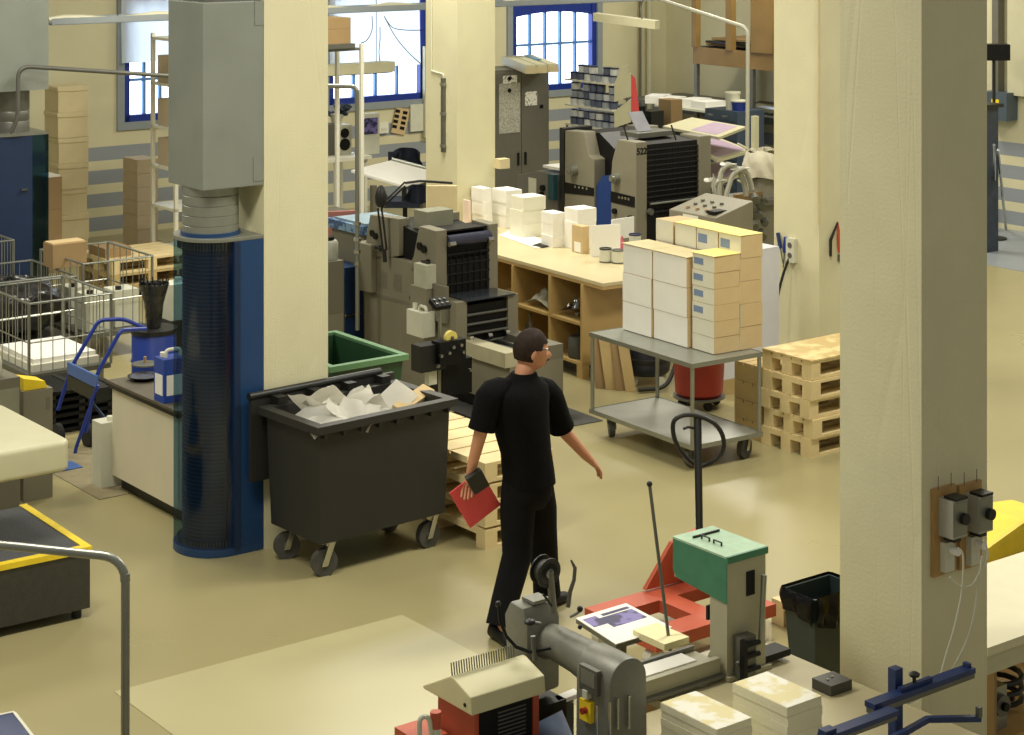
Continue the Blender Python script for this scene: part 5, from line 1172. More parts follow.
# long shelf lamp in front of window
P = W(328, 76, 22.6); k = thing('hanging_lamp', 'long white hanging lamp in front of the draped window', 'lamp', P); l_ = lenX(P, 395)
MB().box(-.5, l_, 0, .2, 0, .12).build('housing', M_cream, k, bev=.01); MB().box(-.48, l_ - .02, .02, .18, -.012, -.0005).build('diffuser', M_dblue, k)
for x in (0, l_ - .2): MB().cyl((x, .1, .12), (x, .1, 6 - P.z), .005, n=6).build('hanger', M_dsteel, k)
# storage rack with cartons seen at pillar 1's edge
P = Vector(((361.5 - 512) / F * 21.4, 21.4, 0)); k = thing('shelf_rack', 'white post shelf with brown cartons next to the near pillar', 'shelf', P)
for x, y in ((0, 0), (-1.2, 0), (0, .5), (-1.2, .5)): MB().box(x - .02, x + .02, y - .02, y + .02, 0, zrow(P, 44)).build('post', M_white, k)
zl = [zrow(P, r) for r in (250, 212, 47.5)]
for z in zl: MB().box(-1.25, -.022, 0, .5, z - .03, z).build('shelf_board', M_cabgrey, k)
MB().box(-1.25, -.1, -.03, .45, zl[2] + .0005, zl[2] + .05).build('top_tray', M_dsteel, k)
for i, (x0, x1, z0, z1) in enumerate(((-.8, -.12, 0, .16), (-.8, -.12, .162, .28), (-1.2, -.82, 0, .2))):
    q = MB().box(x0, x1, .03, .4, z0, z1).build('carton', M_card, bev=.004, loc=off(P, 0, 0, zl[2] + .0515), yaw=YAW); tag(q, 'brown carton on the white post shelf top, %s' % ('lower one', 'upper one', 'nearest the pillar')[i], 'box', 'brown cartons on the white post shelf')
# drawing board table (tilted white)
k = thing('drawing_table', 'white tilted drawing table behind the two-tower press', 'table', Vector((G(405, 188, .98).x, G(405, 188, .98).y, 0)))
q = [Matrix.Rotation(-YAW, 3, 'Z') @ (G(px, r, z) - k.location) for px, r, z in ((402, 185, .98), (449, 175, 1.03), (392, 160, 1.2), (351, 170, 1.15))]
mb = MB(); mb.hexa([p - Vector((0, 0, .03)) for p in q] + q); bmesh.ops.recalc_face_normals(mb.b, faces=mb.b.faces[:]); mb.build('board', M_paper, k, bev=.004)
e0, e1 = q[2], q[1]; MB().tube([e0 + Vector((0, 0, .01)), e1 + Vector((0, 0, .01))], .022, 8).build('ruler_rail', M_steel, k)
c = sum(q, Vector()) / 4
for dx in (-.35, .35): MB().box(c.x + dx - .03, c.x + dx + .03, c.y - .03, c.y + .03, 0, .97).build('leg', M_pressd, k)
MB().box(c.x - .45, c.x + .45, c.y - .25, c.y + .25, 0, .03).build('foot', M_pressd, k)
# desks with clothing and chair between
k = thing('desk', 'low desk with blue crate under the drawing table', 'desk', Vector(((335 - 512) / F * 19.7, 19.7, 0))); P = k.location
MB().box(-.3, .95, 0, .8, .72, .76).build('desk_top', M_wood, k, bev=.003); MB().box(-.25, -.2, .05, .75, 0, .7195).build('side_panel', M_wood, k); MB().box(.85, .9, .05, .75, 0, .7195).build('side_panel', M_wood, k); MB().box(-.28, .3, -.08, .3, .7605, .79).build('paper_pile', M_paper, k)
q = MB().box(0, .4, 0, .3, 0, .16).build('blue_crate', M_dblue, bev=.01, loc=off(P, .35, .2, .761), yaw=YAW); tag(q, 'dark blue crate on the low desk', 'crate')
q = MB().box(0, .3, 0, .2, 0, .25).build('black_case', M_void, bev=.02, loc=off(P, -.02, .45, .761), yaw=YAW + .3); tag(q, 'black soft case at the back of the low desk', 'case')
def jacket(px, row, d, s, label):
    m = MB(); m.grid(lambda u, v: (s * (u - .5) * (1 + .2 * math.sin(v * 6)), .05 * math.sin(u * 9) + .09 * math.sin(math.pi * u), s * .9 * (v - 1) * (.75 + .25 * math.sin(3.14 * u)) - .12 * s * (2 * u - 1) ** 2), 20, 14, .04)
    o = m.build('jacket', M_navy, smooth=True); o.location = W(px, row, d); tag(o, label, 'jacket')
jacket(406, 148, 24.2, .34, 'navy jacket draped over a chair behind the drawing table'); jacket(417, 185, 21.6, .25, 'second navy garment hanging below the drawing board edge')
k = thing('office_chair', 'dark office chair holding the navy jacket', 'chair', Vector(((404 - 512) / F * 24.3, 24.3, 0)), 0); zz = zrow(k.location, 152)
MB().box(-.2, .2, 0, .05, .75, zz).build('backrest', M_navy, k, bev=.03, smooth=True); MB().box(-.25, .25, -.0, .48, .42, .5).build('seat', M_navy, k, bev=.03, smooth=True); MB().box(-.03, .03, .0501, .08, .5, .9).build('back_bar', M_black, k); MB().cyl((0, .24, .05), (0, .24, .4195), .03).build('post', M_black, k)
for i in range(5): a9 = i * 1.2566; MB().tube([(0, .24, .06), (.28 * math.cos(a9), .24 + .28 * math.sin(a9), .03)], .02, 6).build('foot', M_black, k)
# cream low panel near pillar 2
q = MB().box(0, .3, 0, .05, 0, zrow((0, 19.4), 186)).build('cream_partition', M_buff, bev=.004, loc=Vector(((427 - 512) / F * 19.4, 19.4, 0)), yaw=0); tag(q, 'cream wooden partition in front of the middle pillar foot', 'partition')
# hanging lamp near window 3
P = W(593, 13, 22.0); k = thing('ceiling_lamp', 'cream fluorescent lamp hanging tilted from a hook by the window', 'lamp', P, 0); e = W(655, 21, 21.2) - P
M_ = Matrix.Translation((0, 0, 0)); dn = Vector((0, 0, -.09)); sd = Vector((.06, .12, 0))
MB().hexa([dn, e + dn, e + dn + sd, dn + sd, Vector((0, 0, 0)), e, e + sd, sd]).build('housing', M_cream, k, bev=.012)
MB().tube([e * .8 + Vector((0, .05, 0)), e * .78 + Vector((0, .05, .12)), e * .85 + Vector((0, .05, .3)), e * .8 + Vector((0, .05, 6 - P.z - e.z * .8))], .008, 6).build('hanger', M_dsteel, k)
MB().hexa([dn * 1.01 + sd * .2, e + dn * 1.01 + sd * .2, e + dn * 1.01 + sd * .8, dn * 1.01 + sd * .8, dn * 1.0 + sd * .2, e + dn + sd * .2, e + dn + sd * .8, dn + sd * .8]).build('diffuser', M_dayf, k)
# vertical pipes in the corner
q = MB().cyl((0, 0, 0), (0, 0, 6), .045, n=12).build('riser_pipe', M_cream, smooth=True, loc=off(WC, -.45, -.12)); tag(q, 'cream riser pipe standing in the hall corner', 'pipe')
q = MB().cyl((0, 0, 0), (0, 0, 6), .02, n=8).build('riser_pipe', M_cabgrey, smooth=True, loc=off(WC, -.62, -.1)); tag(q, 'thin grey riser pipe next to the cream corner pipe', 'pipe')
# ================= FAR RIGHT END =================
def fr(px, row): 
    t = lenY(WC, px); p = off(WC, -.02, t); p.z = zrow(p, row); return p
p = fr(1006, 119); k = thing('wall_switchbox', 'blue grey switch box with yellow label on the far side wall', 'switch box', p); MB().box(-.22, 0, -.2, .2, 0, .36).build('case', mat('slate', (72, 84, 92), .5), k, bev=.01); MB().box(-.225, -.2205, -.08, .04, .17, .27).build('label', M_yellow, k)
q = MB().box(-.12, 0, -.05, .05, 0, 3.5).build('wall_duct', M_cabgrey, loc=off(fr(1002, 0), 0, 0) * Vector((1, 1, 0)) + Vector((0, 0, 1.7)), yaw=YAW); tag(q, 'grey vertical wall duct above the switch box', 'duct')
q = MB().box(-.08, 0, -.9, -.1, 0, 3.2).build('cream_column', M_cream, loc=fr(1006, 0) * Vector((1, 1, 0)) + Vector((0, 0, 1.75)), yaw=YAW); tag(q, 'cream boarded wall casing right of the grey wall duct', 'panel')
k = thing('trunk_stand', 'dark blue upright panel stand at the edge of the big pillar', 'stand', Vector(((993 - 512) / F * 23.6, 23.6, 0))); MB().box(-.12, .1, 0, .08, 0, zrow(k.location, 108)).build('panel', mat('slate_dark', (50, 60, 74), .5, noise=.3, nscale=12), k)
MB().box(-.14, .14, -.05, .14, zrow(k.location, 107.5), zrow(k.location, 104)).build('top_cap', M_black, k)
k = thing('tripod_lamp', 'black lamp head on a stem above the blue panel stand', 'lamp', Vector(((994 - 512) / F * 24.5, 24.5, 0)), 0); MB().cyl((0, 0, 0), (0, 0, zrow(k.location, 60)), .02).build('stem', M_black, k); MB().box(-.14, .18, -.1, .1, zrow(k.location, 60), zrow(k.location, 44)).build('lamp_head', M_void, k, bev=.04, smooth=True); MB().lathe([(.16, 0), (.16, .02), (.05, .04)], n=20).build('base', M_black, k)
for i, (a_, b_) in enumerate((((998, 150), (1006, 216)), ((994, 145), (996, 222)))):
    p0, p1 = W(a_[0], a_[1], 23.0), W(b_[0], b_[1], 22.8); q = G(b_[0], b_[1] + 14); q.z = .02; q = MB().cyl(Vector((0, 0, 0)), p0 - q, .018, n=8).build('pole', M_chrome, loc=q, smooth=True); tag(q, 'pale pole leaning by the blue panel stand, %s' % ('tilted one', 'upright one')[i], 'pole')
k = thing('storage_crate', 'grey crate with bundled sheeting at the foot of the striped wall', 'crate', off(fr(1010, 0), -.75, .1) * Vector((1, 1, 0))); MB().box(0, .5, 0, .4, 0, .16).build('base', M_redb, k, bev=.01); MB().box(.02, .48, .02, .38, .1605, .42).build('bundle', M_film, k, bev=.05, smooth=True); MB().box(.1, .4, .1, .3, .165, .35).build('contents', M_hdpe, k, bev=.03)
# ================= things on the back pillar (3) =================
def onP3(px, row): y, z = faceY(P3, [(px, row)])[0]; return y, z
k = thing('wall_socket', 'double white wall socket with black cable on the back pillar', 'socket', off(P3, -.001, onP3(793, 0)[0], onP3(793, 262)[1])); z1 = onP3(793, 238)[1] - onP3(793, 262)[1]
MB().box(-.04, 0, -.05, .05, 0, z1).build('plate', M_hdpe, k, bev=.008)
for z in (z1 * .3, z1 * .72): MB().cyl((-.045, 0, z), (-.0405, 0, z), .025, n=14).build('outlet', M_dsteel, k)
q = [P3 + Vector((0, 0, 0))]; pts = [(790, 256), (783, 275), (777, 300), (773, 325), (772, 342), (771, 352)]
cable('power_cable', 'black power cable curving down from the double wall socket', pts, 17.55, .012)
for i, (px, row, a_, c_) in enumerate(((780, 248, -.25, M_cblue), (784, 252, .1, M_wblue))):
    y, z = onP3(px + 2, row); q = thing('screwdriver', 'blue handled tool hanging on the back pillar, %s' % ('leftward tilted', 'upright')[i], 'tool', off(P3, -.02, y, z)); q.rotation_euler = (a_, 0, YAW)
    MB().cyl((0, 0, 0), (0, 0, .14), .018, n=10).build('handle', c_, q); MB().cyl((0, 0, -.14), (0, 0, 0), .006, n=6).build('blade', M_dsteel, q)
q0 = faceX(P3, [(829, 256), (836, 222), (840, 258)]); k = thing('pliers', 'orange handled pliers hanging beside the big pillar', 'pliers', off(P3, q0[0][0], -.02, q0[0][1]), YAW)
dx = q0[1][0] - q0[0][0]; dz = q0[1][1] - q0[0][1]
MB().tube([(0, 0, 0), (.0, 0, dz * .5), (dx, 0, dz)], [.012, .014, .008], 8).build('handle', M_black, k, smooth=True); MB().tube([(dx * 1.3, 0, .02), (dx * 1.2, 0, dz * .5), (dx, 0, dz)], [.018, .02, .008], 8).build('handle', M_red, k, smooth=True)
MB().box(dx * 1.2, dx * 1.5, .0, .02, -.06, .0).build('jaw', M_dsteel, k)
cable('wall_cable', 'thin cream cable running down the back pillar corner', [(818.5, -40), (819, 60), (818.5, 150), (819, 225)], 17.22, .012, M_buff)

# ================= PALLET JACK =================
J = G(640, 592, .2); J.z = 0
k = thing('pallet_jack', 'orange red pallet jack with black loop handle behind the green machine', 'pallet jack', J)
MB().box(-.42, .0, -.17, 0, .13, .2).build('fork', M_red, k, bev=.01); MB().box(-.42, .0, -.62, -.45, .13, .2).build('fork', M_red, k, bev=.01)
m = MB(); m.box(.0005, .14, -.62, 0, .13, .2); m.box(.42, .5, -.62, 0, .13, .2); m.box(.1405, .4195, -.17, 0, .13, .2); m.box(.1405, .4195, -.62, -.45, .13, .2); m.build('cross_frame', M_red, k, bev=.006)
tri = faceX(J, [(642, 589), (669, 541), (698, 526), (702, 560), (702, 600)]); tri = [(x, max(.201, z)) for x, z in tri]
MB().prism(tri, -.03, 0, 'y').build('side_gusset', M_red, k, bev=.004); 
MB().prism([(tri[1][0], tri[1][1]), (tri[2][0], tri[2][1]), (tri[2][0], tri[2][1] - .03), (tri[1][0], tri[1][1] - .03)], -.3, -.031, 'y').build('top_plate', M_red, k)
S = W(699.5, 540, 11.45); s0 = Matrix.Rotation(-YAW, 3, 'Z') @ (S - J)
MB().cyl((.58, s0.y, .1), (.58, s0.y, .42), .06, n=20).build('pump_cylinder', M_black, k, smooth=True)
tp = Matrix.Rotation(-YAW, 3, 'Z') @ (W(697.5, 417, 11.7) - J)
MB().tube([(.58, s0.y, .42), tuple(s0 + Vector((0, 0, .02))), tuple(tp)], .024, 12).build('handle_stem', M_black, k, smooth=True)
loop_px = [(673, 430), (674, 421), (681, 416), (692, 415), (704, 418), (715, 424), (722, 434), (724, 446), (720, 456), (710, 463), (700, 466), (690, 461), (680, 450), (675, 440)]
lp4 = []
for i in range(len(loop_px)):
    a0, a1, a2, a3 = [Vector(loop_px[(i + q9) % len(loop_px)]) for q9 in (-1, 0, 1, 2)]
    for t9 in (0, .33, .67): lp4.append(.5 * (2 * a1 + (a2 - a0) * t9 + (2 * a0 - 5 * a1 + 4 * a2 - a3) * t9 ** 2 + (3 * a1 - a0 - 3 * a2 + a3) * t9 ** 3))
MB().tube([Matrix.Rotation(-YAW, 3, 'Z') @ (W(px, r, 11.68) - J) for px, r in lp4], .014, 8, closed=True).build('handle_loop', M_black, k, smooth=True)
MB().tube([Matrix.Rotation(-YAW, 3, 'Z') @ (W(px, r, 11.68) - J) for px, r in ((683, 429), (688, 427), (697, 429))], .009, 6).build('release_lever', M_black, k)
for y in (-.09, -.53): MB().cyl((-.36, y - .03, .06), (-.36, y + .03, .06), .06, n=18).build('load_roller', M_hdpe, k)
for y in (s0.y - .1, s0.y + .04): MB().cyl((.6, y, .1), (.6, y + .06, .1), .1, n=20).build('steer_wheel', M_rubber, k)
# pallet with sheets near the bin
P = G(800, 645); k = thing('wooden_pallet', 'pine pallet half hidden between green machine and black waste bin', 'pallet', off(P, .12, -.1)); pallet_parts(k, .45, .45, M_pine)
k = MB().box(.05, .4, .05, .3, 0, .03).build('wrapped_sheets', mat('bluish_white', (214, 216, 220)), bev=.01, loc=off(P, .12, -.1, .146), yaw=YAW); tag(k, 'bluish white sheets on the half hidden pallet by the black bin', 'paper')

# ================= BENCH =================
FC = G(760, 641, .8); ZB = .8
k = thing('work_bench', 'beige topped workbench in front of the big pillar', 'bench', Vector((FC.x, FC.y, 0))); BN = k.location.copy()
M_btop = mat('bench_top', (186, 176, 138), .45, noise=.1, nscale=3)
M_bwood = mat('bench_wood', (176, 140, 84), .55, noise=.08)
MB().box(-.83, 0, -2.3, 0, ZB - .035, ZB).build('bench_top', M_btop, k, bev=.003)
MB().box(-.8, -.03, -2.28, -.02, ZB - .12, ZB - .0355).build('apron', M_bwood, k)
for x in (-.8, -.1):
    for y in (-2.26, -.12): MB().box(x, x + .07, y, y + .07, 0, ZB - .1205).build('leg', M_bwood, k)
k = thing('side_table', 'low wooden side table carrying the printed book blocks', 'table', BN); 
MB().box(-1.17, -.84, -1.9, -.29, ZB - .03, ZB).build('table_top', M_btop, k, bev=.003)
m = MB(); m.box(-1.14, -.87, -1.87, -.32, ZB - .2, ZB - .0305); m.build('drawer_box', M_bwood, k)
for x in (-1.14, -.93):
    for y in (-1.85, -.4): MB().box(x, x + .06, y, y + .06, 0, ZB - .2005).build('leg', M_bwood, k)
# block stacks of printed covers
def book_block(pn, pl, pr_, rowtop, label, yaw=YAW, z=ZB):
    # near top corner pixel pn=(px,row); left px, right px on the top
    zt = rowtop; Q = G(pn[0], pn[1], zt); w_, d_ = lenX(Q, pr_, yaw), lenY(Q, pl, yaw)
    k = thing('paper_block', label, 'paper stack', Vector((Q.x, Q.y, z + .001)), yaw); n = 6; h = (zt - z - .001) / n
    for i in range(n):
        j = .002 * math.sin(i * 3.3); MB().box(j, w_ + j, -j, d_ - j, i * h, (i + 1) * h - .0006).build('bundle', mat('block_paper', (230, 226, 196), .8, noise=.03, nscale=60), k, bev=.001)
    MB().box(.001, w_ - .001, .001, d_ - .001, n * h, n * h + .001).build('printed_cover', M_cover, k); return k
book_block((787.5, 708), 733, 822, 1.03, 'taller block of printed covers on the bench, nearest the black case', YAW)
book_block((717, 730), 661, 752, .985, 'lower block of printed covers beside the grey binding machine', YAW)
# small black case and corner tray on bench
Q = G(831, 697, ZB); k = thing('stapler_block', 'small dark grey box with studs on the bench by the pillar', 'box', Q + Vector((0, 0, .001)), R(36)); w_, d_ = lenX(Q, 852, R(36)), lenY(Q, 812, R(36))
MB().box(0, w_, 0, d_, 0, .045).build('body', mat('dark_grey_box', (64, 62, 56), .5), k, bev=.004)
for x, y in ((.3, .5), (.6, .6)): MB().cyl((w_ * x, d_ * y, .045), (w_ * x, d_ * y, .05), .006, n=10).build('stud', M_steel, k)
# ================= GREEN MACHINE =================
P = G(727, 681, ZB); k = thing('stitching_machine', 'green and beige block stitching machine standing on the workbench', 'machine', P + Vector((0, 0, .001)), YAW); P.z = ZB; GM = P
w_ = lenX(P, 765.5); yC = lenY(P, 710); yH = lenY(P, 674)
zT_, zHb = zrow(P, 557) - ZB, zrow(P, 602) - ZB
M_gm = mat('machine_beige', (168, 164, 138), .45, noise=.04)
MB().box(0, w_, 0, yC, .02, zT_ - .02).build('column', M_gm, k, bev=.006)
hz = faceY(P, [(674, 537), (674, 574), (678, 578), (724, 601), (727, 601), (727, 557)]); hz = [(a_, b_ ) for a_, b_ in hz]
MB().prism([(yC + .001, zHb), (yH, hz[2][1]), (yH, zT_ - .012), (yC + .001, zT_ - .012)], .002, w_ - .002, 'x').build('hood_core', M_gm, k)
MB().prism([(-.002, zHb - .01), (yH * .93, hz[1][1] - .01), (yH + .002, hz[1][1] + .02), (yH + .002, zT_ - .01), (-.002, zT_ - .01)], -.005, .0, 'x').build('green_hood', M_green, k)
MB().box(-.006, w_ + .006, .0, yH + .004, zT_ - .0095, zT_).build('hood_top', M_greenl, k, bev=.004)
MB().box(-.006, w_ + .006, -.012, .0, zT_ - .03, zT_ - .0).build('hood_lip', M_green, k, bev=.003)
for y in (.12, .2): MB().tube([(.08, y, zT_), (.08, y, zT_ + .015), (.08, y + .05, zT_ + .015), (.08, y + .05, zT_)], .005, 6).build('latch', M_black, k)
MB().box(.05, w_ * .9, yH * .78, yH * .8, zT_ + .0005, zT_ + .01).build('slot_bar', M_black, k)
win = faceX(P, [(746, 572), (754.5, 594)]); MB().box(win[0][0], win[1][0], -.003, -.0005, win[1][1] - 0, win[0][1] - 0).build('sight_glass', M_void, k)
o_ = k.children[-1] if len(k.children) else None
bpy.context.view_layer.update()
MB().box(-.01, w_ + .02, -.02, yC + .16, .0, .0195).build('base', M_gm, k, bev=.005)
MB().prism([(yC, .0195), (yC, .1), (yC + .04, .03), (yC + .14, .0195)], .0, w_, 'x').build('foot_web', M_gm, k)
q = faceY(P, [(690, 592)])[0]; MB().cyl((-.04, q[0], q[1] - ZB), (-.005, q[0], q[1] - ZB), .02, n=14).build('pivot', M_steel, k)
e = Matrix.Rotation(-YAW, 3, 'Z') @ (W(649.5, 484, P.y + .35) - k.location); s_ = Vector((-.03, q[0], q[1] - ZB)); MB().tube([s_, e], .008, 8).build('lever_rod', M_dsteel, k); MB().sphere(e, .014, n=10).build('lever_knob', M_black, k)
q = faceX(P, [(764, 575), (763, 597), (760, 640), (748, 655), (737, 665)], -.04)
MB().tube([(x, -.04, z - ZB * 0 ) for x, z in q], [.014, .013, .009, .012, .012], 10).build('hand_lever', M_steel, k, smooth=True)
for c in k.children:
    pass
MB().box(.03, .11, -.07, -.013, .02, .2).build('clamp_block', M_dsteel, k, bev=.006)
for z in (.06, .12, .17): MB().cyl((.02, -.08, z), (.12, -.08, z), .012, n=10).build('guide_pin', M_void, k)
MB().box(.01, .03, -.1, -.071, -.0, .2).build('guide_plate', M_void, k)
q = faceY(P, [(701, 607), (703, 622)]); MB().box(.03, .06, q[1][0], q[0][0], q[1][1] - ZB * 0, q[0][1] - ZB * 0).build('stitch_head', M_void, k)
MB().box(w_ * .3, w_ + .16, .001, .1, .02, .05).build('corner_tray', M_void, k)
# rails and sheets
RZ = .085
MB().box(-.5, -.012, .03, .06, RZ - .07, RZ + .01).build('front_rail', M_gm, k, bev=.003); MB().box(-.5, -.012, .2, .22, RZ - .03, RZ + .012).build('rear_rail', M_dsteel, k)
MB().box(-.5, -.012, .0605, .1995, RZ - .03, RZ - .01).build('rail_table', M_gm, k); MB().box(-.52, -.5005, .02, .3, RZ - .06, RZ + .06).build('side_stop', M_void, k, bev=.002); MB().box(-.499, -.43, .08, .14, RZ - .0095, RZ + .035).build('stop_block', M_black, k, bev=.003)
MB().box(-.5, -.012, .0, .0295, RZ - .07, RZ - .055).build('lower_rail', M_dsteel, k)
b = k.location.copy(); b.z = 0
q = MB().box(-.42, -.1, .09, .19, 0, .012).build('white_sheets', M_paper, loc=b + Vector((0, 0, ZB + RZ - .008)), yaw=YAW); tag(q, 'white sheet stack between the rails of the green machine', 'paper')
q = MB().box(-.12, .03, .28, .5, 0, .03).build('cream_booklets', M_papery, bev=.002, loc=b + Vector((0, 0, ZB + RZ - .01)), yaw=YAW); tag(q, 'cream booklet pile under the stitching head', 'booklets')
t = thing('sheet_table', 'white printed sheet with blue photograph on its support plate', 'sheet table', Vector((G(616, 642, .9).x, G(616, 642, .9).y, 0)))
q4 = [Matrix.Rotation(-YAW, 3, 'Z') @ (G(px, r, .88) - t.location) for px, r in ((616, 645), (672, 628), (626, 604), (576, 619))]
mb = MB(); mb.hexa([p - Vector((0, 0, .02)) for p in q4] + q4); bmesh.ops.recalc_face_normals(mb.b, faces=mb.b.faces[:]); mb.build('support_plate', M_dsteel, t)
q5 = [p + Vector((0, 0, .0005)) for p in q4]; mb = MB(); mb.hexa(q5 + [p + Vector((0, 0, .004)) for p in q5]); bmesh.ops.recalc_face_normals(mb.b, faces=mb.b.faces[:]); mb.build('printed_sheet', M_paper, t)
def sub(u0, u1, v0, v1, nm, m_, h=.0045):
    def bl(u, v): return q4[0].lerp(q4[1], u).lerp(q4[3].lerp(q4[2], u), v) + Vector((0, 0, h))
    r_ = [bl(u0, v0), bl(u1, v0), bl(u1, v1), bl(u0, v1)]; mb = MB(); mb.hexa(r_ + [p + Vector((0, 0, .0008)) for p in r_]); bmesh.ops.recalc_face_normals(mb.b, faces=mb.b.faces[:]); mb.build(nm, m_, t)
sub(.3, .93, .45, .8, 'photograph', M_photo); sub(.05, .3, .6, .9, 'photograph', M_photo); sub(.4, .93, .83, .9, 'photograph', M_photo)
c = sum(q4, Vector()) / 4; MB().cyl((c.x, c.y, 0.02), (c.x, c.y, c.z - .02), .02).build('leg', M_dsteel, t); MB().lathe([(.14, 0), (.14, .015), (.03, .02)], c.x, c.y, 20).build('leg_base', M_dsteel, t)
# ================= GREY BINDING MACHINE =================
P = Vector(((610 - 512) / F * 7.75, 7.75, 0)); k = thing('wire_stitcher', 'grey cast iron wire stitcher with black wire spool on a column', 'machine', P)
w_ = lenX(P, 647); y1 = lenY(P, 576); zA = zrow(P, 651) - w_ / 2 + .01; zA = 1.13
r_ = w_ / 2
arch = [(0, .0)] + [(r_ - r_ * math.cos(math.pi * i / 20), zA + (r_) * .95 * math.sin(math.pi * i / 20)) for i in range(21)] + [(w_, .0)]
arch[0] = (-.015, 0); arch[-1] = (w_ + .015, 0)
MB().prism(arch, 0, y1, 'y').build('housing', M_mach, k, bev=.012, smooth=True)
m = MB(); rings = [(y1 - .02, r_ * .9, zA), (y1 + .1, r_ * .78, zA + .01), (y1 + .25, r_ * .72, zA + .015), (y1 + .34, r_ * .8, zA + .0)]
pr0 = None
for y, r9, z in rings:
    v = m._v([(r_ + r9 * math.cos(t), y, z + r9 * math.sin(t)) for t in [2 * math.pi * i / 28 for i in range(28)]])
    if pr0:
        for i in range(28): m.b.faces.new((pr0[i], pr0[(i + 1) % 28], v[(i + 1) % 28], v[i]))
    else: m.b.faces.new(v[::-1])
    pr0 = v
m.b.faces.new(pr0); bmesh.ops.recalc_face_normals(m.b, faces=m.b.faces[:]); m.build('arm', M_mach, k, smooth=True)
yh = y1 + .3
hd = [(yh, zA - .2), (yh, zA + .1), (yh + .03, zA + .16), (yh + .12, zA + .165), (yh + .16, zA + .1), (yh + .14, zA - .1), (yh + .08, zA - .24)]
MB().prism(hd, -.02, w_ * .8, 'x').build('head', M_mach, k, bev=.014, smooth=True)
MB().box(.03, w_ * .6, yh + .02, yh + .1, zA + .166, zA + .18).build('head_cap', M_mach, k, bev=.004)
def lw(px, row, d): return Matrix.Rotation(-YAW, 3, 'Z') @ (W(px, row, d) - P)
A_ = lw(553, 612, 8.15); T = lw(550, 570, 8.12)
MB().tube([A_, T], [.018, .014], 10).build('spool_arm', M_mach, k, smooth=True)
ax = Vector((-.8, .6, 0)).normalized(); ax = (Matrix.Rotation(-YAW, 3, 'Z') @ Vector((-.62, .76, .08))).normalized(); c_ = lw(545, 571, 8.14)
for s9, r9, n9, m9 in ((-.028, .062, 'spool_flange', M_black), (.02, .062, 'spool_flange', M_black)):
    MB().cyl(c_ + ax * s9, c_ + ax * (s9 + .006), r9, n=32).build(n9, m9, k, bev=.0015)
MB().cyl(c_ - ax * .028, c_ + ax * .02, .045, n=28).build('wire_coil', M_wheelg, k, smooth=True); MB().cyl(c_ + ax * .0265, c_ + ax * .06, .014, n=12).build('spool_nut', M_void, k); MB().cyl(c_ - ax * .0345, c_ - ax * .0285, .02, n=16).build('spool_washer', M_steel, k)
MB().tube([lw(px, r, 8.05) for px, r in ((571, 560), (575, 568), (574, 580), (570, 592), (568, 607))], [.004, .008, .008, .009, .009], 8).build('curved_arm', M_dsteel, k, smooth=True)
MB().tube([lw(px, r, 8.1) for px, r in ((552, 606), (546, 598), (543, 594))], .005, 6).build('guide_wire', M_black, k)
MB().tube([lw(px, r, 8.1) for px, r in ((580, 611), (576, 614), (570, 617))], .006, 6).build('release_pin', M_steel, k); MB().sphere(lw(580, 609, 8.1), .013, n=12).build('ball_knob', M_black, k, smooth=True); MB().sphere(lw(580, 627, 8.0), .01, n=10).build('ball_knob', M_black, k, smooth=True)
MB().sphere(lw(530, 622, 8.1), .022, 1.2, 1, .6, 14).build('hand_knob', M_black, k, smooth=True); MB().tube([lw(530, 622, 8.1), lw(541, 624, 8.1)], .008, 8).build('knob_stem', M_dsteel, k)
MB().tube([lw(px, r, 7.95) for px, r in ((499, 606), (500, 620), (506, 636), (516, 647), (530, 652), (551, 648))], .0075, 8).build('flexible_hose', M_void, k, smooth=True); MB().sphere(lw(498, 604, 7.95), .013, n=10).build('hose_tip', M_black, k, smooth=True)
MB().tube([lw(533, 636, 7.95), lw(535, 660, 7.95)], .011, 8).build('front_bar', M_dsteel, k)
MB().box(-.03, w_ * .9, yh - .02, yh + .18, zA - .33, zA - .25).build('saddle', M_void, k, bev=.006); MB().box(.02, w_ * .6, yh + .02, yh + .1, .4, zA - .3305).build('lower_arm', M_void, k); MB().box(.0, w_, y1 - .001, yh + .12, .3, .4).build('lower_beam', M_mach, k, bev=.01)
MB().box(-.02, w_ + .02, -.03, yh + .1, 0, .03).build('floor_plate', M_void, k)
def lb(pts_, nm, m9, th=.004): q = faceY(P, pts_, -.016); ys_ = [a9 for a9, _ in q]; zs_ = [b9 for _, b9 in q]; return MB().box(-.016 - th, -.016 + .02, min(ys_), max(ys_), min(zs_), max(zs_)).build(nm, m9, k, bev=.001)
lb([(597.5, 672), (580, 688)], 'name_plate', M_dsteel); lb([(595.5, 674.5), (582, 682)], 'name_plate_panel', M_mach, .006); lb([(588.5, 691), (584, 697)], 'push_button', M_hdpe, .01); lb([(591.5, 703), (580.5, 718)], 'switch_plate', M_yellow, .006)
q = faceY(P, [(586, 710)], -.022)[0]; MB().cyl((-.045, q[0], q[1]), (-.0225, q[0], q[1]), .013, n=14).build('rotary_switch', M_redb, k)
for i, (px, r0, r1) in enumerate(((597, 705, 745), (609, 702, 742), (619, 699, 730), (630, 696, 729))):
    q = faceX(P, [(max(px, 611), r0), (max(px, 611), r1)], -.02) if px > 600 else None
    if q: MB().tube([(q[0][0], -.012, q[1][1]), (q[0][0], -.012, q[0][1])], .006, 8).build('adjust_rod', M_chrome, k)
    else: q = faceY(P, [(px, r0), (px, r1)], -.03); MB().tube([(-.03, q[0][0], q[1][1]), (-.03, q[0][0], q[0][1])], .006, 8).build('adjust_rod', M_chrome, k)
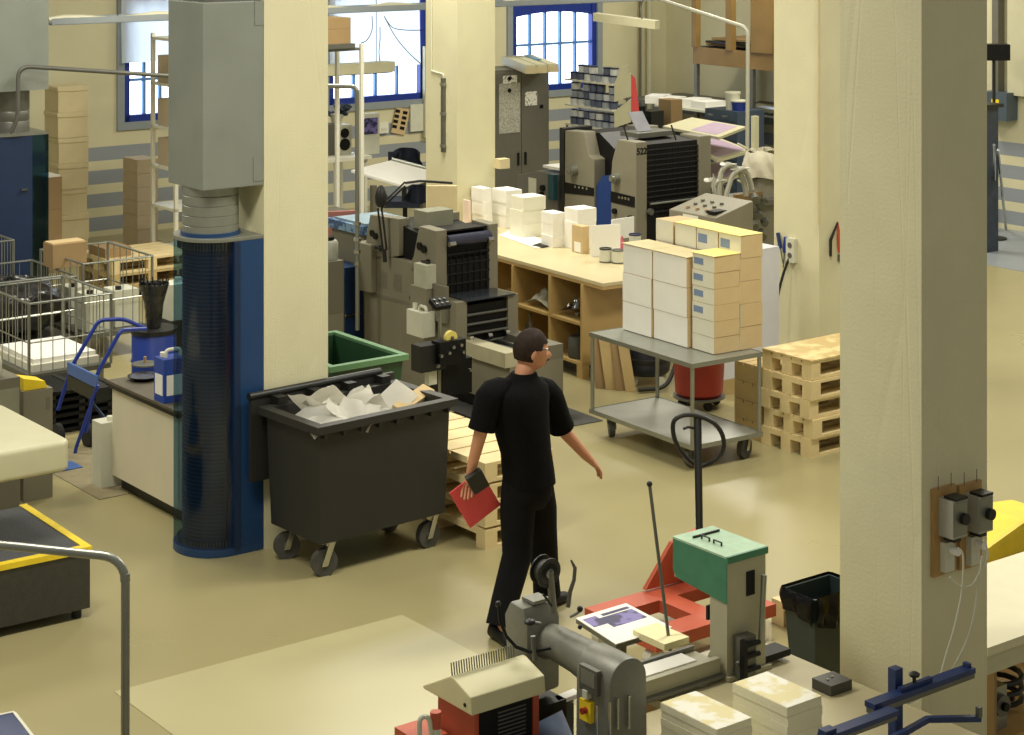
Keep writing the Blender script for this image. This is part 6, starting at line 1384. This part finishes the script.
# ================= CREAM AND RED HEATED UNIT =================
P = Vector(((471 - 512) / F * 7.75, 7.75, 0)); zb = zrow(P, 714)
tb = thing('machine_stand', 'dark stand under the red and cream collating unit', 'stand', P); w_, d_ = lenX(P, 541), lenY(P, 434)
MB().box(-.06, w_ + .01, -.05, d_ + .1, .66, .7).build('stand_top', mat('stand_grey', (100, 98, 84), .5), tb, bev=.003)
for x in (0, w_): 
    for y in (0, d_ + .04): MB().box(x - .04, x, y, y + .04, 0, .6595).build('leg', M_dsteel, tb)
k = thing('glue_unit', 'cream lidded red unit with a row of metal pins on top', 'machine', P + Vector((0, 0, .701))); zl = zb - .701
MB().box(.02, w_ - .02, .001, d_, 0, zl).build('body', M_red, k, bev=.004)
MB().box(.04, w_ - .05, -.004, .0005, .0, zl - .005).build('vent_panel', M_void, k)
m = MB()
for i in range(9): m.box(.13, .27, -.008, -.0045, zl - .03 - i * .016, zl - .024 - i * .016)
m.build('vent_slot', M_dsteel, k); MB().box(w_ - .045, w_ - .015, -.006, .0, 0, zl).build('corner_post', M_red, k)
MB().box(-.14, .0, d_ - .1, d_ + .08, 0, zl * .6).build('side_box', M_red, k, bev=.005)
gp = faceY(P, [(423, 690), (456, 682), (463, 700), (471, 714)]); pk = zrow(off(P, 0, d_ * .5), 681) - .701
gab = [(-.02, zl), (-.012, zl + .07), (d_ * .42, pk + .02), (d_ * .5, pk + .022), (d_ + .07, zl + .01), (d_ + .06, zl)]
MB().prism(gab, -.01, w_ + .01, 'x').build('lid', mat('lid_cream', (214, 208, 164), .45, noise=.03), k, bev=.006)
m = MB()
for i in range(26): x = .0 + (w_ - .04) * i / 25; m.cyl((x, d_ * .5, pk + .02), (x - .006, d_ * .5, pk + .075), .0028, n=6)
m.build('pin', M_dsteel, k)
MB().cyl((-.014, d_ * .1, zl + .03), (-.0105, d_ * .1, zl + .03), .008, n=10).build('screw', M_void, k)
# blue surface and paper between
Q = G(564, 709, .86); k = thing('blue_table', 'dark blue sloping table between cream unit and grey stitcher', 'table', Vector((Q.x, Q.y, 0)), YAW)
q4 = [Matrix.Rotation(-YAW, 3, 'Z') @ (G(px, r, .86) - k.location) for px, r in ((552, 790), (575, 741), (562, 710), (498, 742))]
MB().hexa([p - Vector((0, 0, .04)) for p in q4] + q4).build('table_top', mat('tarp_blue', (38, 60, 92), .55, noise=.15, nscale=10), k, bev=.004)
c = sum(q4, Vector()) / 4; MB().cyl((c.x, c.y, 0), (c.x, c.y, c.z - .04), .03).build('leg', M_dsteel, k)
k = plate('paper_sheets', 'white sheets sticking out under the grey stitcher head', 'paper', [(558, 701), (580, 693), (574, 688), (554, 696)], .88, .02, M_paper)
k2 = MB().box(-.03, .03, -.03, .03, 0, .858).build('stand_post', M_dsteel, loc=Vector((k.location.x, k.location.y, 0))); tag(k2, 'thin steel post under the white sheets by the stitcher', 'post')
# jug with red cap
P = W(437, 738, 7.45); k = thing('jug', 'white plastic jug with red cap by the red collating unit', 'jug', Vector((P.x - .03, P.y, .62)), YAW); zj = zrow(P, 716) - .62
m = MB().box(-.06, .06, -.04, .04, 0, zj * .75).build('body', M_hdpe, k, bev=.025, smooth=True); MB().cyl((.03, 0, zj * .72), (.03, 0, zj * .9), .02, n=14).build('neck', M_hdpe, k); MB().cyl((.03, 0, zj * .9), (.03, 0, zj * 1.02), .022, n=16).build('cap', M_red, k)
MB().tube(bend([(-.045, 0, zj * .7), (-.045, 0, zj * 1.02), (.0, 0, zj * 1.0), (.015, 0, zj * .8)], .03), .01, 8).build('handle', M_hdpe, k, smooth=True)
k2 = MB().box(-.14, .12, -.12, .08, 0, .619).build('storage_crate', mat('beige_crate', (150, 140, 104), .6), bev=.01, loc=Vector((P.x - .03, P.y, 0)), yaw=YAW); tag(k2, 'beige crate carrying the white jug with red cap', 'crate')
# ================= BLUE CLAMP STAND =================
D_ = 7.95; base = Vector(((895 - 512) / F * D_, D_, 0)); k = thing('clamp_stand', 'blue steel adjustable bar stand at the end of the workbench', 'stand', Vector((base.x, base.y, ZB + .001)), YAW); zc = zrow(base, 692) - ZB
MB().box(-.02, .025, -.02, .02, 0, zrow(base, 668) - ZB).build('post', M_cblue, k, bev=.003)
MB().box(-.1, .12, -.08, .08, 0, .012).build('foot_plate', M_cblue, k)
x1 = lenX(off(base, 0, -.05), 971); x0 = lenX(off(base, 0, -.05), 870); x2 = lenX(off(base, 0, -.12), 822)
MB().box(x0, x1, -.075, -.021, zc, zc + .022).build('upper_bar', M_cblue, k, bev=.004); MB().box(x0, x1, -.07, -.03, zc - .022, zc - .0005).build('rail_strip', M_dsteel, k)
MB().box(x2, x0 + .06, -.15, -.095, zc - .01, zc + .01).build('lower_bar', M_cblue, k, bev=.004); MB().box(x2, x0 + .06, -.14, -.1, zc - .03, zc - .0105).build('rail_strip', M_dsteel, k); MB().box(x0 + .0, x0 + .05, -.0945, -.07, zc - .03, zc - .0005).build('joint_block', M_cblue, k)
MB().box(-.03, .16, -.06, -.04, zc + .0225, zc + .04).build('clamp_bar', M_cblue, k, bev=.003); MB().cyl((.06, -.05, zc + .04), (.06, -.05, zc + .065), .008, n=10).build('clamp_screw', M_black, k); MB().lathe([(.02, 0), (.024, .01), (.01, .018)], .06, -.05, 16, zc + .065).build('clamp_knob', M_black, k, smooth=True)
MB().box(x1 - .03, x1 - .01, -.06, -.03, zc + .0225, zc + .04).build('end_stop', M_cblue, k)
q = [lw_ for lw_ in [(-.22, -.02, .04), (0, -.06, .09), (.14, -.05, .1), (.34, -.16, .09)]]
MB().tube(q, .016, 4).build('lower_arm', M_cblue, k); MB().box(.32, .34, -.17, -.15, .1, .14).build('end_stop', M_dsteel, k); MB().box(x2 + .0, x2 + .06, -.14, -.1, zc + .0105, zc + .025).build('end_stop', M_cblue, k)
# ================= BLACK BIN WITH BAG =================
P = G(815, 700); k = thing('waste_bin', 'tall black waste bin lined with a glossy black bag by the big pillar', 'waste bin', P)
d_ = lenY(P, 783); w_ = .36; zt = .53
m = tub(MB(), 0, w_, 0, d_, 0, zt, .035, .01); m.build('tub', mat('bin_slate', (44, 56, 54), .4, noise=.1), k, bev=.01, smooth=True)
m = MB()
def fold(side):
    def f(u, v):
        t = u * 2 * (w_ + d_); 
        if t < w_: x, y = t, 0; n = (0, -1)
        elif t < w_ + d_: x, y = w_, t - w_; n = (1, 0)
        elif t < 2 * w_ + d_: x, y = w_ - (t - w_ - d_), d_; n = (0, 1)
        else: x, y = 0, d_ - (t - 2 * w_ - d_); n = (-1, 0)
        s = .012 + .02 * math.sin(math.pi * min(1, v * 1.2)) + .012 * math.sin(u * 70) * v
        return (x + n[0] * s, y + n[1] * s, zt + .012 - v * (.15 + .035 * math.sin(u * 13)))
    return f
m.grid(fold(0), 90, 8, .003); m.build('bag', M_bag, k, smooth=True)
m = MB(); m.grid(lambda u, v: (.03 + (w_ - .06) * u, .03 + (d_ - .06) * v, .33 + .1 * math.sin(u * 5) * math.cos(v * 4)), 14, 14, .003); m.build('bag_inside', M_bag, k, smooth=True)
# ================= SWITCH BOXES on big pillar =================
def onP4(px, row, y0=0): return faceX(P4, [(px, row)], y0)[0]
for nm, (bx0, bx1, r0, r1), (s0, s1, t0, t1), (c0, c1, u0, u1), lab in (('a', (934, 946, 490, 571), (941, 966, 499, 533), (946, 959, 538, 570), 'grey dial switch box on a wooden board, nearest the pillar edge'), ('b', (960, 972, 486, 564), (966, 990, 493, 527), (972, 983, 532, 560), 'grey dial switch box on the second wooden board')):
    x0, z1 = onP4(bx0, r0, -.02); x1, z0 = onP4(bx1 + 10, r1, -.02); k = thing('switch_box', lab, 'switch box', off(P4, x0, -.001, z0), YAW, 'dial switch boxes on the big pillar')
    k['group'] = ''
    del k['group']
    W_, H_ = x1 - x0, z1 - z0
    MB().box(0, W_, -.018, 0, 0, H_).build('back_board', M_bwood, k, bev=.002)
    a0 = onP4(s0, t1, -.09); a1 = onP4(s1, t0, -.09); X0 = .03; X1 = X0 + .095; Z0 = H_ * .47; Z1 = H_ * .9
    MB().box(X0, X1, -.1, -.0185, Z0, Z1).build('case', mat('switch_grey', (176, 176, 162), .45, .2, noise=.05), k, bev=.006); MB().box(X0 + .004, X1 - .004, -.103, -.1005, Z0 + .01, Z1 - .01).build('front_panel', M_steel, k)
    MB().cyl(((X0 + X1) / 2 + .015, -.125, (Z0 + Z1) / 2), ((X0 + X1) / 2 + .015, -.1035, (Z0 + Z1) / 2), .025, n=20).build('dial_knob', M_black, k, bev=.002); MB().box(X0 + .01, X1 - .01, -.11, -.04, Z1 + .0005, Z1 + .012).build('top_bar', M_black, k); MB().box(X0 + .02, X1 - .03, -.09, -.03, Z0 - .02, Z0 - .0005).build('bottom_tray', M_black, k)
    for z in (.02, H_ * .22): MB().box(.04, .1, -.05, -.0185, z, z + H_ * .17).build('socket', M_hdpe, k, bev=.006)
    MB().cyl((.08, -.09, H_ * .3), (.08, -.051, H_ * .3), .018, n=14).build('plug', M_paper, k)
    for x in (.015, .1): MB().cyl((x, -.03, H_), (x, -.03, H_ + .06), .002, n=6).build('antenna_wire', M_dsteel, k)
dC = 8.42
def pc(name, lab, pts): return cable(name, lab, pts, dC, .0045, M_hdpe)
pc('power_cable', 'white cable dropping from the socket nearest the pillar edge to the bench', [(958, 548), (963, 556), (962, 590), (955, 625), (946, 655), (938, 680), (920, 697), (903, 701)])
pc('power_cable', 'white cable looping below the second wooden board', [(984, 540), (988, 556), (981, 570), (972, 585), (960, 586), (950, 577)])
pc('power_cable', 'long white cable hanging along the pillar edge to the clamp stand', [(982, 556), (978, 590), (973, 620), (965, 645), (950, 672), (932, 690), (905, 705)])
# ================= RIGHT TABLE =================
P = G(985, 649, .85); P.z = 0; k = thing('packing_table', 'cream topped packing table with lower shelf behind the big pillar', 'table', off(P, .02, 0))
MB().box(0, 1.3, 0, .74, .81, .85).build('table_top', mat('pale_table', (216, 210, 176), .45, noise=.03), k, bev=.004); MB().box(.0, 1.3, .01, .73, .72, .8095).build('apron', M_cream, k); MB().box(.02, 1.28, .02, .72, .36, .39).build('lower_shelf', M_bwood, k)
for x in (.02, 1.24):
    for y in (.02, .67): MB().box(x, x + .05, y, y + .05, 0, .7195).build('leg', M_bwood, k)
MB().box(.07, .1, .03, .7, .3905, .7195).build('side_panel', M_card, k)
q = thing('tape_dispenser', 'grey metal tape dispenser on the packing table shelf', 'dispenser', off(P, .16, .1, .391)); MB().box(0, .12, 0, .06, 0, .2).build('frame', M_steel, q, bev=.01); MB().cyl((.06, -.03, .12), (.06, -.001, .12), .05, n=22).build('roller', M_dsteel, q); MB().cyl((.06, -.05, .12), (.06, -.0305, .12), .02, n=14).build('knob', M_void, q)
q = thing('cable_heap', 'dark coiled cable on the packing table shelf', 'cable', off(P, .42, .25, .391)); MB().tube([(.0 + .1 * math.cos(i * .5), .1 * math.sin(i * .5), .02 + i * .004) for i in range(40)], .014, 6).build('coil', M_black, q, smooth=True)
P = G(1003, 640); P = Vector(((1000 - 512) / F * 10.4, 10.4, 0)); k = thing('yellow_pump_truck', 'yellow wheeled machine behind the packing table', 'machine', P); k['label'] = 'worn yellow machine body standing behind the packing table'; k.name = 'yellow_cart'
zt = zrow(P, 556)
MB().prism([(-.18, .15), (-.2, zt - .1), (-.1, zt + .06), (.2, zt + .14), (.6, zt + .1), (.6, .15)], 0, .4, 'y').build('body', M_yellow, k, bev=.03); MB().box(-.0, .3, -.01, -.0005, zt - .12, zt - .02).build('dark_panel', M_void, k)
for x in (-.08, .5): MB().cyl((x, .02, .09), (x, .1, .09), .09, n=18).build('wheel', M_rubber, k)

# ================= PERSON =================
def skin(name, pts, edges, m, parent=None, lv=2, root=0, flat=None):
    me = bpy.data.meshes.new(name); me.from_pydata([p[0] for p in pts], edges, []); o = bpy.data.objects.new(name, me); C.objects.link(o)
    s = o.modifiers.new('skin', 'SKIN'); s.use_smooth_shade = True; s.branch_smoothing = .6
    for i, p in enumerate(pts):
        r = p[1]; me.skin_vertices[0].data[i].radius = r if isinstance(r, tuple) else (r, r); me.skin_vertices[0].data[i].use_root = i == root
    ss = o.modifiers.new('sub', 'SUBSURF'); ss.levels = lv; ss.render_levels = lv
    dg = bpy.context.evaluated_depsgraph_get(); dg.update(); ev = o.evaluated_get(dg); me2 = bpy.data.meshes.new_from_object(ev); me2.name = name
    o.modifiers.clear(); o.data = me2; me2.materials.clear(); me2.materials.append(m)
    for p in me2.polygons: p.use_smooth = True
    if parent: o.parent = parent
    return o
R0 = Vector((.06, 11.38, 0)); D0 = 11.38
def B_(px, row, d): return W(px, row, d) - R0
pe = thing('person', 'man walking away in black clothes, face turned aside, holding a red folder', 'person', R0, 0)
pel, spn, chs, nk, hd = B_(525, 474, 11.38), B_(523, 440, 11.36), B_(519, 402, 11.36), B_(524, 374, 11.37), B_(528, 358, 11.38)
shL, shR = B_(490, 391, 11.22), B_(548, 390, 11.52)
elL, wrL, haL = B_(481, 431, 11.2), B_(471, 470, 11.25), B_(469, 482, 11.26)
elR, wrR, haR = B_(562, 429, 11.62), B_(587, 457, 11.7), B_(595, 465, 11.72)
hpL, hpR = B_(514, 480, 11.32), B_(537, 480, 11.46)
knL, anL, toL = B_(517, 556, 11.36), B_(500, 624, 11.2), B_(508, 643, 11.13)
knR, anR, toR = B_(543, 545, 11.62), B_(547, 601, 11.72), B_(559, 607, 11.82)
anL.z = .13; toL.z = .03; anR.z = .11; toR.z = .03
pts = [(pel, (.07, .06)), (spn, (.075, .07)), (chs, (.09, .075)), (nk, .062), (hd, .058),
       (shL, .045), (elL, .043), (wrL, .03), (shR, .045), (elR, .043), (wrR, .03),
       (hpL, .05), (knL, .042), (anL, .032), (hpR, .05), (knR, .042), (anR, .032), (toL, .02), (toR, .02), (haL, (.034, .018)), (haR, (.034, .018))]
ed = [(0, 1), (1, 2), (2, 3), (3, 4), (2, 5), (5, 6), (6, 7), (2, 8), (8, 9), (9, 10), (0, 11), (11, 12), (12, 13), (0, 14), (14, 15), (15, 16), (13, 17), (16, 18), (7, 19), (10, 20)]
# fingers
def fingers(ha, wr, idx, side, curl):
    d = (ha - wr).normalized(); s = d.cross(Vector((0, 0, 1)) if abs(d.z) < .8 else Vector((0, 1, 0))).normalized(); n = d.cross(s)
    for f, (o_, ln) in enumerate(((-.03, .07), (-.011, .082), (.009, .076), (.028, .06))):
        b0 = ha + s * o_ + d * .02; b1 = b0 + d * ln * .5 + n * curl * .012; b2 = b1 + d * ln * .42 + n * curl * .03
        i0 = len(pts); pts.extend([(b0, .010), (b1, .009), (b2, .007)]); ed.extend([(idx, i0), (i0, i0 + 1), (i0 + 1, i0 + 2)])
    t0 = ha - d * .02 + s * side * .035; t1 = t0 + d * .03 + s * side * .02 + n * curl * .01; i0 = len(pts); pts.extend([(t0, .012), (t1, .009)]); ed.extend([(idx, i0), (i0, i0 + 1)])
fingers(haL, wrL, 19, 1, 1.0); fingers(haR, wrR, 20, -1, .8)
body = skin('body', pts, ed, M_skin, pe, 2)
# head
hc = B_(531, 350.5, 11.38); fwd = Vector((.93, .25, -.16)).normalized(); up = Vector((.1, 0, 1)); up = (up - fwd * up.dot(fwd)).normalized(); lf = up.cross(fwd)
HM = Matrix((( fwd.x, lf.x, up.x, hc.x), (fwd.y, lf.y, up.y, hc.y), (fwd.z, lf.z, up.z, hc.z), (0, 0, 0, 1)))
m = MB()
def headpt(th, ph):
    x, y, z = math.sin(ph) * math.cos(th), math.sin(ph) * math.sin(th), math.cos(ph)
    X, Y, Z = .098 * x, .077 * y, .118 * z
    if z < 0: X *= 1 + .02 * z; Y *= 1 + .22 * z; X += .012 * -z
    if x > 0: X -= .012 * (1 - abs(y)) * 0
    if x > .6 and -.75 < z < .3: X += .006
    if x > .75 and abs(y) < .25: 
        if -.28 < z < .12: X += .03 * (1 - abs(y) / .25) * (1 - abs(z + .14) / .2 * .6)                # nose
        if -.62 < z < -.42: X += .008                                                                    # lips
        if z < -.8: X += .01
    if x > .7 and .08 < z < .26 and .2 < abs(y) < .6: X -= .012                                          # eye sockets
    return (X, Y, Z)
V = []
for j in range(25):
    V.append([m.b.verts.new(headpt(2 * math.pi * i / 40, math.pi * (j + .001) / 24.002)) for i in range(40)])
for j in range(24):
    for i in range(40): m.b.faces.new((V[j][i], V[j + 1][i], V[j + 1][(i + 1) % 40], V[j][(i + 1) % 40]))
hd_o = m.build('head', M_skin, pe, smooth=True); hd_o.matrix_local = HM
for s9 in (-1, 1):
    e = MB().sphere((.082, s9 * .03, .02), .011, n=12).build('eye', M_paper, hd_o, smooth=True); MB().sphere((.091, s9 * .03, .02), .0055, n=10).build('iris', M_void, e, smooth=True)
    MB().sphere((.0, s9 * .078, -.01), .03, .6, .3, 1, 14).build('ear', M_skin, hd_o, smooth=True)
MB().tube([(.097, -.025, -.055), (.103, 0, -.055), (.097, .025, -.055)], .004, 6).build('mouth', mat('lips', (150, 84, 74), .5), hd_o, smooth=True)
m = MB(); V = []
for j in range(15):
    row = []
    for i in range(40):
        th = 2 * math.pi * i / 40; c_ = math.cos(th); lim = 1.05 + .75 * (1 - max(0, (c_ + 1) / 2)) ; lim = 1.12 if c_ > .55 else (1.45 if c_ > .1 else 2.05)
        ph = lim * (j + .01) / 14; x, y, z = headpt(th, ph); k_ = 1.09 + .008 * math.sin(th * 13 + ph * 9); row.append(m.b.verts.new((x * k_ - .004, y * k_, z * k_ + .003)))
    V.append(row)
for j in range(14):
    for i in range(40): m.b.faces.new((V[j][i], V[j + 1][i], V[j + 1][(i + 1) % 40], V[j][(i + 1) % 40]))
bmesh.ops.solidify(m.b, geom=m.b.faces[:], thickness=-.006); m.build('hair', M_hair, hd_o, smooth=True)
for s9 in (-1, 1): MB().tube([(.0, s9 * .082, .03), (.06, s9 * .07, .028), (.098, s9 * .045, .026)], .0025, 6).build('spectacle_arm', M_void, hd_o)
# clothes
sl = lambda a, b, t: a.lerp(b, t)
tl = (shR - shL); tl.z = 0; tl.normalize(); dp = Vector((-tl.y, tl.x, 0))
def loft(m, secs, n=28):
    pv = None
    for c, a_, b_ in secs:
        v = m._v([c + tl * (a_ * (abs(math.cos(t)) ** .85) * (1 if math.cos(t) > 0 else -1)) + dp * (b_ * math.sin(t)) for t in [2 * math.pi * i / n for i in range(n)]])
        if pv:
            for i in range(n): m.b.faces.new((pv[i], pv[(i + 1) % n], v[(i + 1) % n], v[i]))
        else: m.b.faces.new(v[::-1])
        pv = v
    m.b.faces.new(pv)
m = MB()
S_ = [(B_(530, 484, 11.38), .165, .125), (B_(528, 470, 11.38), .165, .13), (B_(526, 452, 11.37), .16, .125), (B_(522, 430, 11.36), .175, .135), (B_(518, 408, 11.36), .2, .145), (B_(518, 395, 11.36), .21, .14), (B_(519, 387, 11.36), .195, .12), (B_(521, 381, 11.365), .135, .1), (B_(523, 376, 11.37), .085, .085), (B_(524, 372.5, 11.37), .072, .075)]
loft(m, S_)
for sh, el in ((shL, elL), (shR, elR)):
    a0 = sh.lerp(B_(521, 384, 11.37), .6); m.tube([a0, sh.lerp(a0, .55), sh.lerp(a0, .15) + Vector((0, 0, -.008)), sl(sh, el, .18), sl(sh, el, .45), sl(sh, el, .75), sl(sh, el, .97)], [.05, .068, .076, .08, .078, .075, .079], 18)
bmesh.ops.recalc_face_normals(m.b, faces=m.b.faces[:]); m.build('shirt', M_cloth, pe, smooth=True)
m = MB(); loft(m, [(B_(527, 468, 11.38), .15, .115), (B_(527, 482, 11.38), .158, .125), (B_(527, 496, 11.38), .16, .125), (B_(527, 507, 11.38), .12, .09)])
for hp, kn, an, dk in ((B_(518, 486, 11.34), knL, anL, 0), (B_(537, 486, 11.44), knR, anR, 0)):
    a9 = an.copy(); a9.z = .09
    m.tube([hp, sl(hp, kn, .35), sl(hp, kn, .7), kn, sl(kn, an, .35), sl(kn, an, .7), a9], [.098, .105, .094, .088, .084, .08, .084], 20)
bmesh.ops.recalc_face_normals(m.b, faces=m.b.faces[:]); m.build('trousers', mat('black_trousers', (13, 13, 15), .9, noise=.2, spec=.2), pe, smooth=True)
for an, to in ((anL, toL), (anR, toR)):
    d = (to - an); d.z = 0; d.normalize(); h_ = an.copy(); h_.z = .045; 
    s9 = Vector((-d.y, d.x, 0)); m = MB()
    prof_ = ((-.09, .03, .07), (-.07, .04, .1), (0, .042, .1), (.07, .046, .075), (.14, .05, .06), (.19, .042, .05), (.215, .02, .03)); pv = None
    for a9, w9, h9 in prof_:
        c9 = Vector((h_.x, h_.y, 0)) + d * a9; v = m._v([c9 + s9 * (w9 * math.cos(t)) + Vector((0, 0, .002 + h9 * .5 + h9 * .5 * math.sin(t))) for t in [2 * math.pi * i / 14 for i in range(14)]])
        if pv:
            for i in range(14): m.b.faces.new((pv[i], pv[(i + 1) % 14], v[(i + 1) % 14], v[i]))
        else: m.b.faces.new(v[::-1])
        pv = v
    m.b.faces.new(pv); bmesh.ops.recalc_face_normals(m.b, faces=m.b.faces[:]); m.build('shoe', M_void, pe, smooth=True)
for x0, x1 in ((-.02, .1), (-.17, .03)):
    pass
# red folder and black case in his hand
k = MB().box(-.11, .11, -.004, .004, -.135, .135).build('red_folder', M_folder, bev=.002); k.location = W(475, 499, 11.3); k.rotation_euler = (.15, -.55, .35); tag(k, 'red folder held low in the walking man\'s lowered hand', 'folder')
k = MB().box(-.05, .05, -.025, .025, -.055, .055).build('black_pouch', M_black, bev=.02, smooth=True); k.location = W(477, 481, 11.22); k.rotation_euler = (.1, -.5, .3); tag(k, 'small black pouch held together with the red folder', 'pouch')

# ================= LIGHT =================
wd = bpy.data.worlds.new('hall_light'); bpy.context.scene.world = wd; wd.use_nodes = True; bg = wd.node_tree.nodes['Background']; bg.inputs[0].default_value = (1, .96, .84, 1); bg.inputs[1].default_value = .3
def area(x, y, z, sx, sy, pw, col=(1, .95, .82), rot=(0, 0, 0)):
    l = bpy.data.lights.new('hall_lamp', 'AREA'); l.shape = 'RECTANGLE'; l.size = sx; l.size_y = sy; l.energy = pw; l.color = col
    o = bpy.data.objects.new('hall_lamp', l); C.objects.link(o); o.location = (x, y, z); o.rotation_euler = rot; return o
for x, y, pw in ((-2.5, 9.0, 230), (-5.5, 15, 230), (2.5, 12.5, 270), (-1, 19, 310), (6, 19, 240), (3, 25, 300)): area(x, y, 5.8, 2.4, 1.2, pw, rot=(0, 0, YAW))
# ================= CAMERA =================
cam = bpy.data.cameras.new('camera'); cam.sensor_width = 36; cam.lens = F / 1024 * 36; cam.shift_y = (YH - 367.5) / 1024; cam.clip_end = 200
co = bpy.data.objects.new('camera', cam); C.objects.link(co); co.location = (0, 0, H); co.rotation_euler = (math.pi / 2, 0, 0); bpy.context.scene.camera = co
vs = bpy.context.scene.view_settings; vs.view_transform = 'Standard'; vs.look = 'None'; vs.gamma = 1; vs.use_curve_mapping = False; vs.exposure = .04
bpy.context.scene.cycles.use_denoising = True
